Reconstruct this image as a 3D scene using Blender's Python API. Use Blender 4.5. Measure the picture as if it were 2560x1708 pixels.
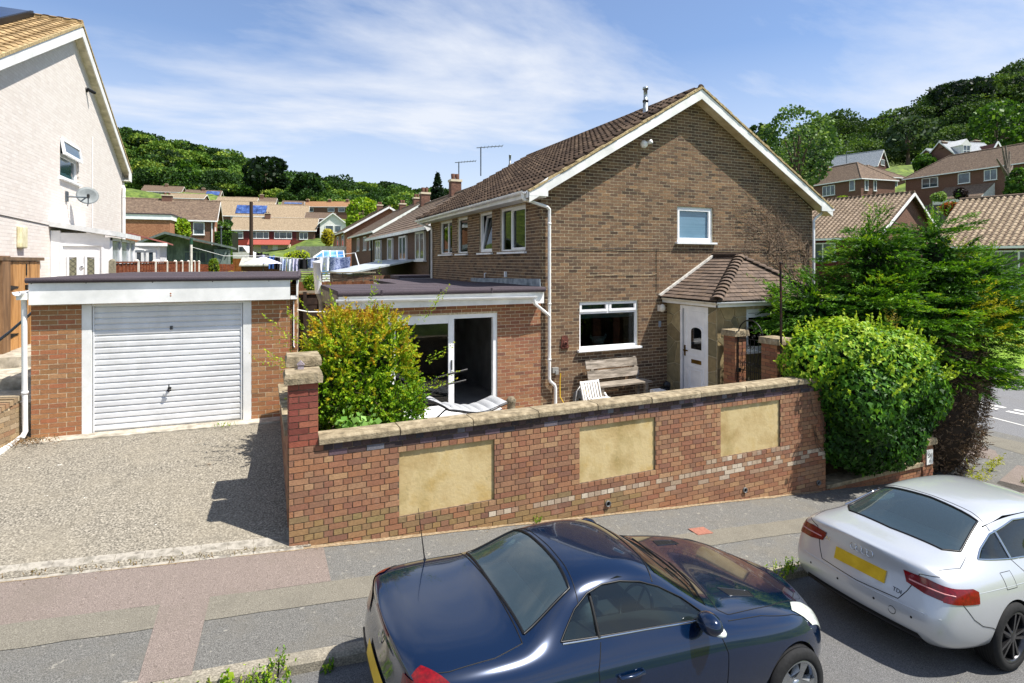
import bpy, bmesh, math, random
import numpy as np
from mathutils import Vector, Matrix
from mathutils.bvhtree import BVHTree
random.seed(7); RNG = np.random.default_rng(7)
for o in list(bpy.data.objects): bpy.data.objects.remove(o)
sc = bpy.context.scene; COL = sc.collection
PI = math.pi; R = math.radians
# ------------------------------------------------------------------ camera, sky, sun, exposure
CAM = Vector((-5.744, -11.311, 3.25))
cd = bpy.data.cameras.new('camera'); cam = bpy.data.objects.new('camera', cd); COL.objects.link(cam)
cam.location = CAM; cam.rotation_euler = (R(90), 0, R(-24)); cd.sensor_width = 36; cd.lens = 36*1410/2560
cd.shift_y = -200/2560; cd.clip_start = .05; cd.clip_end = 3000; sc.camera = cam
sun_from = Vector((1.32, -1, 2.75)).normalized()
sd = bpy.data.lights.new('sun', 'SUN'); sun = bpy.data.objects.new('sun', sd); COL.objects.link(sun)
sd.energy = 5.0; sd.angle = R(.53); sd.color = (1, .95, .87); sun.rotation_euler = (-sun_from).to_track_quat('-Z', 'Y').to_euler()
w = bpy.data.worlds.new('World'); sc.world = w; w.use_nodes = True
nt = w.node_tree; N = nt.nodes; LK = nt.links; N.clear()
def wn(t, **k):
    n = N.new(t)
    for a, b in k.items(): setattr(n, a, b)
    return n
sky = wn('ShaderNodeTexSky', sky_type='NISHITA', sun_disc=False, sun_elevation=math.asin(sun_from.z), sun_rotation=math.atan2(sun_from.x, sun_from.y), air_density=1.0, dust_density=.3, ozone_density=3.0, altitude=50)
tc = wn('ShaderNodeTexCoord'); sep = wn('ShaderNodeSeparateXYZ'); LK.new(tc.outputs['Generated'], sep.inputs[0])
# clouds lie on a flat layer overhead: direction divided by its height
zz = wn('ShaderNodeMath', operation='MAXIMUM'); zz.inputs[1].default_value = .0; LK.new(sep.outputs[2], zz.inputs[0])
za = wn('ShaderNodeMath', operation='ADD'); za.inputs[1].default_value = .16; LK.new(zz.outputs[0], za.inputs[0])
dv = wn('ShaderNodeVectorMath', operation='DIVIDE'); LK.new(tc.outputs['Generated'], dv.inputs[0])
cb = wn('ShaderNodeCombineXYZ')
for i in range(3): LK.new(za.outputs[0], cb.inputs[i])
LK.new(cb.outputs[0], dv.inputs[1])
mp = wn('ShaderNodeMapping'); mp.inputs['Location'].default_value = (3.55, 1.65, 0); mp.inputs['Rotation'].default_value = (0, 0, R(24)); mp.inputs['Scale'].default_value = (.5, 1.05, .0); LK.new(dv.outputs[0], mp.inputs[0])
n1 = wn('ShaderNodeTexNoise'); n1.inputs['Scale'].default_value = 1.15; n1.inputs['Detail'].default_value = 9; n1.inputs['Roughness'].default_value = .58; n1.inputs['Distortion'].default_value = .35; LK.new(mp.outputs[0], n1.inputs[0])
cr = wn('ShaderNodeValToRGB'); cr.color_ramp.elements[0].position = .40; cr.color_ramp.elements[1].position = .66; LK.new(n1.outputs[0], cr.inputs[0])
cr.color_ramp.elements[1].color = (.92, .92, .92, 1)
# thin veil towards the horizon
hz = wn('ShaderNodeMapRange'); hz.inputs[1].default_value = 0; hz.inputs[2].default_value = .34; hz.inputs[3].default_value = .9; hz.inputs[4].default_value = 0.12; LK.new(sep.outputs[2], hz.inputs[0])
mxf = wn('ShaderNodeMath', operation='MAXIMUM'); LK.new(cr.outputs[0], mxf.inputs[0]); LK.new(hz.outputs[0], mxf.inputs[1])
mx = wn('ShaderNodeMix', data_type='RGBA'); LK.new(mxf.outputs[0], mx.inputs[0]); tint = wn('ShaderNodeVectorMath', operation='MULTIPLY'); tint.inputs[1].default_value = (.92, 1.08, 1.26); LK.new(sky.outputs[0], tint.inputs[0]); LK.new(tint.outputs[0], mx.inputs[6]); mx.inputs[7].default_value = (6.3, 6.6, 7.2, 1)
bg = wn('ShaderNodeBackground'); bg.inputs[1].default_value = .085; LK.new(mx.outputs[2], bg.inputs[0])
wo = wn('ShaderNodeOutputWorld'); LK.new(bg.outputs[0], wo.inputs[0])
vs = sc.view_settings; vs.view_transform = 'Standard'; vs.look = 'None'; vs.exposure = .72; vs.gamma = 1; vs.use_curve_mapping = False
# ------------------------------------------------------------------ helpers
def lin(h):
    if not isinstance(h, str): return tuple(h)+((1,) if len(h) == 3 else ())
    h = h.lstrip('#'); c = [int(h[i:i+2], 16)/255 for i in (0, 2, 4)]
    return tuple((v/12.92 if v <= .04045 else ((v+.055)/1.055)**2.4) for v in c)+(1,)
def M(name, cols, rough=.75, attr=None, nscale=5, namt=.2, bump=0, bscale=60, metal=0, spec=.4, coat=0, nvec=(1, 1, 1), detail=5, alpha=1, stain=None, trans=0, emit=0):
    """procedural material: colour ramp driven by a per-piece random value (attr 'obj' or 'face') or by noise, plus grain, stains and relief"""
    m = bpy.data.materials.new(name); m.use_nodes = True; t = m.node_tree; n = t.nodes; l = t.links; b = n['Principled BSDF']
    cols = [lin(c) for c in (cols if isinstance(cols, list) else [cols])]
    geo = n.new('ShaderNodeNewGeometry'); mpn = n.new('ShaderNodeMapping'); mpn.inputs['Scale'].default_value = nvec; l.new(geo.outputs['Position'], mpn.inputs[0])
    nz = n.new('ShaderNodeTexNoise'); nz.inputs['Scale'].default_value = nscale; nz.inputs['Detail'].default_value = detail; nz.inputs['Roughness'].default_value = .6; l.new(mpn.outputs[0], nz.inputs[0])
    col = None
    if len(cols) > 1:
        rp = n.new('ShaderNodeValToRGB'); e = rp.color_ramp.elements
        while len(e) < len(cols): e.new(.5)
        for i, c in enumerate(cols):
            e[i].position = (i/(len(cols)-1)) if attr else .33+.34*i/(len(cols)-1); e[i].color = c
        if attr == 'obj': src = n.new('ShaderNodeObjectInfo').outputs['Random']
        elif attr == 'face':
            a = n.new('ShaderNodeAttribute'); a.attribute_name = 'rnd'; src = a.outputs['Fac']
        else: src = nz.outputs[0]
        l.new(src, rp.inputs[0]); col = rp.outputs[0]
    else:
        rg = n.new('ShaderNodeRGB'); rg.outputs[0].default_value = cols[0]; col = rg.outputs[0]
    if namt:
        mr = n.new('ShaderNodeMapRange'); mr.inputs[1].default_value = .25; mr.inputs[2].default_value = .75; mr.inputs[3].default_value = 1-namt; mr.inputs[4].default_value = 1+namt; l.new(nz.outputs[0], mr.inputs[0])
        hs = n.new('ShaderNodeVectorMath'); hs.operation = 'SCALE'; l.new(col, hs.inputs[0]); l.new(mr.outputs[0], hs.inputs['Scale']); col = hs.outputs[0]
    if stain:
        for (sc_, lo, hi, c, amt, sv) in stain:
            mp2 = n.new('ShaderNodeMapping'); mp2.inputs['Scale'].default_value = sv; mp2.inputs['Location'].default_value = (sc_*3.1, 1.3*sc_, 7); l.new(geo.outputs['Position'], mp2.inputs[0])
            s = n.new('ShaderNodeTexNoise'); s.inputs['Scale'].default_value = sc_; s.inputs['Detail'].default_value = 6; s.inputs['Roughness'].default_value = .65; l.new(mp2.outputs[0], s.inputs[0])
            q = n.new('ShaderNodeMapRange'); q.inputs[1].default_value = lo; q.inputs[2].default_value = hi; q.inputs[3].default_value = 0; q.inputs[4].default_value = amt; l.new(s.outputs[0], q.inputs[0])
            mm = n.new('ShaderNodeMix'); mm.data_type = 'RGBA'; l.new(q.outputs[0], mm.inputs[0]); l.new(col, mm.inputs[6]); mm.inputs[7].default_value = lin(c); col = mm.outputs[2]
    l.new(col, b.inputs['Base Color'])
    b.inputs['Roughness'].default_value = rough; b.inputs['Metallic'].default_value = metal; b.inputs['Specular IOR Level'].default_value = spec
    b.inputs['Coat Weight'].default_value = coat; b.inputs['Coat Roughness'].default_value = .03; b.inputs['Alpha'].default_value = alpha
    if trans: b.inputs['Transmission Weight'].default_value = trans
    if bump:
        n2 = n.new('ShaderNodeTexNoise'); n2.inputs['Scale'].default_value = bscale; n2.inputs['Detail'].default_value = 4; l.new(mpn.outputs[0], n2.inputs[0])
        bp = n.new('ShaderNodeBump'); bp.inputs['Strength'].default_value = bump; bp.inputs['Distance'].default_value = .01; l.new(n2.outputs[0], bp.inputs['Height']); l.new(bp.outputs[0], b.inputs['Normal'])
    return m
def leafmat(name, cols, trans=.35, rough=.55, attr='face', nscale=1.5, namt=.25, gloss=.25):
    m = M(name, cols, rough=rough, attr=attr, nscale=nscale, namt=namt, spec=gloss); t = m.node_tree; n = t.nodes; l = t.links; b = n['Principled BSDF']
    tr = n.new('ShaderNodeBsdfTranslucent'); c = b.inputs['Base Color'].links[0].from_socket
    g = n.new('ShaderNodeVectorMath'); g.operation = 'MULTIPLY'; g.inputs[1].default_value = (1.25, 1.2, .55); l.new(c, g.inputs[0]); l.new(g.outputs[0], tr.inputs[0])
    mi = n.new('ShaderNodeMixShader'); mi.inputs[0].default_value = trans; l.new(b.outputs[0], mi.inputs[1]); l.new(tr.outputs[0], mi.inputs[2]); l.new(mi.outputs[0], n['Material Output'].inputs[0])
    return m
def glassmat(name, tint, rough=.02, ior=1.5, refl=1.0, film=0, film_sheen_col='#7f9a9e'):
    """thin pane: clear tinted straight-through plus Fresnel reflection"""
    m = bpy.data.materials.new(name); m.use_nodes = True; t = m.node_tree; n = t.nodes; l = t.links; n.remove(n['Principled BSDF'])
    tr = n.new('ShaderNodeBsdfTransparent'); tr.inputs[0].default_value = lin(tint); gl = n.new('ShaderNodeBsdfGlossy'); gl.inputs['Roughness'].default_value = rough
    gl.inputs[0].default_value = (refl, refl, refl, 1)
    fr = n.new('ShaderNodeFresnel'); fr.inputs[0].default_value = ior; mi = n.new('ShaderNodeMixShader')
    l.new(fr.outputs[0], mi.inputs[0]); l.new(tr.outputs[0], mi.inputs[1]); l.new(gl.outputs[0], mi.inputs[2]); df = n.new('ShaderNodeBsdfDiffuse'); df.inputs[0].default_value = lin(film_sheen_col); m2 = n.new('ShaderNodeMixShader'); m2.inputs[0].default_value = film
    l.new(mi.outputs[0], m2.inputs[1]); l.new(df.outputs[0], m2.inputs[2]); l.new(m2.outputs[0], n['Material Output'].inputs[0])
    return m
WM = {}
def link(o, parent=None, W=None, label=None, cat=None, group=None, kind=None):
    COL.objects.link(o); W = W or Matrix.Identity(4)
    if parent is not None:
        o.parent = parent; o.matrix_parent_inverse = WM[parent.name].inverted()
    o.matrix_basis = W; WM[o.name] = W.copy()
    if label: o['label'] = label
    if cat: o['category'] = cat
    if group: o['group'] = group
    if kind: o['kind'] = kind
    return o
def thing(name, label, cat, loc=(0, 0, 0), group=None, rotz=0, W=None):
    return link(bpy.data.objects.new(name, None), None, W or (Matrix.Translation(loc) @ Matrix.Rotation(rotz, 4, 'Z')), label, cat, group)
def npmesh(name, V, F, rnd=None, mat=None, smooth=False, mats=None, midx=None):
    """fast mesh from numpy: F is an (n,k) index array or a list of index tuples"""
    me = bpy.data.meshes.new(name); V = np.asarray(V, dtype=np.float32).reshape(-1, 3)
    if isinstance(F, np.ndarray):
        k = F.shape[1]; nf = F.shape[0]; loops = F.ravel().astype(np.int32); starts = np.arange(nf, dtype=np.int32)*k
        me.vertices.add(len(V)); me.vertices.foreach_set('co', V.ravel()); me.loops.add(len(loops)); me.loops.foreach_set('vertex_index', loops)
        me.polygons.add(nf); me.polygons.foreach_set('loop_start', starts)
        me.polygons.foreach_set('loop_total', np.full(nf, k, dtype=np.int32))
    else:
        me.from_pydata([tuple(v) for v in V], [], [tuple(f) for f in F]); nf = len(me.polygons)
    me.update(calc_edges=True)
    if rnd is not None:
        a = me.attributes.new('rnd', 'FLOAT', 'FACE'); a.data.foreach_set('value', np.asarray(rnd, dtype=np.float32))
    me.polygons.foreach_set('use_smooth', np.full(nf, bool(smooth)))
    for m in (mats or ([mat] if mat else [])): me.materials.append(m)
    if midx is not None: me.polygons.foreach_set('material_index', np.asarray(midx, dtype=np.int32))
    return me
class MB:
    """collects shapes in world coordinates; build() links them as ONE mesh object whose origin sits at its base"""
    def __init__(s): s.v = []; s.f = []; s.sm = []; s.mi = []; s.m = 0
    def add(s, vs, fs, smooth=False, T=None):
        k = len(s.v); s.v += [tuple(T @ Vector(v)) for v in vs] if T is not None else [tuple(v) for v in vs]
        s.f += [tuple(i+k for i in f) for f in fs]; s.sm += [smooth]*len(fs); s.mi += [s.m]*len(fs); return s
    def box(s, x0, x1, y0, y1, z0, z1, T=None):
        return s.add([(x0, y0, z0), (x1, y0, z0), (x1, y1, z0), (x0, y1, z0), (x0, y0, z1), (x1, y0, z1), (x1, y1, z1), (x0, y1, z1)],
              [(0, 3, 2, 1), (4, 5, 6, 7), (0, 1, 5, 4), (1, 2, 6, 5), (2, 3, 7, 6), (3, 0, 4, 7)], T=T)
    def beam(s, a, b, wd, h, up=(0, 0, 1)):
        """rectangular bar from a to b"""
        a = Vector(a); b = Vector(b); d = b-a; L = d.length; d.normalize(); u = Vector(up); sd_ = d.cross(u).normalized(); u = sd_.cross(d)
        T = Matrix.Translation(a) @ Matrix((sd_, d, u)).transposed().to_4x4()
        return s.box(-wd/2, wd/2, 0, L, -h/2, h/2, T=T)
    def tube(s, pts, r, n=10, cap=True, r2=None):
        pts = [Vector(p) for p in pts]; k = len(pts); vs = []; fs = []; pu = None
        for i, p in enumerate(pts):
            d = (pts[min(i+1, k-1)]-pts[max(i-1, 0)]).normalized()
            if pu is None: pu = d.orthogonal().normalized()
            pu = (pu-d*pu.dot(d)).normalized(); q = d.cross(pu); rr = r if r2 is None else r+(r2-r)*i/(k-1)
            vs += [p+(pu*math.cos(2*PI*j/n)+q*math.sin(2*PI*j/n))*rr for j in range(n)]
        for i in range(k-1):
            fs += [(i*n+j, i*n+(j+1) % n, (i+1)*n+(j+1) % n, (i+1)*n+j) for j in range(n)]
        s.add(vs, fs, True)
        if cap: s.add(vs[:n][::-1], [tuple(range(n))]); s.add(vs[-n:], [tuple(range(n))])
        return s
    def lathe(s, prof, T=None, n=24, a0=0, a1=2*PI):
        """profile [(r,z)] turned about z"""
        full = abs(a1-a0-2*PI) < 1e-6; m = n if full else n+1; vs = []
        for i in range(m):
            a = a0+(a1-a0)*i/n; vs += [(r*math.cos(a), r*math.sin(a), z) for r, z in prof]
        k = len(prof); fs = []
        for i in range(n):
            j = (i+1) % m
            fs += [(i*k+q, j*k+q, j*k+q+1, i*k+q+1) for q in range(k-1)]
        return s.add(vs, fs, True, T)
    def prism(s, poly, axis, a, b, T=None):
        """2D polygon extruded along axis ('x': (y,z), 'y': (x,z), 'z': (x,y)) from a to b"""
        f = {'x': lambda p, t: (t, p[0], p[1]), 'y': lambda p, t: (p[0], t, p[1]), 'z': lambda p, t: (p[0], p[1], t)}[axis]
        n = len(poly); vs = [f(p, a) for p in poly]+[f(p, b) for p in poly]
        return s.add(vs, [tuple(range(n))[::-1], tuple(range(n, 2*n))]+[(i, (i+1) % n, n+(i+1) % n, n+i) for i in range(n)], T=T)
    def sphere(s, c, rx, ry=None, rz=None, n=14):
        ry = ry or rx; rz = rz or rx; vs = []; fs = []; m = n//2
        for i in range(m+1):
            t = PI*i/m; vs += [(c[0]+rx*math.sin(t)*math.cos(2*PI*j/n), c[1]+ry*math.sin(t)*math.sin(2*PI*j/n), c[2]+rz*math.cos(t)) for j in range(n)]
        for i in range(m): fs += [(i*n+j, (i+1)*n+j, (i+1)*n+(j+1) % n, i*n+(j+1) % n) for j in range(n)]
        return s.add(vs, fs, True)
    def grid(s, fn, nu, nv, smooth=True):
        vs = [fn(i/nu, j/nv) for j in range(nv+1) for i in range(nu+1)]
        return s.add(vs, [(j*(nu+1)+i, j*(nu+1)+i+1, (j+1)*(nu+1)+i+1, (j+1)*(nu+1)+i) for j in range(nv) for i in range(nu)], smooth)
    def build(s, name, mat, parent=None, T=None, bevel=0, rnd=False, **k):
        V = np.array(s.v)
        if T is not None: V = np.array([tuple(T @ Vector(v)) for v in s.v])
        c = np.array([(V[:, 0].min()+V[:, 0].max())/2, (V[:, 1].min()+V[:, 1].max())/2, V[:, 2].min()])
        mats = mat if isinstance(mat, list) else [mat]
        me = npmesh(name, V-c, s.f, mats=mats, midx=s.mi); me.polygons.foreach_set('use_smooth', np.array(s.sm, dtype=bool))
        bm = bmesh.new(); bm.from_mesh(me); bmesh.ops.recalc_face_normals(bm, faces=bm.faces)
        bm.to_mesh(me); bm.free()
        if rnd:
            a = me.attributes.new('rnd', 'FLOAT', 'FACE'); a.data.foreach_set('value', RNG.random(len(me.polygons)).astype(np.float32))
        o = link(bpy.data.objects.new(name, me), parent, Matrix.Translation(c), **k)
        if bevel:
            md = o.modifiers.new('bevel', 'BEVEL'); md.width = bevel; md.segments = 2; md.limit_method = 'ANGLE'
        return o
def copy_tree(root, T, label=None, group=None):
    """copy a thing and its parts; T moves the copy in world space"""
    new = {}
    def rec(o, p):
        c = o.copy(); COL.objects.link(c); new[o] = c
        if p is None: c.matrix_basis = T @ WM[o.name]; WM[c.name] = c.matrix_basis.copy()
        else: c.parent = p; c.matrix_parent_inverse = o.matrix_parent_inverse.copy(); WM[c.name] = T @ WM[o.name]
        for ch in o.children: rec(ch, c)
        return c
    r = rec(root, None)
    if label: r['label'] = label
    if group: r['group'] = group
    return r
UNIT = None
def unit_brick():
    global UNIT
    if UNIT is None: UNIT = {}
    return UNIT
def sub_intervals(a, b, cuts):
    seg = [(a, b)]
    for c0, c1 in cuts:
        out = []
        for p, q in seg:
            if c1 <= p or c0 >= q: out.append((p, q)); continue
            if c0 > p: out.append((p, c0))
            if c1 < q: out.append((c1, q))
        seg = out
    return seg
def brick_rects(u0, u1, z0, z1, bond='s', opens=(), rng=None, ch=.075, bl=.225, j=.011, ph=0, bondfn=None):
    """brick faces (ua,ub,za,zb,course) over a wall with openings, cut at the ends"""
    out = []; k = 0; z = z0
    while z < z1-.02:
        zt = min(z+ch-j, z1); zm = (z+zt)/2; a, b = (rng(zm) if rng else (u0, u1))
        bd = bondfn(k, zm) if bondfn else (bond if bond != 'e' else ('h' if k % 2 else 'f'))
        ln = bl if bd in ('s', 'f') else bl/2; off = ph+((k % 2)*bl/2 if bd == 's' else (0 if bd == 'f' else bl/4))
        for p, q in sub_intervals(a, b, [(o[0], o[1]) for o in opens if o[2] < zm < o[3]]):
            if q-p < .02: continue
            x = u0+off+math.floor((p-u0-off)/ln)*ln
            while x < q-.015:
                xa = max(x, p); xb = min(x+ln-j, q)
                if xb-xa > .02: out.append((xa, xb, z, zt, k))
                x += ln
        z += ch; k += 1
    return out
def place_bricks(parent, rects, org, ang, mo, ms, proud=.003, nobj=300, dep=.03, jit=.0012, tint=None, name='brick'):
    """the nearest bricks as objects of their own, the others as one part of the wall"""
    ca, sa = math.cos(ang), math.sin(ang); ox, oy, oz = org
    A = []
    for r in rects:
        um = (r[0]+r[1])/2; zm = (r[2]+r[3])/2
        A.append(((ox+um*ca-CAM.x)**2+(oy+um*sa-CAM.y)**2+(oz+zm-CAM.z)**2, r))
    A.sort(key=lambda t: t[0])
    if name not in unit_brick():
        b = MB().box(-.5, .5, -.5, .5, -.5, .5)
        UNIT[name] = {}
    cache = UNIT[name]
    if mo.name not in cache:
        me = npmesh(name, np.array(MB().box(-.5, .5, -.5, .5, -.5, .5).v), [(0, 3, 2, 1), (4, 5, 6, 7), (0, 1, 5, 4), (1, 2, 6, 5), (2, 3, 7, 6), (3, 0, 4, 7)], mat=mo); cache[mo.name] = me
    me = cache[mo.name]; Rz = Matrix.Rotation(ang, 4, 'Z')
    for d, r in A[:nobj]:
        um = (r[0]+r[1])/2; zm = (r[2]+r[3])/2; w_ = dep/2-proud-random.uniform(-jit, jit)
        W = Matrix.Translation((ox+um*ca-w_*sa, oy+um*sa+w_*ca, oz+zm)) @ Rz @ Matrix.Diagonal((r[1]-r[0], dep, r[3]-r[2], 1))
        link(bpy.data.objects.new(name, me), parent, W)
    rest = [r for d, r in A[nobj:]]
    if rest:
        q = np.array([r[:4] for r in rest]); n = len(q); V = np.zeros((n, 8, 3)); pr = -proud+RNG.uniform(-jit, jit, n)
        for i, (u, y, z) in enumerate([(0, 0, 2), (1, 0, 2), (1, 1, 2), (0, 1, 2), (0, 0, 3), (1, 0, 3), (1, 1, 3), (0, 1, 3)]):
            uu = q[:, u]; yy = pr if y == 0 else np.full(n, .02)
            V[:, i, 0] = ox+uu*ca-yy*sa; V[:, i, 1] = oy+uu*sa+yy*ca; V[:, i, 2] = oz+q[:, z]
        base = np.arange(n)[:, None, None]*8; F = (base+np.array([(4, 5, 6, 7), (0, 1, 5, 4), (1, 2, 6, 5), (3, 0, 4, 7), (0, 3, 2, 1)])[None]).reshape(-1, 4)
        me2 = npmesh(name+'_field', V.reshape(-1, 3), F, rnd=np.repeat(RNG.random(n), 5), mat=ms)
        link(bpy.data.objects.new(name+'_field', me2), parent, kind='stuff')
def wall_mesh(mb, u0, u1, z0, z1, opens, org, ang, depth=.1, rng_poly=None, recess=0):
    """flat wall sheet with rectangular openings and their reveals; rng_poly adds a gable polygon on top"""
    us = sorted({u0, u1, *[v for o in opens for v in o[:2]]}); zs = sorted({z0, z1, *[v for o in opens for v in o[2:4]]})
    T = Matrix.Translation(org) @ Matrix.Rotation(ang, 4, 'Z')
    for a, b in zip(us[:-1], us[1:]):
        for c, d in zip(zs[:-1], zs[1:]):
            if any(o[0] <= (a+b)/2 <= o[1] and o[2] <= (c+d)/2 <= o[3] for o in opens): continue
            mb.add([(a, 0, c), (b, 0, c), (b, 0, d), (a, 0, d)], [(0, 1, 2, 3)], T=T)
    for o in opens:
        a, b, c, d = o[:4]; e = depth
        mb.add([(a, 0, c), (b, 0, c), (b, 0, d), (a, 0, d), (a, e, c), (b, e, c), (b, e, d), (a, e, d)], [(0, 1, 5, 4), (1, 2, 6, 5), (2, 3, 7, 6), (3, 0, 4, 7)], T=T)
    if rng_poly: mb.add([(p[0], 0, p[1]) for p in rng_poly], [tuple(range(len(rng_poly)))], T=T)
    return mb
def tile_mesh(name, tw, tl, prof, th, mat):
    """one roof tile: local x across, y up the slope, z out; lip at the lower edge"""
    n = len(prof); vs = [(u, 0, h+th) for u, h in prof]+[(u, tl, h) for u, h in prof]+[(u, 0, h-.004) for u, h in prof]
    fs = [(i, i+1, n+i+1, n+i) for i in range(n-1)]+[(2*n+i, 2*n+i+1, i+1, i) for i in range(n-1)]+[(n, 2*n, 0), (2*n-1, n-1, 3*n-1)]
    return np.array(vs), fs
def tiles(parent, org, u, v, W, S, tw, gauge, prof, th, mo, ms, nobj=300, clip=None, brk=False, name='roof_tile', jit=.0):
    """rows of roof tiles on the plane org + a*u + b*v (u along the eaves, v up the slope)"""
    u = Vector(u).normalized(); v = Vector(v).normalized(); nrm = u.cross(v); org = Vector(org)
    V0, F0 = tile_mesh(name, tw, gauge*1.18, prof, th, mo); me = npmesh(name, V0, F0, mat=mo); B = Matrix((u, v, nrm)).transposed().to_4x4()
    P = []
    rows = int(S/gauge+.5); cols = int(W/tw+.999)
    for r in range(rows):
        for c in range(-1 if brk and r % 2 else 0, cols):
            a = c*tw+(tw/2 if brk and r % 2 else 0); b = r*gauge
            if a < -tw*.6 or a+tw*.4 > W: continue
            if clip and not clip(a+tw/2, b+gauge/2): continue
            p = org+u*a+v*b; P.append(((p-CAM).length_squared, p, random.random()))
    P.sort(key=lambda t: t[0])
    for d, p, q in P[:nobj]:
        W_ = Matrix.Translation(p+nrm*random.uniform(0, jit)) @ B
        link(bpy.data.objects.new(name, me), parent, W_ @ Matrix.Rotation(random.uniform(-jit, jit)*2, 4, 'Z'))
    rest = P[nobj:]
    if rest:
        Bn = np.array(B.to_3x3()); loc = V0 @ Bn.T; pp = np.array([tuple(p) for d, p, q in rest]); VV = (pp[:, None, :]+loc[None]).reshape(-1, 3); k = len(V0)
        F4 = np.array([f for f in F0 if len(f) == 4]); FF = (np.arange(len(rest))[:, None, None]*k+F4[None]).reshape(-1, 4)
        me2 = npmesh(name+'_field', VV, FF, rnd=np.repeat(RNG.random(len(rest)), len(F4)), mat=ms)
        link(bpy.data.objects.new(name+'_field', me2), parent, kind='stuff')
def leaf_cloud(P, Nn, size, asp=.55, spread=.6, rnd=None, droop=0, var=.35, cup=0):
    """one rhombus leaf per point: P (n,3), Nn outward directions (n,3) or None"""
    n = len(P); size = np.asarray(size)*(1+RNG.uniform(-var, var, n))
    d = RNG.normal(size=(n, 3)); d /= np.linalg.norm(d, axis=1)[:, None]
    if Nn is not None: d = Nn*(1-spread)+d*spread; d[:, 2] -= droop; d /= np.linalg.norm(d, axis=1)[:, None]+1e-9
    r = RNG.normal(size=(n, 3)); s = np.cross(d, r); s /= np.linalg.norm(s, axis=1)[:, None]+1e-9
    L = d*size[:, None]; S = s*(size*asp)[:, None]; up = np.cross(s, d)*(size*cup)[:, None]
    V = np.stack([P-L*.5, P-S*.5+L*.05+up, P+L*.5, P+S*.5+L*.05+up], 1).reshape(-1, 3)
    F = np.arange(n*4).reshape(-1, 4)
    return V, F, (RNG.random(n) if rnd is None else rnd)
def leaves(name, parts, mat, parent=None, **k):
    V = np.concatenate([p[0] for p in parts]); off = 0; Fs = []; 
    for p in parts: Fs.append(p[1]+off); off += len(p[0])
    c = np.array([V[:, 0].mean(), V[:, 1].mean(), V[:, 2].min()])
    me = npmesh(name, V-c, np.concatenate(Fs), rnd=np.clip(np.concatenate([p[2] for p in parts]), 0, 1), mat=mat)
    return link(bpy.data.objects.new(name, me), parent, Matrix.Translation(c), **k)
def ball(n, c, r, shell=.55, squash=None):
    """points in the outer shell of an ellipsoid, with outward directions"""
    d = RNG.normal(size=(n, 3)); d /= np.linalg.norm(d, axis=1)[:, None]
    t = shell+(1-shell)*RNG.random(n)**.6; r = np.asarray(r if np.ndim(r) else (r, r, r))
    return np.asarray(c)+d*r*t[:, None], d
def depth_pt(x, y, d):
    """a point d metres in front of the camera's place"""
    a = R(24); ca, sa = math.cos(a), math.sin(a); u = (x-1280)/1410; return Vector((CAM.x+d*(u*ca+sa), CAM.y+d*(-u*sa+ca), CAM.z-d*(y-654)/1410))
WHITE = M('white_plastic', ['#e9eaec', '#f4f4f4'], .35, nscale=3, namt=.06, spec=.5)
WHITE_WOOD = M('white_paint_board', ['#dcdcd8', '#f0efec'], .5, nscale=2, namt=.08, stain=[(9, .62, .8, '#a9a59b', .35, (1, 1, .2))])
BLACK = M('black_plastic', '#0b0b0c', .4, namt=.1)
IRON = M('black_iron', '#0a0a0b', .45, namt=.2, nscale=30)
DARKGLASS = M('dark_window_glass', '#0d1216', .04, namt=.1, spec=.9)
PANE = glassmat('window_pane', '#b9c4c4')
CONC = M('concrete', ['#8d8678', '#a8a092', '#bcb4a4'], .9, nscale=6, namt=.2, bump=.4, bscale=90, stain=[(3, .5, .7, '#6d6657', .5, (1, 1, 1))])
ROOM = M('dark_room', '#1a1816', .9, namt=.2)
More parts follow.
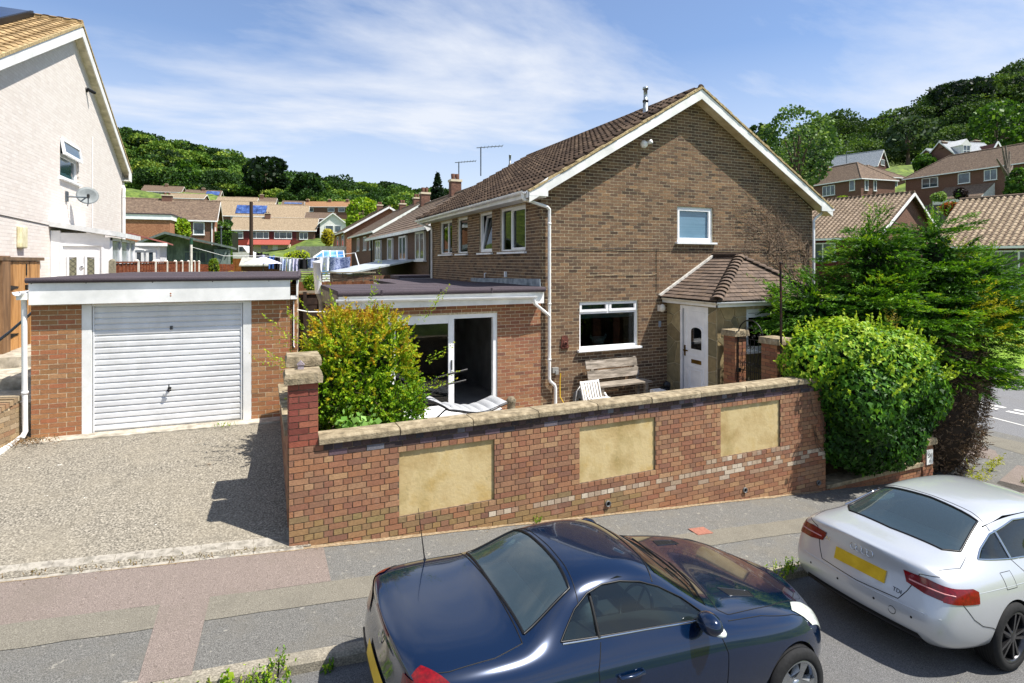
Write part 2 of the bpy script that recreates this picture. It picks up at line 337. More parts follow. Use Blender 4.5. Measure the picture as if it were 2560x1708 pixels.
# ------------------------------------------------------------------ the setting: terrain, road, pavement, drive, patio
def pz(x):
    if x < 7: return -.13-.0908*(x+5.44)
    if x < 13: return -1.26-.035*(x-7)
    return -1.47
_ctl = []
for px, d, z in [(-300, 14, 1.0), (0, 14, 1.2), (150, 12.5, 1.4), (300, 16, 1.4), (300, 25, 1.6), (600, 20, .2), (800, 20, .2), (1000, 25, .3), (450, 38, 1.9), (750, 40, 1.2), (300, 60, 2.8), (600, 60, 2.6), (900, 60, 2.6), (1200, 60, 2.5),
                 (-200, 60, 4), (300, 100, 7), (650, 100, 4.6), (950, 100, 4.5), (300, 150, 16), (500, 150, 14), (700, 150, 12), (900, 150, 10), (1200, 150, 8), (300, 210, 29), (500, 215, 28), (700, 225, 25), (900, 240, 22), (1100, 260, 20),
                 (-200, 210, 40), (-200, 330, 75), (310, 330, 62), (450, 340, 57), (560, 350, 53), (700, 350, 43), (850, 370, 42), (960, 380, 40), (1090, 400, 39), (1300, 420, 30), (1600, 420, 30), (310, 500, 50), (900, 560, 30), (1500, 600, 25),
                 (1500, 30, -.8), (1800, 30, -.8), (2100, 30, -.4), (2450, 24, -1.7), (2560, 24, -1.7), (2150, 42, .1), (2450, 40, .3), (2800, 30, -1.5), (2050, 60, 4.5), (2300, 58, 5), (2560, 58, 5.5), (2100, 84, 10.6), (2300, 80, 10.2), (2500, 76, 10), (1800, 90, 8), (1500, 100, 4),
                 (2100, 130, 19.5), (2350, 130, 20.5), (2600, 125, 22), (2100, 155, 28), (2300, 150, 29), (2560, 145, 31), (1850, 170, 22), (1850, 230, 35), (2081, 225, 48), (2288, 220, 50), (2396, 215, 57), (2560, 210, 61), (2800, 200, 68), (2300, 330, 60), (2600, 330, 80),
                 (1280, 5, -2.2), (1280, 9, -2.2), (900, 8, -2), (500, 8, -1.6), (1900, 9, -2.4), (2500, 8, -2.6), (2300, 14, -2.4), (1280, 14, -1.6), (1700, 16, -1.6), (100, 7, -1.2), (1280, -30, -2.6), (-2500, -20, -1), (5000, -10, -3), (1280, -200, 10)]:
    p = depth_pt(px, 654, d); _ctl.append((p.x, p.y, z))
for a in range(0, 360, 30): _ctl.append((900*math.cos(R(a)), 900*math.sin(R(a)), 15))
_C = np.array(_ctl)
def _warp(x, y):
    # log-polar around the viewer's place, so that near height samples act locally
    dx = x-CAM.x; dy = y-CAM.y; r = np.hypot(dx, dy)+1e-6; k = np.log(1+r/4)/r; return dx*k, dy*k
_W = _warp(_C[:, 0], _C[:, 1])
def terrain(x, y):
    wx, wy = _warp(np.asarray(x, float), np.asarray(y, float)); d2 = (wx[..., None]-_W[0])**2+(wy[..., None]-_W[1])**2
    wgt = 1/(d2+.004)**2
    return (wgt*_C[:, 2]).sum(-1)/wgt.sum(-1)
GRASS = M('rough_grass', ['#3c4a1c', '#566a26', '#6d7a34'], .95, nscale=.6, namt=.3, bump=.5, bscale=8)
# radial terrain sheet, fine near the houses and coarse on the hills
rr = np.concatenate([np.arange(0, 60, 3), np.geomspace(60, 1400, 70)]); na = 180
AA, RR = np.meshgrid(np.linspace(0, 2*PI, na, endpoint=False), rr); TX = CAM.x+RR*np.cos(AA); TY = CAM.y+RR*np.sin(AA)
TZ = np.zeros_like(TX)
for i in range(len(rr)): TZ[i] = terrain(TX[i], TY[i])
idx = np.arange(len(rr)*na).reshape(len(rr), na); F = np.stack([idx[:-1], idx[1:], np.roll(idx[1:], -1, 1), np.roll(idx[:-1], -1, 1)], -1).reshape(-1, 4)
link(bpy.data.objects.new('terrain', npmesh('terrain', np.stack([TX, TY, TZ], -1), F[:, ::-1], mat=GRASS, smooth=True)), kind='structure')
def sheet(name, mat, xs, ys, zf, parent=None, kind='structure', thick=0, **k):
    mb = MB(); nx, ny = len(xs), len(ys)
    vs = [(x, y, zf(x, y)) for y in ys for x in xs]; fs = [(j*nx+i, j*nx+i+1, (j+1)*nx+i+1, (j+1)*nx+i) for j in range(ny-1) for i in range(nx-1)]
    mb.add(vs, fs)
    if thick:  # skirt down
        ring = [i for i in range(nx)]+[j*nx+nx-1 for j in range(1, ny)]+[(ny-1)*nx+i for i in range(nx-2, -1, -1)]+[j*nx for j in range(ny-2, 0, -1)]
        b = [vs[i] for i in ring]; n = len(b); mb.add(b+[(p[0], p[1], p[2]-thick) for p in b], [(i, n+i, n+(i+1) % n, (i+1) % n) for i in range(n)])
    return mb.build(name, mat, parent, kind=kind if parent is None else None, **k)
ASPH = M('asphalt_road', ['#525253', '#626262', '#747372'], .93, nscale=120, namt=.4, bump=.7, bscale=260, detail=2, stain=[(1.1, .45, .75, '#5f5c56', .55, (1, 1, 1)), (3.5, .62, .7, '#4c4b49', .5, (1, 1, 1)), (38, .52, .75, '#474645', .6, (1, 1, 1)), (60, .62, .72, '#9a9894', .5, (1, 1, 1))])
ASPH_L = M('side_road_asphalt', ['#626265', '#707072', '#7c7c7c'], .93, nscale=200, namt=.18, bump=.4, bscale=200, detail=2, stain=[(.6, .45, .75, '#6d6a66', .5, (1, .3, 1))])
PAVE = M('pavement_asphalt', ['#585855', '#686764', '#7a7974'], .93, nscale=110, namt=.42, bump=.9, bscale=120, detail=2, stain=[(1.4, .5, .75, '#756f62', .6, (1, 1, 1)), (13, .61, .65, '#98948a', .75, (1, 1, 1)), (5, .56, .72, '#5c5a56', .6, (1, 1, 1)), (40, .55, .75, '#55534f', .6, (1, 1, 1))])
PINK = M('reddish_patched_asphalt', ['#6f645d', '#7c7069', '#897d75'], .93, nscale=110, namt=.36, bump=.7, bscale=190, detail=2, stain=[(1.2, .5, .7, '#6f665c', .5, (1, 1, 1)), (38, .55, .75, '#6d625a', .6, (1, 1, 1))])
BEIGE = M('beige_trench_patch', ['#686459', '#726d62', '#7d796d'], .93, nscale=110, namt=.32, bump=.6, bscale=120, detail=2, stain=[(3, .5, .7, '#5f5b52', .5, (1, 1, 1)), (40, .55, .75, '#625e55', .5, (1, 1, 1))])
GREYP = M('grey_patch', ['#545350', '#63625e', '#73716d'], .93, nscale=110, namt=.42, bump=.8, bscale=110, detail=2, stain=[(11, .64, .67, '#98948a', .7, (1, 1, 1)), (35, .55, .75, '#504e4a', .6, (1, 1, 1)), (2, .5, .7, '#68645b', .5, (1, 1, 1))])
DRIVE = M('washed_aggregate_concrete', ['#57524a', '#7d776b', '#9a9386'], .95, nscale=48, namt=.5, bump=.5, bscale=90, detail=6, stain=[(1.1, .42, .75, '#8a8272', .6, (1, 1, 1)), (7, .54, .74, '#5f5a50', .6, (1, 1, 1)), (28, .55, .75, '#504b42', .6, (1, 1, 1)), (9, .69, .71, '#e4e0d6', .85, (1, 1, 1)), (2.1, .68, .73, '#8a6a45', .35, (1, 1, 1))])
KERB = M('kerb_concrete', ['#716b5f', '#878072', '#9b9485'], .9, nscale=60, namt=.2, bump=.6, bscale=90, stain=[(2, .5, .7, '#6e6a60', .5, (1, 1, 1))])
def rg(a, b, n): return [a+(b-a)*i/n for i in range(n+1)]
road = sheet('road', ASPH, rg(-40, 7, 12)+[9, 11, 12, 13], [-45, -20, -10, -6.1], lambda x, y: pz(x)-.105)
sheet('side_road', ASPH_L, [12.6, 13.2, 23.0], rg(-45, 70, 8), lambda x, y: -1.575+(.0 if x < 13 else .001))
YK = -6.17
pav = sheet('pavement', PAVE, rg(-40, 7, 24)+rg(8, 12.8, 5), [YK, -5.2, -4.14], lambda x, y: pz(x), thick=.3)
sheet('corner_pavement', PAVE, rg(7.4, 12.9, 6), rg(-4.14, 60, 20), lambda x, y: pz(x), thick=.2)
def strip(name, mat, poly, lift=.004):
    mb = MB(); mb.add([(x, y, pz(x)+lift) for x, y in poly], [tuple(range(len(poly)))]); return mb.build(name, mat, pav)
def strip_long(name, mat, x0, x1, ya, yb, lift=.004, wob=.01):
    n = max(2, int(abs(x1-x0)/.25)); mb = MB(); vs = []
    for i in range(n+1):
        x = x0+(x1-x0)*i/n; vs += [(x, ya+random.uniform(-wob, wob), pz(x)+lift), (x, yb+random.uniform(-wob, wob), pz(x)+lift)]
    mb.add(vs, [(2*i, 2*i+2, 2*i+3, 2*i+1) for i in range(n)]); return mb.build(name, mat, pav)
strip_long('reddish_patch', PINK, -20, -5.06, -5.03, -4.2, .004)
strip_long('beige_patch', BEIGE, -20, 3.0, -5.42, -5.03, .006)
strip('reddish_patch', PINK, [(-6.62, -4.97), (-6.20, -4.97), (-6.25, -6.16), (-6.62, -6.16)], .009)
strip('grey_patch', GREYP, [(-20, -5.44), (-6.61, -5.44), (-6.62, -6.16), (-20, -6.16)], .004)
strip('grey_patch', GREYP, [(-6.22, -5.43), (-3.0, -5.43), (-3.0, -6.16), (-6.25, -6.16)], .004)
strip_long('mortar_strip', M('mortar_strip', ['#79674f', '#8c7a60', '#9c8b72'], .95, nscale=30, namt=.2, bump=.5), -20, 3.6, -4.24, -4.10, .007, .02)
for i, (m_, poly) in enumerate([(PINK, [(9.3, -3.2), (10.9, -2.2), (10.7, -3.5), (9.9, -4.0)]), (PINK, [(8.0, -4.8), (9.9, -4.3), (10.6, -5.6), (8.6, -6.1), (7.8, -5.6)]), (BEIGE, [(11.2, -2.9), (12.2, -2.6), (12.4, -4.4), (11.0, -4.0)]), (GREYP, [(7.4, -4.6), (8.2, -4.4), (8.4, -5.3), (7.2, -5.2)])]):
    strip(['reddish_patch', 'reddish_patch', 'beige_patch', 'grey_patch'][i], m_, poly, .005)
# kerb stones along the road edge, each about 0.9 m long
kb = link(bpy.data.objects.new('kerb', None), None, Matrix.Translation((0, YK, pz(0))), kind='structure')
kmb = MB(); kmb.prism([(-.06, -.16), (.065, -.16), (.065, .0), (-.035, .0), (-.06, -.03)], 'x', 0, .905); sl = math.atan(.0908)
kme = None
for i in range(-9, 20):
    x = -5.6+i*.915
    if x > 7: break
    T = Matrix.Translation((x, YK-.005+random.uniform(-.006, .006), pz(x)+.008+random.uniform(-.004, .004))) @ Matrix.Rotation(sl, 4, 'Y')
    if kme is None:
        V = np.array(kmb.v); kme = npmesh('kerb_stone', V, kmb.f, mat=KERB)
    link(bpy.data.objects.new('kerb_stone', kme), kb, T)
WPAINT = M('road_marking_paint', ['#c9c7c0', '#e2e0da'], .8, nscale=20, namt=.2)
def mark(name, pts, label, z=-1.566):
    o = MB().add([(x, y, z) for x, y in pts], [tuple(range(len(pts)))]).build(name, WPAINT); o['kind'] = 'structure'; return o
for x in (16.1, 16.55):
    for y0 in (-2.05, -.95, -3.3, .4): mark('road_marking', [(x, y0), (x+.2, y0), (x+.2, y0+.85), (x, y0+.85)], '')
mark('road_marking', [(14.9, -1.2), (14.98, -1.2), (14.2, -5.0), (14.12, -5.0)], '')
# far kerb, footway and lawn across the side road
sheet('far_pavement', PAVE, [22.8, 24.4], rg(-40, 60, 10), lambda x, y: -1.42, thick=.3)
kf = MB().box(22.62, 22.83, -40, 60, -1.7, -1.40).build('far_kerb', KERB, kind='structure')
LAWN = M('mown_lawn', ['#5c7d1e', '#79992b', '#8cab3c'], .95, nscale=30, namt=.25, bump=.8, bscale=120, stain=[(1.2, .5, .7, '#93a044', .5, (1, 1, 1))])
sheet('lawn', LAWN, [24.4, 27, 34], rg(-30, 40, 10), lambda x, y: -1.40+max(0, x-24.4)*.13)
# drive up to the garage
GA = R(-3.5); GD = (math.cos(GA), math.sin(GA)); GP = (-8.157, -.604)
def gpt(u, v=0): return (GP[0]+u*GD[0]-v*GD[1], GP[1]+u*GD[1]+v*GD[0])
def drive_z(x, y):
    yg = GP[1]+(x-GP[0])*math.tan(GA)-.28; t = max(0, min(1.15, (y+4.2)/(yg+4.2))); z0 = pz(x)+.02; z1 = .555
    return z0+(z1-z0)*(t if t < 1 else 1+(t-1)*.0)+.035*math.sin(PI*min(t, 1))
sheet('driveway', DRIVE, rg(-9.75, -5.2, 14), rg(-4.2, .3, 12), drive_z, thick=.3)
lip = MB()
for i in range(16):
    x0 = -9.6+i*.27; x1 = x0+.265
    lip.add([(x0, -4.24, pz(x0)+.006), (x1, -4.24, pz(x1)+.006), (x1, -4.0, drive_z(x1, -4.0)+.006), (x0, -4.0, drive_z(x0, -4.0)+.006)], [(0, 1, 2, 3)])
o = lip.build('drive_edge', M('worn_concrete_edge', ['#7a756a', '#a09a8f', '#67625a'], .9, nscale=7, namt=.2, bump=.6, bscale=60), kind='structure')
# threshold slab in front of the garage door
mb = MB(); a = gpt(-.75, -.27); b = gpt(2.9, -.27); c = gpt(2.9, .1); d = gpt(-.75, .1)
mb.add([(*a, .566), (*b, .566), (*c, .575), (*d, .575), (*a, .40), (*b, .40)], [(0, 1, 2, 3), (4, 5, 1, 0)])
mb.build('garage_threshold', CONC, kind='structure')
# raised front garden / patio behind the boundary wall
PATIO = M('patio_slabs', ['#837b70', '#948b7e', '#a39a8b'], .9, nscale=4, namt=.2, bump=.3)
sheet('patio', PATIO, [-5.1, 0, 7.6], [-4.1, 0.1], lambda x, y: 0.0)

sheet('bank', M('bare_soil', ['#4a3d2e', '#5c4c3a'], .95, nscale=8, namt=.3, bump=.8), rg(3.7, 7.6, 6), [-3.95, -3.6, -3.0, -2.6], lambda x, y: -.95+max(0, min(1, (y+3.95)/1.2))*.94, thick=.3)
# ------------------------------------------------------------------ brick and tile materials
def brickpair(n, cols, **k): return M(n+'_single', cols, attr='obj', **k), M(n+'_field', cols, attr='face', **k)
BK = dict(rough=.88, nscale=38, namt=.2, bump=.5, bscale=120)
BROWN_O, BROWN_S = brickpair('brown_brick', ['#453629', '#624b39', '#705742', '#7d6248', '#6b533e', '#503f33', '#896b4d', '#654d3a', '#735c47'], stain=[(1.3, .5, .75, '#6b5a48', .35, (1, 1, 1))], **BK)
ORANGE_O, ORANGE_S = brickpair('orange_brick', ['#916240', '#a3724a', '#9b6a49', '#ad7c54', '#966e48', '#a56848', '#876042', '#b28860'], **BK)
RED_O, RED_S = brickpair('red_brick', ['#7d523e', '#926047', '#9b6e4c', '#865542', '#a07854', '#724e40', '#98694b', '#8b6248'], **BK)
WALL_COLS = ['#a27554', '#96684a', '#855b45', '#a98560', '#8f624a', '#9c7052', '#7e5b4a', '#96654c', '#a78462', '#906b52', '#87634d', '#a27958']
BND_O, BND_S = brickpair('boundary_brick', WALL_COLS, stain=[(1.0, .5, .72, '#6a5444', .4, (1, 1, 1)), (1.7, .6, .75, '#b3a48e', .35, (1, 1, .5))], **BK)
DARK_O, DARK_S = brickpair('dark_course_brick', ['#3a3232', '#4a3a38', '#57423d', '#3e3a3f', '#645056', '#6a6a70'], **BK)  # darker tones for the two courses under the coping
PALE_O, PALE_S = brickpair('efflorescent_brick', ['#a08a72', '#b9a68e', '#c8bba6', '#9a8470', '#ad9a84', '#9c7f68', '#a58a70'], **BK)
MORT = M('pale_mortar', ['#ac9d80', '#c0b193', '#d0c2a6'], .95, nscale=20, namt=.15, bump=.4)
MORT_D = M('grey_mortar', ['#57493a', '#6d5c4a', '#8a7660'], .95, nscale=12, namt=.2, bump=.4)
TILE_C = ['#332a24', '#453930', '#524439', '#3a302a', '#5f5043', '#40342b']
TILE_O, TILE_S = brickpair('brown_concrete_tile', TILE_C, rough=.95, nscale=14, namt=.4, bump=.7, bscale=70, spec=.12)
PT_O, PT_S = brickpair('porch_tile', ['#594c43', '#66574c', '#726154', '#5d4f45', '#685748'], rough=.9, nscale=12, namt=.25, bump=.6, bscale=70)
TAN_O, TAN_S = brickpair('tan_roof_tile', ['#8c7552', '#9c835c', '#a58b64', '#88714e', '#957b57'], rough=.9, nscale=10, namt=.2, bump=.5, bscale=70)
VERGE = M('verge_mortar', ['#8d7c5c', '#a8946c', '#b9a67c'], .95, nscale=12, namt=.25, bump=.6)
LEAD = M('lead_flashing', ['#6f7a84', '#8d98a2', '#a2abb2'], .5, nscale=6, namt=.15, metal=.3)
FELT = M('roofing_felt', ['#3d353b', '#4a4147', '#574e53'], .95, nscale=180, namt=.3, bump=.8, bscale=200, stain=[(1.6, .5, .7, '#5d5354', .5, (1, 1, 1))])
PIPE = M('pale_grey_plastic_pipe', ['#d9d9d8', '#ececea'], .4, namt=.06)
def gutter(name, parent, a, b, r=.056, mat=WHITE):
    a = Vector(a); b = Vector(b); d = (b-a); L = d.length; d.normalize(); s = d.cross(Vector((0, 0, 1))); mb = MB(); n = 10; vs = []
    for t in (0, L):
        for rr_ in (r, r-.006):
            vs += [a+d*t+s*rr_*math.cos(PI+PI*i/n)+Vector((0, 0, 1))*rr_*math.sin(PI+PI*i/n) for i in range(n+1)]
    k = n+1; fs = [(i, i+1, 2*k+i+1, 2*k+i) for i in range(n)]+[(k+i, 3*k+i, 3*k+i+1, k+i+1) for i in range(n)]+[(0, 2*k, 3*k, k), (n, k+n, 3*k+n, 2*k+n)]+[tuple(list(range(k))+list(range(2*k-1, k-1, -1))), tuple(list(range(2*k, 3*k))+list(range(4*k-1, 3*k-1, -1)))]
    mb.add(vs, fs)
    for t in np.arange(.5, L, .95): mb.add([a+d*(t+q)+s*(r+.006)*math.cos(PI+PI*i/n)+Vector((0, 0, 1))*(r+.006)*math.sin(PI+PI*i/n) for q in (-.03, .03) for i in range(n+1)], [(i, i+1, k+i+1, k+i) for i in range(n)])
    return mb.build(name, mat, parent)
def frame_bars(mb, T, u0, u1, z0, z1, fw, y0, y1, vm=(), hm=()):
    mb.box(u0, u1, y0, y1, z0, z0+fw, T=T); mb.box(u0, u1, y0, y1, z1-fw, z1, T=T); mb.box(u0, u0+fw, y0+.001, y1-.001, z0+fw, z1-fw, T=T); mb.box(u1-fw, u1, y0+.001, y1-.001, z0+fw, z1-fw, T=T)
    for (v, a, b) in vm: mb.box(v-fw*.5, v+fw*.5, y0+.002, y1-.002, a, b, T=T)
    for (h, a, b) in hm: mb.box(a, b, y0+.003, y1-.003, h-fw*.5, h+fw*.5, T=T)
def window(parent, org, ang, u0, u1, z0, z1, vm=(), hm=(), rec=.05, fw=.065, sash=(), sill=.06, pane=None, frame=None, blind=None, curtain=None, tilt=0):
    """upvc window: frame with bars, panes, opening sashes standing proud, sill"""
    T = Matrix.Translation(org) @ Matrix.Rotation(ang, 4, 'Z'); frame = frame or WHITE
    mb = MB(); frame_bars(mb, T, u0, u1, z0, z1, fw, rec, rec+.07, vm, hm); w_ = mb.build('window', frame, parent)
    if not tilt: MB().box(u0+fw*.5, u1-fw*.5, rec+.035, rec+.041, z0+fw*.5, z1-fw*.5, T=T).build('pane', pane or PANE, w_)
    for (a, b, c, d) in sash:
        sb = MB(); frame_bars(sb, T, a, b, c, d, .055, rec-.02, rec+.03); sb.build('sash', frame, w_)
    if tilt:
        # sash tilted inwards at the top
        T2 = T @ Matrix.Translation((0, rec+.03, z0+.05)) @ Matrix.Rotation(-tilt, 4, 'X')
        sb = MB(); frame_bars(sb, T2, u0+.05, u1-.05, 0, z1-z0-.1, .06, -.03, .03); so = sb.build('sash', frame, w_)
        MB().box(u0+.09, u1-.09, -.004, .004, .04, z1-z0-.14, T=T2).build('pane', pane or PANE, w_)
    if sill: MB().box(u0-.06, u1+.06, -sill, rec+.02, z0-.045, z0+.001, T=T).build('sill', frame, w_)
    if blind:
        bz, bm_ = blind; MB().box(u0+.05, u1-.05, rec+.12, rec+.125, bz, z1-.05, T=T).build('blind', bm_, w_)
    if curtain:
        bb = MB()
        for (a, b) in curtain[0]:
            n = 14; bb.add([(a+(b-a)*i/n, rec+.16+.02*(i % 2), zz_) for zz_ in (z0+.05, z1-.05) for i in range(n+1)], [(i, i+1, n+2+i, n+1+i) for i in range(n)], T=T)
        bb.build('curtain', curtain[1], w_)
    return w_
def room(parent, T, u0, u1, z0, z1, d, mat=ROOM, y0=.12):
    """dark room behind an opening (five sides)"""
    mb = MB(); mb.add([(u0, y0, z0), (u1, y0, z0), (u1, y0, z1), (u0, y0, z1), (u0, d, z0), (u1, d, z0), (u1, d, z1), (u0, d, z1)], [(0, 1, 5, 4), (1, 2, 6, 5), (2, 3, 7, 6), (3, 0, 4, 7), (4, 5, 6, 7)], T=T)
    return mb.build('room_interior', mat, parent)
# ------------------------------------------------------------------ the brown brick house
GW = 8.74; HL = 9.0; ZE = 4.80; SLP = 30.6; tn = math.tan(R(SLP)); XE = -.42; ZR = ZE+(GW/2-XE)*tn
house = thing('brick_house', 'large brown brick semi-detached house with white bargeboards, flat-roofed extension and hipped porch', 'house', (GW/2, HL/2, 0))
ow = [(1.0, 2.66, 1.19, 2.31), (3.85, 5.04, 3.73, 4.67)]
def zroof(x): return ZE+(min(x, GW-x)-XE)*tn
mb = MB(); wall_mesh(mb, 0, GW, -.4, 4.75, ow, (0, 0, 0), 0, .12, [(0, 4.75), (GW, 4.75), (GW/2, zroof(GW/2)-.1)])
gable = mb.build('gable_wall', MORT, house)
def grng(z):
    if z < 4.75: return (0, GW)
    h = (z-4.75)*(GW/2)/(zroof(GW/2)-.1-4.75); return (h, GW-h)
place_bricks(gable, brick_rects(0, GW, -.3, 7.5, 's', ow, grng, ph=.05), (0, 0, 0), 0, BROWN_O, BROWN_S)
sw = [(HL-2.37, HL-.79, 3.49, 4.62), (HL-3.91, HL-2.92, 3.49, 4.62), (HL-5.91, HL-4.91, 3.49, 4.62), (HL-7.80, HL-6.43, 3.49, 4.62)]
mb = MB(); wall_mesh(mb, 0, HL, -.4, 4.8, sw, (0, HL, 0), R(-90), .12); side = mb.build('side_wall', MORT, house)
place_bricks(side, brick_rects(0, HL, 2.4, 4.75, 's', sw, ph=-.06), (0, HL, 0), R(-90), BROWN_O, BROWN_S)
MB().box(.02, GW-.0, HL-.1, HL, -.4, 4.8).build('rear_wall', MORT, house); MB().box(GW-.1, GW-.002, .02, HL-.1, -.4, 4.8).build('far_wall', MORT, house)
Tg = Matrix.Identity(4)
room(house, Tg, .4, 3.2, .9, 2.5, 3.0); room(house, Tg, 3.5, 5.4, 3.4, 4.72, .5, M('frosted_room', '#8fa0ab', .9))
Ts = Matrix.Translation((0, HL, 0)) @ Matrix.Rotation(R(-90), 4, 'Z'); room(house, Ts, .5, HL-.5, 3.2, 4.72, 2.5)
gw_ = window(house, (0, 0, 0), 0, 1.0, 2.66, 1.2, 2.31, vm=[(1.83, 2.07, 2.25)], hm=[(2.05, 1.06, 2.6)], sash=[(1.03, 1.81, 2.07, 2.29), (1.85, 2.63, 2.07, 2.29)], blind=(1.9, M('roller_blind', '#9db3b8', .8)), sill=.09, fw=.06)
FROST = M('blue_grey_glass_with_blind', ['#5d7d93', '#6d8da2'], .1, nscale=1.2, namt=.12, nvec=(.2, 1, 40), spec=.8)
uw = window(house, (0, 0, 0), 0, 3.85, 5.04, 3.74, 4.67, pane=FROST, sash=[(3.9, 4.97, 3.8, 4.6)], sill=.09)
bsk = MB().lathe([(.0, 0), (.13, 0), (.155, .16), (.145, .16), (.12, .015), (0, .015)], Matrix.Translation((1.68, .26, 1.275)) @ Matrix.Diagonal((1.2, .7, 1, 1)), 20)
for s_ in (-1, 1): bsk.tube([(1.68+s_*.15, .26, 1.40), (1.68+s_*.22, .26, 1.50), (1.68+s_*.24, .26, 1.47), (1.68+s_*.2, .26, 1.39)], .012, 8)
bsk.build('basket', M('grey_woven_basket', ['#8b8f8e', '#b4b8b6'], .8, nscale=90, namt=.3, bump=.6), label='small grey woven basket with two handles on the ground-floor windowsill', cat='basket')
for i, (a, b, zz0, zz1, kw) in enumerate([(HL-2.37, HL-.79, 3.49, 4.62, dict(vm=[(HL-1.72, 3.55, 4.55)], sash=[(HL-1.69, HL-.83, 3.54, 4.57)])), (HL-3.91, HL-2.92, 3.49, 4.62, dict(tilt=R(9))), (HL-5.91, HL-4.91, 3.49, 4.62, {}), (HL-7.80, HL-6.43, 3.49, 4.62, dict(vm=[(HL-7.0, 3.55, 4.55)]))]):
    window(house, (0, HL, 0), R(-90), a, b, zz0, zz1, sill=.07, **kw)
# roof
mb = MB(); mb.prism([(XE, ZE-.04), (XE, ZE), (GW/2, ZR), (GW/2, ZR-.05)], 'y', -.26, HL+.25); mb.prism([(GW-XE, ZE-.04), (GW/2+.001, ZR-.05), (GW/2+.001, ZR), (GW-XE, ZE)], 'y', -.26, HL+.25); roof = mb.build('roof', M('roof_underside', '#4a3d33', .9), house)
PROF = [(0, .002), (.025, .006), (.055, .034), (.09, .045), (.125, .034), (.155, .006), (.225, .002)]
u_l = Vector((0, -1, 0)); v_l = Vector((math.cos(R(SLP)), 0, math.sin(R(SLP)))); SLN = (GW/2-XE)/math.cos(R(SLP))
tiles(roof, Vector((XE-.05, HL+.25, ZE-.03+.0))+Vector((-math.sin(R(SLP)), 0, math.cos(R(SLP))))*.012, u_l, v_l, HL+.47, SLN, .225, SLN/18, PROF, .045, TILE_O, TILE_S, 300, jit=.006)
tiles(roof, Vector((GW-XE+.05, -.26, ZE-.03))+Vector((math.sin(R(SLP)), 0, math.cos(R(SLP))))*.012, Vector((0, 1, 0)), Vector((-math.cos(R(SLP)), 0, math.sin(R(SLP)))), HL+.47, SLN, .225, SLN/18, PROF, .04, TILE_O, TILE_S, 0)
for i in range(21):
    y = -.3+i*.455; MB().lathe([(.115, 0), (.125, .0), (.125, .46), (.11, .46)], Matrix.Translation((GW/2, y, ZR-.03+random.uniform(0, .01))) @ Matrix.Rotation(R(-90), 4, 'X') @ Matrix.Rotation(R(90), 4, 'Z'), 12, -PI/2, PI/2).build('ridge_tile', TILE_O, roof)
MB().sphere((GW/2, -.29, ZR-.03), .11, .03, .11).build('ridge_end', TILE_O, roof)
# verge mortar, bargeboards, soffits and box ends
for s_, nm in ((1, 'l'), (-1, 'r')):
    xa = XE-.02 if s_ > 0 else GW-XE+.02; a = Vector((xa, -.295, ZE-.035)); b = Vector((GW/2, -.295, ZR-.03)); dirn = (b-a).normalized(); nrm = Vector((-dirn.z*1, 0, dirn.x)) if s_ > 0 else Vector((dirn.z, 0, -dirn.x)); nrm = nrm if nrm.z > 0 else -nrm
    mb = MB(); n = 40
    for i in range(n):
        p = a+(b-a)*(i/n); q = a+(b-a)*((i+1)/n); h = random.uniform(.035, .06); mb.beam(p+nrm*(h/2-.01), q+nrm*(h/2-.01), .10+random.uniform(-.01, .015), h, up=nrm)
    mb.build('verge_mortar', VERGE, roof)
    z0 = -.03; mb = MB(); mb.prism([(a.x, a.z+z0), (b.x, b.z+z0), (b.x, b.z+z0-.24), (a.x, a.z+z0-.20)], 'y', -.325, -.30); mb.build('bargeboard', WHITE_WOOD, house)
    mb = MB(); mb.prism([(a.x, a.z+z0-.16), (b.x, b.z+z0-.19), (b.x, b.z+z0-.205), (a.x, a.z+z0-.175)], 'y', -.30, -.001); mb.build('soffit', M('soffit_board', ['#b8a47c', '#cbb994', '#d9cbae'], .7, nscale=2, namt=.1), house)
    xb = (XE-.02, .015) if s_ > 0 else (GW-.015, GW-XE+.02)
    MB().prism([(xb[0], 4.68), (xb[1], 4.68), (xb[1], 4.90+(.2 if s_ > 0 else 0)), (xb[0], 4.78)] if s_ > 0 else [(xb[0], 4.68), (xb[1], 4.68), (xb[1], 4.78), (xb[0], 5.1)], 'y', -.328, -.297).build('box_end', WHITE_WOOD, house)
MB().box(XE-.01, -.005, -.27, HL+.2, 4.66, 4.69).build('soffit', WHITE_WOOD, house)
MB().box(XE-.03, XE-.005, -.27, HL+.2, 4.64, 4.80).build('fascia', WHITE_WOOD, house)
MB().box(XE, XE+.28, HL+.2, HL+.23, 4.64, 4.86).build('box_end', WHITE_WOOD, house)
gutter('gutter', house, (XE-.09, -.22, 4.79), (XE-.09, HL+.15, 4.75), .06)
# downpipes
def pipe(name, parent, pts, r=.034, mat=None, clips=()):
    mb = MB(); mb.tube(pts, r, 12)
    for c in clips: mb.lathe([(r, -.02), (r+.008, -.02), (r+.008, .02), (r, .02)], Matrix.Translation(c), 12)
    return mb.build(name, mat or PIPE, parent)
pipe('downpipe', house, [(XE-.09, -.12, 4.76), (XE-.09, -.12, 4.66), (XE-.07, -.12, 4.62), (.1, -.12, 4.47), (.165, -.1, 4.42), (.17, -.09, 4.34), (.17, -.09, .62), (.19, -.09, .56), (.30, -.09, .47), (.325, -.09, .40), (.325, -.09, -.05)], .036, clips=[(.17, -.09, 4.1), (.17, -.09, 2.3), (.17, -.09, 1.05)])
pipe('downpipe', house, [(XE-.09, HL-.35, 4.72), (XE-.09, HL-.35, 4.62), (-.1, HL-.38, 4.5), (-.07, HL-.38, 4.42), (-.07, HL-.38, 2.6)], .036, clips=[(-.07, HL-.38, 2.9)])
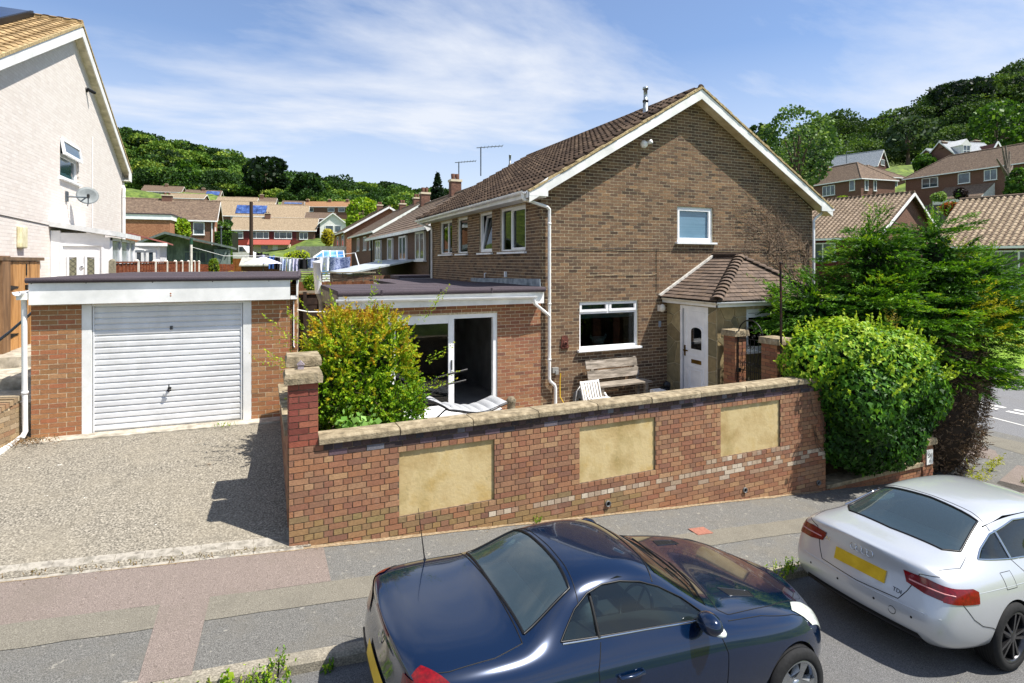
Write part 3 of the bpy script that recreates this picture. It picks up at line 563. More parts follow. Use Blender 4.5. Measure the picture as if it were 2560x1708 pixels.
pipe('downpipe', house, [(GW+.3, -.1, 4.72), (GW+.25, -.1, 4.62), (GW+.02, -.1, 4.5), (GW-.06, -.1, 4.42), (GW-.06, -.1, 1.9)], .036)
gutter('gutter', house, (GW+.5, .2, 4.76), (GW+.5, -.3, 4.76), .06)
# boiler flue on the roof, floodlight, cables
mb = MB(); fz = zroof(3.45); mb.lathe([(.065, -.1), (.065, .34), (.05, .34), (.05, .66), (.075, .66), (.07, .72), (0, .74)], Matrix.Translation((3.45, .75, fz)), 18); fl = mb.build('flue', M('galvanised_flue', ['#8e9699', '#b9c0c2'], .3, nscale=10, metal=.7), house)
MB().lathe([(.07, .33), (.075, .33), (.075, .38), (.07, .38)], Matrix.Translation((3.45, .75, fz)), 16).build('flue_band', BLACK, fl)
mb = MB(); mb.lathe([(0, -.02), (.09, -.02), (.1, .03), (.06, .1), (0, .11)], Matrix.Translation((2.80, -.02, 6.11)) @ Matrix.Rotation(R(90), 4, 'X'), 18); mb.lathe([(.0, 0), (.035, 0), (.055, .12), (0, .12)], Matrix.Translation((2.86, -.1, 6.13)) @ Matrix.Rotation(R(55), 4, 'Y') @ Matrix.Rotation(R(60), 4, 'X'), 14)
mb.build('floodlight', WHITE, house)
cab = MB(); cab.tube([(.2+i*.42, -.02, 3.545+.012*math.sin(i*1.9)) for i in range(21)], .007, 6); cab.build('cable', BLACK, house)
MB().tube([(3.2, -.02, 3.55), (3.2, -.02, 3.2), (3.205, -.02, 2.5)], .006, 6).build('cable', BLACK, house)
MB().tube([(3.2, -.02, 2.95), (3.06, -.02, 2.93), (2.2, -.02, 2.95), (1.2, -.02, 2.93)], .004, 6).build('cable', MORT, house)
# wall plaque, outside socket, doorbell, bulkhead lamp
mb = MB(); pl_ = [(.5+.0, 1.26), (.7, 1.26), (.69, 1.46)]+[(.6+.09*math.cos(t), 1.46+.1*math.sin(t)) for t in np.linspace(0, PI, 9)]+[(.51, 1.46)]; mb.prism(pl_, 'y', -.035, .0); mb.lathe([(.035, 0), (.06, .0), (.06, .025), (.035, .025)], Matrix.Translation((.605, -.035, 1.37)) @ Matrix.Rotation(R(90), 4, 'X'), 16); mb.box(.52, .68, -.05, 0, 1.275, 1.30)
mb.build('wall_plaque', M('rust_red_cast_iron', ['#3d2019', '#5a2f24', '#6d3d2f'], .7, nscale=40, namt=.3, bump=.6), house)
mb = MB().box(.27, .42, -.07, 0, .73, .85); mb.box(.33, .4, -.1, -.07, .70, .78); mb.build('outside_socket', M('grey_socket_box', '#8e8d88', .6), house)
mb = MB().box(3.27, 3.33, -.03, 0, 1.63, 1.77); mb.build('door_bell', M('bell_grey', '#8c96a3', .5), house)
mb = MB().sphere((3.3, -.11, 2.1), .085, .075, .1); mb.box(3.24, 3.3, -.1, 0, 2.02, 2.18); mb.build('porch_lamp', M('opal_lamp', '#dcd6c8', .4), house)
# ------------------------------------------------------------------ flat-roofed extension with the sliding door
EX0, EX1 = -4.25, -.002; od = [(-3.45-EX0, -1.055-EX0, .08, 2.135)]
mb = MB(); wall_mesh(mb, 0, EX1-EX0, -.2, 2.45, od, (EX0, 0.0, 0), 0, .12); ext = mb.build('extension_wall', MORT, house)
place_bricks(ext, brick_rects(0, EX1-EX0, 0, 2.4, 's', od, ph=.02), (EX0, .0, 0), 0, RED_O, RED_S)
mb = MB(); mb.box(EX0+.004, EX0+.1, .02, 2.9, -.2, 2.44); mb.build('extension_side_wall', M('extension_side_brick', ['#7a4632', '#8f543a'], .9, nscale=12, namt=.3), house)
T_e = Matrix.Identity(4); INT = M('dim_interior', ['#85827e', '#96938f'], .9, nscale=2, namt=.2)
room(house, T_e, -3.9, -.6, .06, 2.3, 4.2, INT)
pd = MB(); frame_bars(pd, T_e, -3.45, -1.055, .08, 2.135, .09, .02, .12); door_ = pd.build('patio_door', WHITE, house)
mb = MB(); frame_bars(mb, T_e, -3.36, -2.06, .15, 2.05, .095, .035, .075); mb.box(-2.15, -2.03, .025, .09, .15, 2.05); mb.build('sliding_leaf', WHITE, door_)
MB().box(-3.28, -2.14, .05, .056, .24, 1.97).build('pane', PANE, door_); MB().box(-2.10, -2.075, -.0, .03, .98, 1.18).build('handle', M('door_handle_grey', '#55585a', .4, metal=.5), door_)
MB().box(-3.45, -1.0, -.14, .02, .03, .085).build('threshold', WHITE, door_)
# L-shaped felt roof
mb = MB(); mb.box(-4.42, -.02, -.24, 2.95, 2.60, 2.69); mb.box(-2.3, -.02, 2.95, 8.55, 2.55, 2.64)
mb.tube([(-4.42, -.245, 2.635), (-.02, -.245, 2.635)], .055, 10); er = mb.build('extension_roof', FELT, house)
for i in range(4): MB().box(-4.40, -.03, -.2+.75*i, -.18+.75*i, 2.69, 2.694).build('felt_lap', FELT, er)
for x in (-3.6, -2.4, -1.3): MB().box(x-.012, x+.012, -.306, -.2, 2.58, 2.694).build('felt_seam', FELT, er)
MB().box(-4.40, -.025, -.205, -.18, 2.33, 2.60).build('fascia', WHITE_WOOD, house); MB().box(-4.42, -4.39, -.2, 2.9, 2.30, 2.60).build('fascia', M('weathered_board', ['#6a655c', '#8b857a'], .9, nscale=8), house)
MB().box(-4.40, -.025, -.18, 0, 2.36, 2.385).build('soffit', WHITE_WOOD, house)
gutter('gutter', house, (-4.45, -.27, 2.53), (-.25, -.27, 2.50), .056)
pipe('downpipe', house, [(-.3, -.27, 2.5), (-.3, -.27, 2.40), (-.27, -.24, 2.33), (.1, -.12, 2.08), (.17, -.1, 2.02)], .034)
mb = MB().prism([(-.02, 2.69), (4.55, 2.66), (4.55, 2.76), (.0, 2.86)], 'x', -.03, -.012); mb.build('lead_flashing', LEAD, house); pipe('overflow_pipe', house, [(-.01, 3.35, 2.92), (-.05, 3.35, 2.92), (-.05, 3.35, 2.80)], .02)
MB().box(-.06, -.005, 1.9, 1.96, 2.85, 2.99).build('vent_pipe', WHITE, house)
# ------------------------------------------------------------------ porch: stone-clad walls, door on its left side, hipped tiled roof
PX0, PX1, PY = 3.54, 6.55, -1.68; PZ = 2.26
STONES = ['#8a7a58', '#9c8a64', '#7d6e50', '#a5946e', '#6f684f', '#938460', '#857a5e']
ST_O, _ = brickpair('crazy_paving_stone', STONES, rough=.85, nscale=9, namt=.25, bump=.5, bscale=40)
mb = MB(); ops = [(-.49+1.68, 1.68-.0, 0, 0)]
pw_open_side = [(.49, 1.42, .05, 2.2)]; Tp = Matrix.Translation((PX0, 0, 0)) @ Matrix.Rotation(R(-90), 4, 'Z')
mb = MB(); wall_mesh(mb, 0, 1.68, -.1, PZ, pw_open_side, (PX0, 0, 0), R(-90), .1); po = [(4.42-PX0, 5.88-PX0, 1.17, 2.15)]
wall_mesh(mb, 0, PX1-PX0, -.1, PZ, po, (PX0, PY, 0), 0, .1); mb.box(PX1-.1, PX1, PY+.01, -.01, -.1, PZ)
porch = mb.build('porch_wall', M('crazy_paving_joint', ['#a99c80', '#bdb092'], .95, nscale=12), house)
def crazy(T, u0, u1, z0, z1, opens, seed, n):
    """irregular stones: clipped Voronoi cells set slightly proud"""
    rs = random.Random(seed); pts = [(rs.uniform(u0, u1), rs.uniform(z0, z1)) for _ in range(n)]
    for i, p in enumerate(pts):
        poly = [(u0, z0), (u1, z0), (u1, z1), (u0, z1)]
        for j, q in enumerate(pts):
            if i == j: continue
            mx_, mz_ = (p[0]+q[0])/2, (p[1]+q[1])/2; dx, dz = q[0]-p[0], q[1]-p[1]; L = math.hypot(dx, dz); off = .012
            out = []
            for k in range(len(poly)):
                a, b = poly[k], poly[(k+1) % len(poly)]; da = ((a[0]-mx_)*dx+(a[1]-mz_)*dz)/L+off; db = ((b[0]-mx_)*dx+(b[1]-mz_)*dz)/L+off
                if da <= 0: out.append(a)
                if da*db < 0: t = da/(da-db); out.append((a[0]+(b[0]-a[0])*t, a[1]+(b[1]-a[1])*t))
            poly = out
            if len(poly) < 3: break
        if len(poly) < 3: continue
        cx, cz = sum(a[0] for a in poly)/len(poly), sum(a[1] for a in poly)/len(poly)
        if any(o[0]-.02 < cx < o[1]+.02 and o[2]-.02 < cz < o[3]+.02 for o in opens): continue
        MB().prism(poly, 'y', -.012-rs.uniform(0, .008), .01, T=T).build('stone', ST_O, porch)
crazy(Tp, .01, .48, 0, PZ-.05, [], 1, 11); crazy(Tp, 1.43, 1.67, 0, PZ-.05, [], 2, 8)
Tf = Matrix.Translation((PX0, PY, 0)); crazy(Tf, .01, .87, 0, PZ-.05, [], 3, 18); crazy(Tf, 2.35, PX1-PX0-.01, 0, PZ-.05, [], 5, 12); crazy(Tf, .88, 2.34, 0, 1.15, [], 6, 14)
room(house, Tf, .1, 2.9, .0, 2.2, 1.5, M('porch_dark', '#0d0c0b', .9), .11)
pwn = window(house, (PX0, PY, 0), 0, 4.42-PX0, 5.88-PX0, 1.19, 2.15, fw=.09, sill=.1, hm=[(2.0, .95, 2.3)], rec=.02)
MB().box(1.95, 2.2, .3, .31, 1.25, 1.9, T=Tf).build('curtain', M('olive_curtain', '#5c5a44', .9), pwn)
# front door
dm = MB(); frame_bars(dm, Tp, .49, 1.42, .03, 2.2, .07, -.01, .08); fd = dm.build('front_door', WHITE, house)
mb = MB(); mb.box(.62, 1.39, .0, .05, .06, 2.16, T=Tp); leaf = mb.build('door_leaf', WHITE, fd)
mb = MB(); frame_bars(mb, Tp, .69, 1.32, 1.02, 2.08, .018, -.012, .0); frame_bars(mb, Tp, .74, 1.27, .2, .78, .02, -.014, .0); frame_bars(mb, Tp, .80, 1.21, .27, .71, .02, -.018, .0); mb.build('moulding', WHITE, leaf)
arch = [(-.17, 0), (.17, 0), (.17, .42)]+[(.17*math.cos(t), .42+.09*math.sin(t)) for t in np.linspace(0, PI, 9)][1:-1]+[(-.17, .42)]
arch = [(1.05+a*.0+(a), 1.2+b) for a, b in arch]
MB().prism([(1.05+(a-1.05)*1.22, 1.42+(b-1.42)*1.12) for a, b in arch], 'y', -.016, .0, T=Tp).build('moulding', WHITE, leaf)
MB().prism(arch, 'y', -.02, -.01, T=Tp).build('pane', DARKGLASS, leaf)
BRASS = M('brass', ['#6b5426', '#8a6d35'], .35, metal=.8, namt=.1); MB().box(.88, 1.2, -.015, 0, .86, .95, T=Tp).build('letter_box', BRASS, fd); mb = MB(); mb.box(.63, .68, -.012, 0, 1.0, 1.25, T=Tp); mb.box(.64, .78, -.05, -.03, 1.12, 1.15, T=Tp); mb.build('door_handle', BRASS, fd)
# porch roof
RX0, RX1, RY = 3.30, 6.72, -1.93; RZ = 2.37; PRX, PRY, PRZ = 5.05, -.88, 3.36
def hip(mb_, k=0): mb_.add([(RX0, 0, RZ-k), (RX0, RY, RZ-k), (RX1, RY, RZ-k), (RX1, 0, RZ-k), (PRX, 0, PRZ-k), (PRX, PRY, PRZ-k)], [(0, 1, 5, 4), (1, 2, 5), (2, 3, 4, 5), (0, 3, 2, 1)])
mb = MB(); hip(mb, .02); pr = mb.build('porch_roof', M('porch_roof_board', '#4a3d34', .9), house)
def plain_tiles(parent, org, u, v, poly, tw, gauge, mo, seed):
    """overlapping plain tiles on a roof face given as a polygon in its own (u,v) plane; edge tiles are cut"""
    u = Vector(u).normalized(); v = Vector(v).normalized(); n = u.cross(v); B = Matrix.Translation(org) @ Matrix((u, v, n)).transposed().to_4x4(); rs = random.Random(seed)
    us = [p[0] for p in poly]; vs_ = [p[1] for p in poly]; th = .014
    def clip(pl):
        for i in range(len(poly)):
            a, b = poly[i], poly[(i+1) % len(poly)]; out = []
            for k in range(len(pl)):
                p, q = pl[k], pl[(k+1) % len(pl)]; f = lambda r: (b[0]-a[0])*(r[1]-a[1])-(b[1]-a[1])*(r[0]-a[0]); fp, fq = f(p), f(q)
                if fp >= 0: out.append(p)
                if fp*fq < 0: t = fp/(fp-fq); out.append((p[0]+(q[0]-p[0])*t, p[1]+(q[1]-p[1])*t))
            pl = out
            if len(pl) < 3: return None
        return pl
    r = 0
    while min(vs_)+r*gauge < max(vs_)-.02:
        b0 = min(vs_)+r*gauge; a0 = min(us)-tw*(.5 if r % 2 else 0)
        while a0 < max(us):
            pl = clip([(a0+.003, b0), (a0+tw-.003, b0), (a0+tw-.003, b0+gauge*1.3), (a0+.003, b0+gauge*1.3)])
            if pl:
                k = rs.uniform(-.003, .004); f = lambda p: .012+k+.022*(1-(p[1]-b0)/(gauge*1.3)); m = len(pl)
                MB().add([(p[0], p[1], f(p)) for p in pl]+[(p[0], p[1], f(p)-th) for p in pl], [tuple(range(m)), tuple(range(2*m-1, m-1, -1))]+[(i, m+i, m+(i+1) % m, (i+1) % m) for i in range(m)], T=B).build('roof_tile', mo, parent)
            a0 += tw
        r += 1
sl = Vector((PRX-RX0, 0, PRZ-RZ)); L1 = sl.length; plain_tiles(pr, (RX0, 0, RZ), (0, -1, 0), sl, [(0, 0), (-RY, 0), (-PRY, L1), (0, L1)], .185, .145, PT_O, 1)
sl2 = Vector((0, PRY-RY, PRZ-RZ)); L2 = sl2.length; plain_tiles(pr, (RX0, RY, RZ), (1, 0, 0), sl2, [(0, 0), (RX1-RX0, 0), (PRX-RX0, L2)], .185, .118, PT_O, 2)
def bonnets(a, b, n, name, up=Vector((0, 0, 1)), r=.1):
    a = Vector(a); b = Vector(b); d = (b-a).normalized(); side_ = d.cross(up).normalized(); up2 = side_.cross(d)
    for i in range(n):
        p = a+(b-a)*((i)/n); L = (b-a).length/n*1.25; vs = []
        for t, rr_, l in ((0, r*1.12, .03), (L, r*.85, 0)):
            vs += [p+d*t+side_*rr_*math.cos(q)+up2*(rr_*.62*math.sin(q)+l) for q in np.linspace(0, PI, 7)]
        vs += [x-up2*.016 for x in vs[:7]]
        MB().add(vs, [(j, j+1, 8+j, 7+j) for j in range(6)]+[(14+j, 15+j, j+1, j) for j in range(6)], False).build(name, PT_O, pr)
bonnets((RX0-.02, RY-.02, RZ+.02), (PRX, PRY, PRZ+.0), 14, 'hip_tile', r=.13); bonnets((RX1+.02, RY-.02, RZ+.02), (PRX, PRY, PRZ+.0), 14, 'hip_tile', r=.1)
MB().tube([(PRX, -.0, PRZ+.03), (PRX, PRY-.02, PRZ+.02)], .085, 14).build('ridge_tile', TILE_O, pr)
mb = MB(); mb.beam((RX0-.02, -.03, RZ+.04), (PRX, -.03, PRZ+.07), .08, .05); mb.build('mortar_fillet', M('white_mortar', ['#b5b1a8', '#d2cfc7'], .9, nscale=14, bump=.4), pr)
mb = MB(); mb.box(RX0+.08, RX0+.105, RY+.08, -.01, RZ-.13, RZ); mb.box(RX0+.08, RX1-.08, RY+.08, RY+.105, RZ-.13, RZ); mb.box(RX0+.1, PX0+.0, RY+.1, -.01, RZ-.125, RZ-.11); mb.box(RX0+.1, RX1-.1, RY+.1, PY-.0, RZ-.125, RZ-.11); mb.build('porch_fascia', WHITE_WOOD, house)
gutter('gutter', house, (RX0+.03, -.1, RZ-.01), (RX0+.03, RY, RZ-.02), .05, M('cream_gutter', '#cfc8b4', .5)); gutter('gutter', house, (RX0, RY+.03, RZ-.01), (RX1+.15, RY+.03, RZ-.02), .05)
# dead creeper stems on the far end of the gable
mb = MB(); rs = random.Random(4)
def stem(x, z, a, L, r, dep):
    pts = [(x, -.025, z)]; n = max(3, int(L/.12))
    for i in range(n):
        a += rs.gauss(0, .33); x += math.cos(a)*.12; z += math.sin(a)*.12
        if not (5.6 < x < 8.9 and z < 4.75+max(0, (8.9-x))*.55): break
        pts.append((x, -.02-rs.uniform(0, .05), z))
        if dep < 3 and rs.random() < .3: stem(x, z, a+rs.choice((-1, 1))*rs.uniform(.4, 1.1), L*.6, r*.6, dep+1)
    if len(pts) > 2: mb.tube(pts, r, 5, False, r2=r*.4)
for i in range(10): stem(rs.uniform(6.9, 8.7), rs.uniform(2.4, 3.6), R(rs.uniform(70, 130)), rs.uniform(1.4, 3.0), rs.uniform(.007, .014), 0)
mb.build('dead_creeper', M('dry_creeper_stem', ['#5c4a3c', '#7d6a58', '#94826e'], .9, nscale=20, namt=.25), label='leafless dry creeper clinging to the right end of the brown gable', cat='creeper')
# ------------------------------------------------------------------ garage
garage = thing('garage', 'flat-roofed orange brick garage with white ribbed up-and-over door', 'garage', (*gpt(1.06, 2.4), .57), rotz=GA)
TG = Matrix.Translation((GP[0], GP[1], 0)) @ Matrix.Rotation(GA, 4, 'Z'); GO = (GP[0], GP[1], 0)
gop = [(-.13, 2.27, .3, 2.6)]
mb = MB(); wall_mesh(mb, -.764, 2.885, .4, 2.62, gop, GO, GA, .1); gwl = mb.build('front_wall', MORT, garage)
place_bricks(gwl, brick_rects(-.764, 2.885, .56, 2.62, 's', gop, ph=0), GO, GA, ORANGE_O, ORANGE_S, proud=.003)
mb = MB(); mb.box(2.89, 3.0, .25, 5.0, .4, 2.85, T=TG); mb.box(-.764, -.66, .02, 5.0, .4, 2.7, T=TG); mb.box(-.66, 2.9, 4.9, 5.0, .4, 2.7, T=TG); gsw = mb.build('side_wall', MORT, garage)
pxy = gpt(2.885, .02)
# right-hand return pier, set back, catching the sun
place_bricks(gsw, brick_rects(0, .118, .56, 2.84, 's', ph=-.11), (*gpt(2.887, .248), 0), GA, ORANGE_O, ORANGE_S, nobj=60, proud=.006)
mb = MB(); mb.box(-.13, 0, -.0, .08, .56, 2.585, T=TG); mb.box(2.14, 2.27, -.0, .08, .56, 2.585, T=TG); mb.box(-.0, 2.14, .01, .08, 2.55, 2.60, T=TG); mb.build('door_frame', WHITE_WOOD, garage, bevel=.004)
gd = MB().box(.012, 2.128, .05, .07, .575, 2.55, T=TG).build('garage_door', WHITE, garage)
GDW = M('garage_door_white', ['#d3d4d5', '#e0e1e2'], .45, nscale=1.5, namt=.06, spec=.4, stain=[(2.5, .52, .75, '#a9a79f', .4, (1, 1, .35))])
ns = 21; h = (2.545-.585)/ns
sme = None
for i in range(ns):
    z = .585+i*h
    MB().prism([(.05, z+.004), (.030, z+.008), (.024, z+.018), (.024, z+h-.022), (.034, z+h-.012), (.05, z+h-.006)], 'x', .03, 2.11, T=TG).build('door_slat', GDW, gd)
mb = MB(); mb.box(.01, .032, .012, .05, .575, 2.55, T=TG); mb.box(2.108, 2.13, .012, .05, .575, 2.55, T=TG); mb.build('door_edge', GDW, gd)
mb = MB(); mb.lathe([(0, 0), (.025, 0), (.025, .02), (.012, .03), (.012, .06), (0, .06)], TG @ Matrix.Translation((1.056, .022, 1.19)) @ Matrix.Rotation(R(90), 4, 'X'), 14); mb.box(1.048, 1.064, -.045, -.03, 1.14, 1.26, T=TG); mb.sphere(tuple(TG @ Vector((1.056, -.03, 1.16))), .035, .02, .022)
mb.build('door_handle', M('handle_black_chrome', '#2a2a2b', .3, metal=.5), gd); MB().box(1.06, 1.098, .012, .024, 2.14, 2.2, T=TG).build('lock_plate', M('lock_grey', '#4b4c4e', .5), gd)
fa = MB().box(-.745, 2.885, -.14, -.115, 2.60, 2.955, T=TG).build('fascia', WHITE_WOOD, garage)
mb = MB()
for u_ in (.02, .9, 1.75, 2.6, -.66): mb.lathe([(0, 0), (.009, 0), (.009, .003), (0, .004)], TG @ Matrix.Translation((u_-.05, -.14, 2.92)) @ Matrix.Rotation(R(90), 4, 'X'), 8)
mb.build('screw', M('dull_screw', '#77736c', .6), fa)
mb = MB()
for z in (2.70, 2.735): mb.lathe([(0, 0), (.012, 0), (.012, .002), (0, .003)], TG @ Matrix.Translation((1.1, -.14, z)) @ Matrix.Rotation(R(90), 4, 'X'), 10)
mb.build('screw_hole', M('rusty_hole', '#9c5f35', .8), fa)
MB().prism([(-.12, 2.66), (-.12, 2.95), (5.0, 2.95), (5.0, 2.80)], 'x', 2.985, 3.01, T=TG).build('fascia', WHITE_WOOD, garage); mb = MB(); mb.box(-.75, -.72, -.11, 5.0, 2.7, 2.95, T=TG); mb.build('fascia', WHITE_WOOD, garage)
MB().box(2.89, 3.0, -.11, .25, 2.60, 2.66, T=TG).build('soffit', WHITE_WOOD, garage)
mb = MB(); mb.box(-.75, 3.02, -.12, 5.05, 2.93, 3.0, T=TG); mb.tube([TG @ Vector((-.775, -.15, 2.965)), TG @ Vector((3.03, -.15, 2.975))], .042, 10); mb.tube([TG @ Vector((3.02, -.15, 2.975)), TG @ Vector((3.02, 5.05, 3.0))], .035, 10); grf = mb.build('felt_roof', FELT, garage)
for v in (.9, 1.8, 2.7, 3.6): MB().box(-.74, 3.0, v, v+.02, 3.0, 3.004, T=TG).build('felt_lap', FELT, grf)
gutter('gutter', garage, TG @ Vector((-.83, 5.0, 2.84)), TG @ Vector((-.83, -.28, 2.80)), .055)
mb = MB(); mb.box(-.88, -.76, -.18, -.02, 2.68, 2.78, T=TG); mb.tube([TG @ Vector(p) for p in [(-.83, -.06, 2.72), (-.83, -.05, 2.6), (-.825, -.04, .85), (-.82, -.04, .70), (-.84, -.1, .62)]], .036, 12); mb.lathe([(.036, -.02), (.044, -.02), (.044, .02), (.036, .02)], TG @ Matrix.Translation((-.825, -.04, 1.28)), 12); mb.build('downpipe', PIPE, garage)
MB().tube([TG @ Vector((2.935, .235, 2.55)), TG @ Vector((2.935, .235, 1.75)), TG @ Vector((2.95, .235, 1.72))], .012, 8).build('conduit', PIPE, garage)
# white rain chute lying at the foot of the garage wall
mb = MB(); a_ = TG @ Vector((-.93, -.1, .60)); b_ = TG @ Vector((-1.0, -1.05, .46)); d_ = (b_-a_).normalized(); s__ = Vector((1, 0, 0)); mb.beam(a_, b_, .14, .012); mb.beam(a_+s__*.065+Vector((0, 0, .025)), b_+s__*.065+Vector((0, 0, .025)), .012, .06); mb.beam(a_-s__*.065+Vector((0, 0, .025)), b_-s__*.065+Vector((0, 0, .025)), .012, .06)
mb.build('rain_chute', PIPE, label='white plastic gutter channel lying on the drive by the garage downpipe', cat='gutter')
mb = MB(); rs = random.Random(3)
for i in range(90):
    p = Vector(gpt(rs.gauss(-.62, .16), rs.gauss(-.30, .09))+(.585+rs.random()*.03,)); q = p+Vector((rs.uniform(-.09, .09), rs.uniform(-.07, .07), rs.uniform(0, .07))); mb.tube([p, (p+q)/2+Vector((0, 0, .015)), q], .004, 4, False)
mb.build('dead_weeds', M('dry_weed', ['#5a4630', '#7a6142', '#8f7550'], .9, attr='face'), rnd=True, label='clump of dry brown weeds at the left foot of the garage', cat='weeds', kind=None)
# ------------------------------------------------------------------ boundary wall
YW = -4.17; XL, XR = -5.44, 3.75; CB = 1.05
bw = thing('boundary_wall', 'long red and tan brick boundary wall with stone coping and three cream rendered panels', 'wall', (-1, YW, pz(-1)))
panels = [(-4.136, -2.828), (-1.484, -.115), (1.223, 2.592)]
opn = [(a-XL, b-XL, 0.0, .825) for a, b in panels]
mb = MB(); mb.box(XL+.004, XR, YW+.05, YW+.22, -1.3, CB); wall_mesh(mb, .004, XR-XL, -1.3, CB, opn, (XL, YW+.002, 0), 0, .05); mb.box(XL+.003, XL+.006, YW+.002, YW+.05, -1.3, CB); core = mb.build('wall_core', MORT_D, bw)
def bfn(k, zm):
    t = int((CB-zm)/.075)
    if t >= 17: return 's'
    return 'h' if t in (0, 2) or (t >= 3 and t % 2 == 0) else 'f'
rc = [r for r in brick_rects(0, XR-XL, CB-28*.075, CB-.005, opens=opn, bondfn=bfn) if r[3] > pz(XL+r[1])-.03]
grp = {'dark': [], 'pale': [], 'moss': [], 'norm': []}
rs = random.Random(9)
for r in rc:
    t = int((CB-(r[2]+r[3])/2)/.075); x = XL+r[0]
    if t in (0, 1) and r[0] > .32: g = 'dark'
    elif t == 16 and x > -3 and rs.random() < .85: g = 'pale'
    elif t in (17, 18, 14) and x > .0 and rs.random() < (.45 if x > 1 else .25): g = 'pale'
    elif r[2] < pz(x)+.33 and x < -.5 and rs.random() < .6: g = 'moss'
    else: g = 'norm'
    grp[g].append(r)
MOSS_O, MOSS_S = brickpair('mossy_brick', ['#8c7550', '#95784f', '#857050', '#9a7452', '#8a7a50'], **BK)
for g, (mo, ms), n in (('norm', (BND_O, BND_S), 190), ('dark', (DARK_O, DARK_S), 40), ('pale', (PALE_O, PALE_S), 30), ('moss', (MOSS_O, MOSS_S), 40)):
    place_bricks(core, grp[g], (XL, YW, 0), 0, mo, ms, proud=.006, nobj=n)
OCHRE = M('cream_ochre_render', ['#a88f5c', '#b8a06f', '#c2ae80', '#b19862'], .9, nscale=1.6, namt=.16, bump=.35, bscale=30, detail=8, stain=[(2.2, .52, .72, '#8d7a42', .5, (1, 1, .6)), (5, .66, .74, '#6e6a40', .5, (1, 1, 1)), (3, .62, .75, '#e0d3ae', .6, (1, 1, .5))])
for a, b in panels: MB().box(a-.001, b+.001, YW+.022, YW+.06, -.001, .826).build('rendered_panel', OCHRE, bw)
STONE = M('weathered_coping_stone', ['#776b55', '#8e8067', '#9e9178'], .92, nscale=9, namt=.22, bump=.9, bscale=45, stain=[(4, .58, .72, '#6d6450', .6, (1, 1, 1)), (14, .68, .74, '#cfc8b4', .5, (1, 1, 1))])
x = XL+.33; i = 0
while x < XR-.3:
    L = min(.98, XR-.26-x); j = random.uniform(-.006, .006)
    mb = MB(); mb.prism([(YW-.055+j, CB), (YW+.27, CB), (YW+.27, CB+.085), (YW-.03+j, CB+.095), (YW-.055+j, CB+.07)], 'x', x, x+L-.008); mb.build('coping_stone', STONE, bw, bevel=.008); x += L
def pier(parent, x0, x1, y0, y1, zb, zt, capz, mo, ms, n=40, cap=True, ends=True):
    MB().box(x0+.004, x1-.004, y0+.004, y1-.004, zb, zt).build('pier_core', MORT_D, parent)
    c = parent.children[-1] if False else [o for o in bpy.data.objects if o.parent == parent and o.name.startswith('pier_core')][-1]
    place_bricks(c, brick_rects(0, x1-x0, zb, zt, bondfn=lambda k, z: 's', ph=0), (x0, y0, 0), 0, mo, ms, nobj=n, proud=.004)
    place_bricks(c, brick_rects(0, y1-y0, zb, zt, bondfn=lambda k, z: 's', ph=.112), (x0, y1, 0), R(-90), mo, ms, nobj=n//2, proud=.004)
    if cap:
        m = MB(); cx, cy = (x0+x1)/2, (y0+y1)/2; n_ = 9; rs_ = random.Random(int(x0*100)); w2 = (x1-x0)/2+.05; d2 = (y1-y0)/2+.05; ring = []
        for k in range(36):
            a = k/36*4; s_ = int(a); f = a-s_; px, py = [(-w2+2*w2*f, -d2), (w2, -d2+2*d2*f), (w2-2*w2*f, d2), (-w2, d2-2*d2*f)][s_]; ring.append((cx+px*(1+rs_.uniform(-.03, .03)), cy+py*(1+rs_.uniform(-.03, .03))))
        m.add([(p[0], p[1], capz) for p in ring]+[(p[0]+rs_.uniform(-.01, .01), p[1]+rs_.uniform(-.012, .012), capz+.07) for p in ring]+[((p[0]-cx)*.94+cx, (p[1]-cy)*.94+cy, capz+.125) for p in ring], [(k, (k+1) % 36, 36+(k+1) % 36, 36+k) for k in range(36)]+[(36+k, 36+(k+1) % 36, 72+(k+1) % 36, 72+k) for k in range(36)]+[tuple(range(72, 108)), tuple(range(35, -1, -1))])
        m.build('cap_stone', STONE, parent)
pier(bw, XL, XL+.325, YW, YW+.33, CB, 1.80, 1.80, *brickpair('pier_red_brick', ['#6f3a30', '#85453a', '#94543e', '#7a4038', '#9c6048'], **BK))
# return wall along the drive and the second pier
mb = MB().box(XL, XL+.22, YW+.33, -.95, -.4, 1.10); rw = mb.build('return_wall', MORT_D, bw); place_bricks(rw, brick_rects(0, 2.9, -.1, 1.1, 's'), (XL, -.95, 0), R(-90), BND_O, BND_S, nobj=0, proud=.004); MB().box(XL-.04, XL+.26, YW+.34, -.95, 1.10, 1.17).build('coping_stone', STONE, bw)
pp = thing('gate_pier', 'shorter red brick pier with stone cap standing behind the front pier of the drive', 'pier', (-5.25, -3.56, 0)); pier(pp, -5.405, -5.09, -3.72, -3.40, .9, 1.93, 1.93, RED_O, RED_S, 30)
mb = MB(); mb.box(-5.33, -5.26, -3.93, -3.87, 1.925, 1.98); mb.prism([(-5.34, 1.98), (-5.25, 1.98), (-5.295, 2.03)], 'y', -3.94, -3.86); mb.build('garden_ornament', M('faded_ornament', ['#8a7f86', '#a49aa0', '#6e5a60'], .8, nscale=30, namt=.3), label='little faded ornament standing on the cap of the front drive pier', cat='ornament')
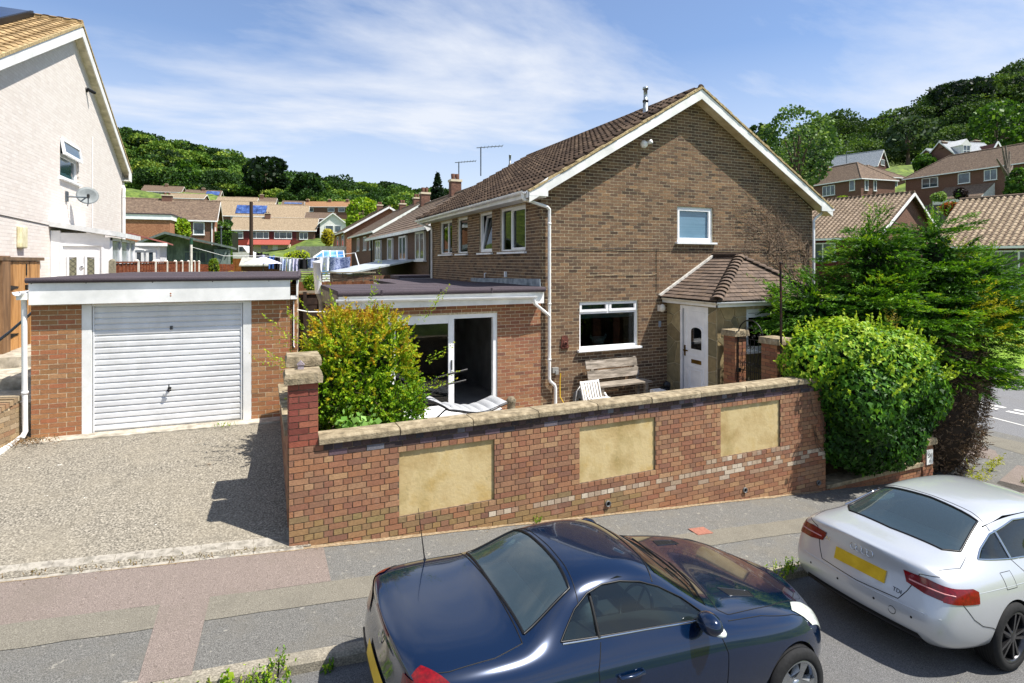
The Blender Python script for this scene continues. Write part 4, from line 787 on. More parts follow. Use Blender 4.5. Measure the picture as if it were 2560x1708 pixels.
# weep-hole pipes near the foot of the wall
for x in (-1.0, 1.75, 3.55):
    z = pz(x)+.16; MB().lathe([(.035, 0), (.045, 0), (.045, .03), (.035, .03), (.033, -.02), (0, -.02)], Matrix.Translation((x, YW-.004, z)) @ Matrix.Rotation(R(90), 4, 'X'), 16).build('weep_pipe', M('grey_weep_pipe', '#6b6b6a', .5), bw)
    MB().lathe([(0, 0), (.034, 0)], Matrix.Translation((x, YW-.009, z)) @ Matrix.Rotation(R(90), 4, 'X'), 16).build('pipe_hole', BLACK, bw)
# low wall continuing round the corner, marker pier with the SV plate
lw = thing('low_wall', 'low brick wall with flat stone coping under the ivy', 'wall', (5.2, YW, -1.2))
lc = MB().box(XR+.01, 6.6, YW+.004, YW+.28, -1.5, -.93).build('wall_core', MORT_D, lw); place_bricks(lc, brick_rects(0, 2.84, -1.38, -.93, 's'), (XR+.01, YW, 0), 0, RED_O, RED_S, nobj=40); MB().box(XR+.0, 6.62, YW-.04, YW+.32, -.93, -.86).build('coping_stone', STONE, lw)
mp_ = thing('marker_pier', 'short brick pier with white SV plate beside the conifer', 'pier', (6.75, YW, -1.3)); pier(mp_, 6.62, 6.97, YW-.02, YW+.33, -1.4, -.52, -.52, RED_O, RED_S, 20)
pt = MB().box(6.72, 6.92, YW-.045, YW-.025, -.92, -.62).build('sv_plate', M('sign_white', ['#d8dad8', '#e6e7e4'], .4), mp_)
def text(s, size, mat, parent, W, name='lettering', ext=.002):
    cu = bpy.data.curves.new(name, 'FONT'); cu.body = s; cu.size = size; cu.extrude = ext; cu.align_x = 'CENTER'; cu.align_y = 'CENTER'; o_ = bpy.data.objects.new(name, cu); COL.objects.link(o_)
    me = bpy.data.meshes.new_from_object(o_.evaluated_get(bpy.context.evaluated_depsgraph_get())); bpy.data.objects.remove(o_); me.materials.clear(); me.materials.append(mat)
    return link(bpy.data.objects.new(name, me), parent, W)
text('SV', .12, BLACK, pt, Matrix.Translation((6.82, YW-.047, -.74)) @ Matrix.Rotation(R(90), 4, 'X'))
text('11', .07, BLACK, pt, Matrix.Translation((6.82, YW-.047, -.86)) @ Matrix.Rotation(R(90), 4, 'X'))
# iron gate with arched top between two brick piers, set across the path
gp1 = thing('gate_pier', 'brick gate pier with rough stone cap next to the porch', 'pier', (3.72, -1.95, 0)); pier(gp1, 3.55, 3.87, -2.2, -1.88, -.05, 1.66, 1.64, RED_O, RED_S, 60)
gp2 = thing('gate_pier', 'brick gate pier with rough stone cap nearest the ivy', 'pier', (3.72, -3.05, 0)); pier(gp2, 3.55, 3.9, -3.28, -2.9, -.05, 1.62, 1.60, RED_O, RED_S, 60)
gt = thing('iron_gate', 'black wrought iron gate with arched scrolled top between brick piers', 'gate', (3.6, -2.55, 0))
def gate_pt(v, z, o=0): return (3.62+o, -2.22-v, z)
mb = MB(); GWD = .66
mb.tube([gate_pt(0, .1), gate_pt(0, 1.64)]+[gate_pt(GWD/2-GWD/2*math.cos(t), 1.66+.36*math.sin(t)) for t in np.linspace(0, PI, 15)]+[gate_pt(GWD, 1.64), gate_pt(GWD, .1)], .013, 8)
for z in (.15, .95, 1.62): mb.tube([gate_pt(0, z), gate_pt(GWD, z)], .010, 6)
mb.build('gate_frame', IRON, gt); mb = MB()
for k in range(1, 6): mb.tube([gate_pt(GWD*k/6, .15), gate_pt(GWD*k/6, 1.62)], .007, 6)
mb.build('gate_bar', IRON, gt); mb = MB()
def scroll(cv, cz, r, turns=1.6, flip=1, n=20):
    mb.tube([gate_pt(cv+flip*r*(1-.75*t)*math.cos(2*PI*turns*t), cz+r*(1-.75*t)*math.sin(2*PI*turns*t)) for t in np.linspace(0, 1, n)], .005, 5)
for k in range(6):
    for z in (.35, .55, .75, 1.1): scroll(GWD*(k+.5)/6, z, .045, flip=1 if k % 2 else -1)
    mb.tube([gate_pt(GWD*(k+.2)/6, .62), gate_pt(GWD*(k+.5)/6, .95), gate_pt(GWD*(k+.8)/6, 1.3)], .005, 5)
for v, z in ((.1, 1.72), (.22, 1.83), (.33, 1.88), (.44, 1.83), (.56, 1.72), (.25, 1.68), (.41, 1.68), (.28, 1.45), (.38, 1.45)): scroll(v, z, .05)
mb.build('scrollwork', IRON, gt); MB().box(3.58, 3.66, -2.27, -2.2, .88, .97).build('latch', IRON, gt)
mb = MB().tube([(3.565, -3.36, 0.0), (3.565, -3.36, 2.4), (3.55, -3.36, 3.22)], .022, 10); mb.sphere((3.55, -3.36, 3.22), .03); mb.build('iron_post', M('rusty_black_post', ['#17100d', '#2b1a12', '#4a2a18'], .7, nscale=9, namt=.3), label='tall thin rusty black iron post in front of the porch roof', cat='post')
mb = MB(); mb.lathe([(.055, 0), (.055, .16), (.065, .17), (.07, .2), (0, .23)], Matrix.Translation((6.17, -1.8, 1.62)), 14); wl = mb.build('wall_lantern', M('lantern_glass', '#cfcabd', .4), label='small wall lantern on the right of the porch window', cat='lamp'); MB().box(6.13, 6.2, -1.84, -1.69, 1.46, 1.62).build('bracket', BLACK, wl)
# ------------------------------------------------------------------ garden furniture
WOOD = M('weathered_grey_wood', ['#6d655a', '#877d70', '#a0968a'], .9, nscale=18, namt=.3, nvec=(.15, 1, 1), bump=.6, bscale=60, stain=[(6, .6, .72, '#3f3830', .5, (.4, 1, 1))])
bn = thing('garden_bench', 'weathered grey plank garden bench against the brown gable wall', 'bench', (1.85, -.4, 0))
tb = Matrix.Translation((1.06, -.12, 0))
for z0, y0 in ((.55, -.16), (.77, -.08)): MB().box(0, 1.42, -.02, .02, 0, .2, T=tb @ Matrix.Translation((0, y0, z0)) @ Matrix.Rotation(R(-16), 4, 'X')).build('back_plank', WOOD, bn, bevel=.004)
for k in range(2): MB().box(.02, 1.5, -.56+k*.2, -.375+k*.2, .44, .48, T=tb).build('seat_plank', WOOD, bn, bevel=.004)
for x in (.12, 1.32):
    for y in (-.5, -.18): MB().box(x, x+.07, y-.04, y+.04, 0, .44, T=tb).build('leg', WOOD, bn)
    m = MB(); m.beam(tb @ Vector((x+.035, -.17, .4)), tb @ Vector((x+.035, -.02, .98)), .07, .05); m.build('back_post', WOOD, bn)
WCH = M('white_slat_paint', ['#d6d4cf', '#e9e7e2'], .6, nscale=10, namt=.1)
ch = thing('garden_chair', 'white slatted folding garden chair with its back showing above the wall', 'chair', (.75, -1.25, 0)); tcx = Matrix.Translation((.50, -1.15, 0)) @ Matrix.Rotation(R(6), 4, 'Z') @ Matrix.Rotation(R(-18), 4, 'X')
for k in range(6): MB().box(.035+k*.068, .08+k*.068, -.008, .008, .25, .68, T=tcx).build('back_slat', WCH, ch)
for z in (.22, .68): MB().box(0, .45, -.014, .014, z, z+.045, T=tcx).build('rail', WCH, ch)
for x in (-.02, .45): MB().box(x, x+.03, -.016, .016, -.1, .73, T=tcx).build('leg', WCH, ch)
tc2 = Matrix.Translation((.50, -1.15, 0)) @ Matrix.Rotation(R(6), 4, 'Z')
for k in range(5): MB().box(0, .45, -.5+k*.08, -.44+k*.08, .38, .40, T=tc2).build('seat_slat', WCH, ch)
for x in (-.02, .45): m = MB(); m.beam(tc2 @ Vector((x+.015, -.5, .0)), tc2 @ Vector((x+.015, .0, .45)), .03, .03); m.build('leg', WCH, ch)
# hose reel
hr = thing('hose_reel', 'free-standing hose reel wound with yellow hose below the outside socket', 'hose reel', (.62, -.75, 0)); thr = Matrix.Translation((.66, -.75, .27)) @ Matrix.Rotation(R(20), 4, 'Z') @ Matrix.Rotation(R(90), 4, 'Y')
GREYP2 = M('grey_reel_plastic', '#5d6163', .5)
for s_ in (-.13, .13): MB().lathe([(.03, 0), (.2, 0), (.21, .012), (.2, .02), (.03, .02)], thr @ Matrix.Translation((0, 0, s_)), 24).build('reel_disc', GREYP2, hr)
YEL = M('yellow_hose', ['#c9a012', '#d8b224'], .5, namt=.08); mb = MB(); prof_h = [(.15+.025*abs(math.sin(i*PI/2)), -.11+i*.014) for i in range(17)]; mb.lathe(prof_h, thr, 24); mb.build('coiled_hose', YEL, hr)
mb = MB(); mb.tube([thr @ Vector(p) for p in [(.27, .12, -.17), (-.18, .05, -.17), (-.28, 0, -.12), (-.28, 0, .12), (-.18, .05, .17), (.27, .12, .17)]], .012, 8); mb.build('handle', PIPE, hr)
MB().tube([(.45, -.10, .72), (.43, -.11, .55), (.42, -.13, .2), (.46, -.3, .03), (.6, -.6, .05), (.66, -.75, .12)], .012, 8).build('hose_end', YEL, hr)
mb = MB().lathe([(0, 0), (.11, 0), (.12, .03), (.09, .06), (.085, .2), (.10, .25), (.11, .29), (.085, .32), (.06, .36), (0, .37)], Matrix.Translation((-.86, -.30, 0)), 16); mb.build('chimney_pot_ornament', M('mossy_stone', ['#6a604e', '#857a66', '#4f4a3c'], .95, nscale=14, namt=.3, bump=.8), label='small mossy stone chimney-pot ornament right of the sliding door', cat='ornament')
# sun lounger in front of the sliding door
sl_ = thing('sun_lounger', 'curved garden lounger with pale quilted cushion in front of the sliding door', 'lounger', (-2.4, -.9, 0)); LT = Matrix.Translation((-2.95, -.95, 0)) @ Matrix.Rotation(R(8), 4, 'Z')
def lcurve(t): return Vector((t*1.75-.1, 0, .42+.50*max(0, .28-t)**1.0*2.4+.07*math.sin(t*7)))
CUSH = M('pale_grey_cushion', ['#9b9da0', '#adafb2'], .9, nscale=60, namt=.1); n = 9
for i in range(n):
    mb = MB(); t0, t1 = i/n, (i+1)/n
    def cf(a, b, t0=t0, t1=t1): p = lcurve(t0+(t1-t0)*a); return LT @ (p+Vector((0, (b-.5)*.62, .05*math.sin(PI*a)**.5*math.sin(PI*b)**.35)))
    mb.grid(cf, 6, 8); mb.grid(lambda a, b: cf(1-a, b)-Vector((0, 0, .02+.03*math.sin(PI*b)**.35)), 6, 8); mb.build('cushion', CUSH, sl_)
for s_ in (-.33, .33):
    mb = MB(); mb.tube([LT @ (lcurve(t)+Vector((0, s_, -.03))) for t in np.linspace(0, 1, 16)], .016, 8); mb.tube([LT @ Vector((.2, s_, .02)), LT @ Vector((.6, s_, .3)), LT @ Vector((1.1, s_, .3)), LT @ Vector((1.55, s_, .02))], .016, 8); mb.build('frame', BLACK, sl_)
mb = MB(); mb.tube([LT @ Vector((-.15, -.33, .35)), LT @ Vector((-.12, -.33, .95)), LT @ Vector((.15, -.33, 1.12)), LT @ Vector((.75, -.33, 1.2))], .02, 8); mb.tube([LT @ Vector((-.15, -.33, .75)), LT @ Vector((.2, -.33, .95)), LT @ Vector((.72, -.33, 1.0))], .016, 8); mb.build('canopy_arm', BLACK, sl_)
mb = MB().lathe([(0, 0), (.09, 0), (.13, .2), (.12, .21), (0, .2)], Matrix.Translation((3.18, -.35, 0)), 16); mb.sphere((3.2, -.4, .27), .1, .08, .1); mb.build('garden_spotlight', M('dark_pot', ['#101114', '#2a2c30'], .4), label='black pot with a glass lamp at the foot of the porch wall', cat='lamp')
MB().box(2.35, 2.62, -1.1, -.85, .0, .34, T=None).build('white_box', WCH, label='white box half hidden behind the coping below the bench', cat='box')
# ------------------------------------------------------------------ low wall, steps and handrail left of the garage
lf = thing('side_wall', 'low weathered brick wall beside the steps left of the garage', 'wall', (-9.5, -1.4, .5))
a_, b_ = Vector((-9.62, -2.35, 0)), Vector((-9.05, -.55, 0)); dlw = (b_-a_); angw = math.atan2(dlw.y, dlw.x); Lw = dlw.length; TW = Matrix.Translation(a_) @ Matrix.Rotation(angw, 4, 'Z')
mb = MB(); mb.prism([(0, -.2), (Lw, -.2), (Lw, 1.18), (0, .72)], 'y', .004, .3, T=TW); c_ = mb.build('wall_core', MORT, lf)
OLD_O, OLD_S = brickpair('old_lichened_brick', ['#7d6a52', '#948064', '#a08a68', '#8a6a50', '#a79a80'], **BK)
place_bricks(c_, [r for r in brick_rects(0, Lw, .1, 1.12, 's') if r[3] < .72+.46*((r[0]+r[1])/2)/Lw-.01], (a_.x, a_.y, 0), angw, OLD_O, OLD_S, nobj=60)
for k in range(24):
    u0 = k*Lw/24; z = .72+.46*(u0+.04)/Lw; MB().box(u0+.004, u0+Lw/24-.004, -.02, .3, 0, .07, T=TW @ Matrix.Translation((0, 0, z-.01)) @ Matrix.Rotation(-math.atan(.46/Lw), 4, 'Y') if False else TW @ Matrix.Translation((0, 0, z-.0+random.uniform(-.005, .005)))).build('coping_brick', OLD_O, lf)
hrn = thing('handrail', 'grey tubular steel handrail beside the steps left of the garage', 'handrail', (-9.4, -.6, 1)); HM = M('galvanised_handrail', ['#4c535a', '#626a70'], .5, metal=.5)
mb = MB(); mb.tube([(-9.42, -.6, .6), (-9.42, -.6, 1.93)], .024, 10); mb.build('post', HM, hrn); mb = MB(); mb.tube([(-10.5, -1.1, 1.5), (-9.5, -.64, 1.88), (-9.42, -.6, 1.96), (-9.3, -.2, 2.15), (-9.1, .8, 2.6)], .021, 10); mb.build('rail', HM, hrn); MB().sphere((-9.42, -.6, 1.94), .036, .036, .05).build('fitting', HM, hrn)
mb = MB(); mb.box(-13, -9.02, -.2, 1.0, .3, 1.05); mb.box(-13, -9.02, 1.0, 2.2, .3, 1.25); mb.box(-14, -9.02, 2.2, 4.4, .3, 1.45); mb.build('steps', CONC, kind='structure')
# ------------------------------------------------------------------ white house on the left
WX = -10.4; WY0, WY1 = 1.6, 13.45; RYD, RZD = 7.5, 9.72; EYD = 13.85; EZD = 6.6; tw_ = (RZD-EZD)/(EYD-RYD)
wh = thing('white_house', 'white painted brick house with tan tiled roof, left of the garage', 'house', (WX-4, 7.5, 1.4))
PW_O, PW_S = brickpair('white_painted_brick', ['#d5ccc4', '#dbd3cb', '#dfd8d1', '#d7cec6'], rough=.75, nscale=20, namt=.04, bump=.12, bscale=80)
PWM = M('white_painted_joint', ['#cbc2b9', '#d3cac2'], .8, nscale=6, namt=.06)
wo_ = [(6.42, 8.0, 5.38, 6.42)]
mb = MB(); Ta = (WX, 0, 0); wall_mesh(mb, WY0, WY1, .8, 6.5, wo_, Ta, R(90), .1, [(WY0, 6.5), (WY1, 6.5), (RYD, RZD-.2)]); wwall = mb.build('gable_wall', PWM, wh)
def wr(z):
    if z < 6.5: return (WY0, WY1)
    f = (z-6.5)/(RZD-.2-6.5); return (WY0+(RYD-WY0)*f, WY1-(WY1-RYD)*f)
place_bricks(wwall, brick_rects(WY0, WY1, 2.4, 9.4, 's', wo_, wr), Ta, R(90), PW_O, PW_S, nobj=120, proud=.0012, jit=.0008)
MB().box(-17, WX-.02, WY1-.1, WY1, .8, 6.5).build('rear_wall', PWM, wh); MB().box(-17, WX-.02, WY0, WY0+.1, .8, 6.5).build('front_wall', PWM, wh)
TWH = Matrix.Translation(Ta) @ Matrix.Rotation(R(90), 4, 'Z'); room(wh, TWH, 6.0, 8.4, 5.0, 6.45, 2, M('pale_room', '#5b6a6c', .9))
win = window(wh, Ta, R(90), 6.42, 8.0, 5.39, 6.42, hm=[(6.0, 6.48, 7.94)], pane=M('blue_grey_glass', '#35505c', .05, spec=.9), sill=.08, fw=.08)
Ts_ = TWH @ Matrix.Translation((0, -.02, 6.40)) @ Matrix.Rotation(R(-9), 4, 'X'); mb = MB(); frame_bars(mb, Ts_, 6.44, 7.98, -.42, 0, .07, -.03, .03); so = mb.build('open_sash', WHITE, win); MB().box(6.5, 7.92, -.004, .004, -.36, -.06, T=Ts_).build('pane', M('blue_grey_glass_top', '#2c4a5c', .05, spec=.9), win)
OV = .22; cs, sn = math.cos(math.atan(tw_)), math.sin(math.atan(tw_)); EY0 = RYD-(EYD-RYD)
mb = MB(); mb.prism([(EY0, EZD-.04), (RYD, RZD-.05), (RYD, RZD), (EY0, EZD)], 'x', -17, WX+OV); mb.prism([(EYD, EZD-.04), (EYD, EZD), (RYD+.001, RZD), (RYD+.001, RZD-.05)], 'x', -17, WX+OV); wroof = mb.build('roof', M('white_house_roof_board', '#8a7656', .9), wh)
PROF2 = [(0, .0), (.06, .004), (.11, .03), (.2, .034), (.25, .006), (.31, 0)]
tiles(wroof, (-17, EY0-.04, EZD-.02), (1, 0, 0), (0, cs, sn), 17+WX+OV, math.hypot(RYD-EY0, RZD-EZD), .31, .30, PROF2, .026, TAN_O, TAN_S, 300, jit=.003)
tiles(wroof, (WX+OV, EYD+.04, EZD-.02), (-1, 0, 0), (0, -cs, sn), 4, math.hypot(RYD-EY0, RZD-EZD), .31, .30, PROF2, .026, TAN_O, TAN_S, 0)
for i in range(15): MB().tube([(WX+OV-i*.45, RYD, RZD+.0), (WX+OV-i*.45-.44, RYD, RZD+.0)], .11, 10).build('ridge_tile', TAN_O, wroof)
for s_ in (-1, 1):
    ya = EY0 if s_ < 0 else EYD; mb = MB(); mb.prism([(ya, EZD-.06), (RYD, RZD-.07), (RYD, RZD-.34), (ya, EZD-.28)], 'x', WX+OV-.025, WX+OV); mb.build('bargeboard', WHITE_WOOD, wh)
    mb = MB(); mb.prism([(ya, EZD-.24), (RYD, RZD-.3), (RYD, RZD-.315), (ya, EZD-.255)], 'x', WX+.002, WX+OV-.025); mb.build('soffit', M('cream_soffit', ['#c9bda2', '#d8cdb6'], .7), wh)
    mb = MB(); mb.prism([(ya, EZD-.05), (RYD, RZD-.05), (RYD, RZD+.02), (ya, EZD+.02)], 'x', WX+OV-.06, WX+OV+.02); mb.build('verge_mortar', VERGE, wroof)
MB().prism([(WY1+.0, 6.22), (EYD, 6.22), (EYD, 6.55), (WY1, 6.72)], 'x', WX+OV-.02, WX+OV+.005).build('box_end', WHITE_WOOD, wh)
MB().box(-17, WX+OV-.03, WY1+.001, EYD-.02, 6.22, 6.26).build('soffit', WHITE_WOOD, wh); MB().box(-17, WX+OV-.02, EYD-.04, EYD-.01, 6.24, 6.52).build('fascia', WHITE_WOOD, wh)
pipe('downpipe', wh, [(WX-.05, EYD-.1, 6.4), (WX-.02, WY1+.2, 6.1), (WX+.08, WY1-.12, 5.9), (WX+.08, WY1-.15, 5.75), (WX+.08, WY1-.15, 2.6)], .05, clips=[(WX+.08, WY1-.15, 5.6)])
MB().tube([(WX+.02, 9.35, 7.0), (WX+.02, 9.35, 4.2)], .014, 6).build('cable', WHITE, wh); MB().tube([(WX+.01, WY0, 4.18), (WX+.01, 5.6, 4.12)], .009, 6).build('cable', M('grey_cable', '#55524e', .7), wh)
# solar panel on its roof, camera, satellite dish, alarm box
SOL = M('solar_glass', ['#101a30', '#16233f'], .08, nscale=2, namt=.15, spec=.8); tS = Matrix.Translation((-17, EY0, EZD)) @ Matrix.Rotation(math.atan(tw_), 4, 'X')
sp = thing('solar_panel', 'dark solar panel array on the tan roof of the white house', 'solar panel', (-15, 5, 8.4)); MB().box(.5, 5.75, 1.5, 6.85, .14, .18, T=tS).build('panel', SOL, sp)
mb = MB(); mb.box(.45, 5.8, 1.43, 1.5, .06, .18, T=tS); mb.box(5.75, 5.82, 1.5, 6.9, .05, .185, T=tS); mb.box(.5, 5.75, 4.15, 4.19, .13, .184, T=tS); mb.build('frame', BLACK, sp)
sc_ = thing('security_camera', 'black security camera under the white gable eaves', 'camera', (WX, 9.0, 7.9)); mb = MB(); mb.lathe([(0, 0), (.07, 0), (.07, .04), (0, .04)], Matrix.Translation((WX, 8.75, 8.25)) @ Matrix.Rotation(R(90), 4, 'Y'), 14); mb.build('mount', BLACK, sc_); mb = MB(); mb.tube([(WX+.04, 8.75, 8.27), (WX+.17, 8.86, 8.22)], .05, 12); mb.sphere((WX+.17, 8.86, 8.22), .05); mb.build('body', BLACK, sc_)
dsh = thing('satellite_dish', 'grey satellite dish on a bracket on the white gable wall', 'satellite dish', (WX, 7.1, 4.9)); DM = M('dish_grey', ['#6f7577', '#82888a'], .6, nscale=4, namt=.1)
Td = Matrix.Translation((WX+.38, 7.25, 5.0)) @ Vector((.25, -.93, .35)).normalized().to_track_quat('Z', 'Y').to_matrix().to_4x4(); mb = MB(); mb.lathe([(0, 0), (.1, .012), (.19, .04), (.25, .068), (.252, .073), (.19, .048), (0, .008)], Td, 28); mb.build('dish', DM, dsh)
mb = MB(); mb.tube([(WX, 6.9, 4.95), (WX+.3, 6.95, 4.95), (WX+.37, 7.25, 4.98)], .02, 8); mb.tube([Td @ Vector((0, -.28, .02)), Td @ Vector((0, -.36, .35)), Td @ Vector((0, -.2, .42))], .014, 8); mb.box(WX, WX+.04, 6.82, 6.98, 4.82, 5.08); mb.build('bracket', HM, dsh); mb = MB(); mb.tube([Td @ Vector((0, -.22, .38)), Td @ Vector((0, -.16, .47))], .03, 10); mb.build('feed_horn', BLACK, dsh)
mb = MB(); mb.box(WX, WX+.09, 3.62, 3.98, 3.53, 4.0); mb.build('alarm_box', M('yellowed_alarm_box', ['#c9bd8c', '#d8d2b4'], .5), bevel=.03, label='cream and yellowed alarm box on the white wall above the wooden doors', cat='alarm box')
# double wooden doors in the white wall
PINE = M('new_pine_board', ['#8a6238', '#a87a48', '#b98a55', '#9a6c3c'], .7, nscale=5, namt=.3, nvec=(1, 1, .12), detail=8)
wd = thing('wooden_doors', 'pair of pine plank doors with black strap hinges in the white wall', 'door', (WX+.03, 4.0, 1.4))
for k in range(11): MB().box(3.12+k*.155, 3.27+k*.155, -.05-.004*(k % 2), -.01, 1.42, 3.25, T=TWH).build('plank', PINE, wd)
MB().box(2.7, 3.08, -.08, -.01, 1.4, 3.36, T=TWH).build('jamb', M('brown_jamb', ['#6d5138', '#8a6a4a'], .8, nscale=6, nvec=(1, 1, .2)), wd); MB().box(2.6, 4.98, -.09, -.0, 3.27, 3.34, T=TWH).build('lintel_strip', M('rusty_lintel', ['#5c4a38', '#7a6248'], .8), wd)
for z in (2.72, 1.75):
    for a, b in ((3.13, 3.55), (4.8, 4.4)): MB().prism([(a, z-.05), (a, z+.05), (b, z+.012), (b, z-.012)], 'y', -.064, -.056, T=TWH).build('strap_hinge', IRON, wd)
mb = MB().box(3.92, 4.08, -.085, -.055, 2.66, 2.75, T=TWH); mb.box(3.96, 4.0, -.07, -.055, 2.95, 3.2, T=TWH); mb.build('latch', IRON, wd)
# white porch of the white house
wp = thing('white_porch', 'white upvc lean-to porch with leaded double-glazed door behind the garage', 'porch', (-9.8, 7, 1.6)); PYF = 5.68
mb = MB(); mb.box(WX+.01, WX+.2, PYF, PYF+.08, 1.5, 4.0); mb.box(-9.32, -9.2, PYF, PYF+.08, 1.5, 3.85); mb.box(WX+.2, -9.32, PYF+.005, PYF+.075, 3.66, 3.95); mb.build('front_frame', WHITE, wp)
mb = MB().box(-10.19, -9.33, PYF+.02, PYF+.06, 1.6, 3.65); dr_ = mb.build('porch_door', WHITE, wp)
mb = MB(); frame_bars(mb, Matrix.Identity(4), -10.2, -9.32, 1.55, 3.68, .05, PYF-.012, PYF+.02); mb.build('door_frame', WHITE, dr_)
LEADG = M('leaded_glass', ['#7a7a66', '#8e8d76', '#6a6a58'], .25, nscale=16, namt=.25)
for a, b in ((-10.02, -9.88), (-9.66, -9.52)):
    s_ = 1 if a < -9.8 else -1; top = [(a, 3.30+.03*(1-s_)), (b, 3.30+.03*(1+s_))]
    MB().prism([(a, 2.2), (b, 2.2), top[1], top[0]], 'y', PYF+.008, PYF+.02).build('leaded_pane', LEADG, dr_)
    mb = MB(); frame_bars(mb, Matrix.Identity(4), a-.05, b+.05, 2.1, 3.40, .045, PYF-.004, PYF+.02); mb.build('moulding', WHITE, dr_)
    mb = MB()
    for i in range(9):
        z = 2.2+i*.125; mb.beam((a, PYF+.006, z), (b, PYF+.006, z+.125), .006, .006); mb.beam((a, PYF+.006, z+.125), (b, PYF+.006, z), .006, .006)
    mb.build('lead_came', M('lead_came', '#4b4b48', .5), dr_)
MB().lathe([(.03, 0), (.045, 0), (.045, .02), (.03, .02)], Matrix.Translation((-9.77, PYF+.02, 3.12)) @ Matrix.Rotation(R(90), 4, 'X'), 14).build('knocker', WHITE, dr_)
MB().box(WX+.06, WX+.13, PYF-.03, PYF, 2.55, 2.75).build('doorbell', BLACK, wp)
mb = MB(); mb.prism([(WX, 4.22), (-9.05, 4.0), (-9.05, 3.88), (WX, 4.10)], 'y', PYF-.12, 8.75); mb.build('lean_to_roof', M('white_roof_sheet', ['#c8c9c9', '#dadbdb'], .5, nscale=3), wp)
mb = MB(); mb.box(-9.24, -9.18, PYF+.08, 8.6, 1.5, 2.3)
for y in (PYF+.08, 6.8, 7.9, 8.54): mb.box(-9.25, -9.17, y, y+.07, 2.3, 3.85)
mb.box(-9.25, -9.17, PYF+.08, 8.6, 3.78, 3.86); mb.build('side_frame', WHITE, wp); MB().box(-9.22, -9.21, PYF+.1, 8.6, 2.3, 3.8).build('side_pane', M('net_curtained_glass', ['#7d8890', '#98a2a8'], .15, nscale=6, spec=.8), wp)
# ------------------------------------------------------------------ cars
def bmobj(name, verts, faces):
    me = bpy.data.meshes.new(name); me.from_pydata(verts, [], faces); me.update(); o = bpy.data.objects.new(name, me); COL.objects.link(o); return o
def evaluated(o):
    dg = bpy.context.evaluated_depsgraph_get(); dg.update(); return bpy.data.meshes.new_from_object(o.evaluated_get(dg))
def cage(sections, rear_dx, front_dx):
    """closed control cage from half sections [(x, [(y,z[,dx])...])]; returns verts, faces"""
    vs = []; idx = []; m = len(sections[0][1])
    for x, pts in sections:
        row = {}
        for j, p in enumerate(pts):
            dx = p[2] if len(p) > 2 else 0
            for s in (1, -1):
                if p[0] == 0 and s == -1: row[(j, -1)] = row[(j, 1)]; continue
                row[(j, s)] = len(vs); vs.append((x+dx, s*p[0], p[1]))
        idx.append(row)
    fs = []
    for a, b in zip(idx[:-1], idx[1:]):
        for j in range(m-1):
            fs.append((a[(j, 1)], b[(j, 1)], b[(j+1, 1)], a[(j+1, 1)])); fs.append((a[(j, -1)], a[(j+1, -1)], b[(j+1, -1)], b[(j, -1)]))
    for row, (x, pts), dxs, flip in ((idx[0], sections[0], rear_dx, 0), (idx[-1], sections[-1], front_dx, 1)):
        # end cap: columns at y, y/2, 0 on every level between the top and bottom centre points
        cols = []
        for j in range(m):
            y, z = pts[j][0], pts[j][1]; dx = pts[j][2] if len(pts[j]) > 2 else 0
            if y == 0: c = row[(j, 1)]; cols.append([c]*5); continue
            r = [row[(j, 1)]]
            for f in (.55, 0, -.55): r.append(len(vs)); vs.append((x+dx+dxs*(1-abs(f)**2), y*f, z))
            r.append(row[(j, -1)]); cols.append(r)
        # join the top row of the section to its own centre
        t0 = cols[0][0]
        for j in range(m-1):
            for k in range(4):
                q = [cols[j][k], cols[j][k+1], cols[j+1][k+1], cols[j+1][k]]; q = [v for i, v in enumerate(q) if v not in q[:i]]
                if len(q) > 2: fs.append(tuple(q if flip else q[::-1]))
    return vs, fs
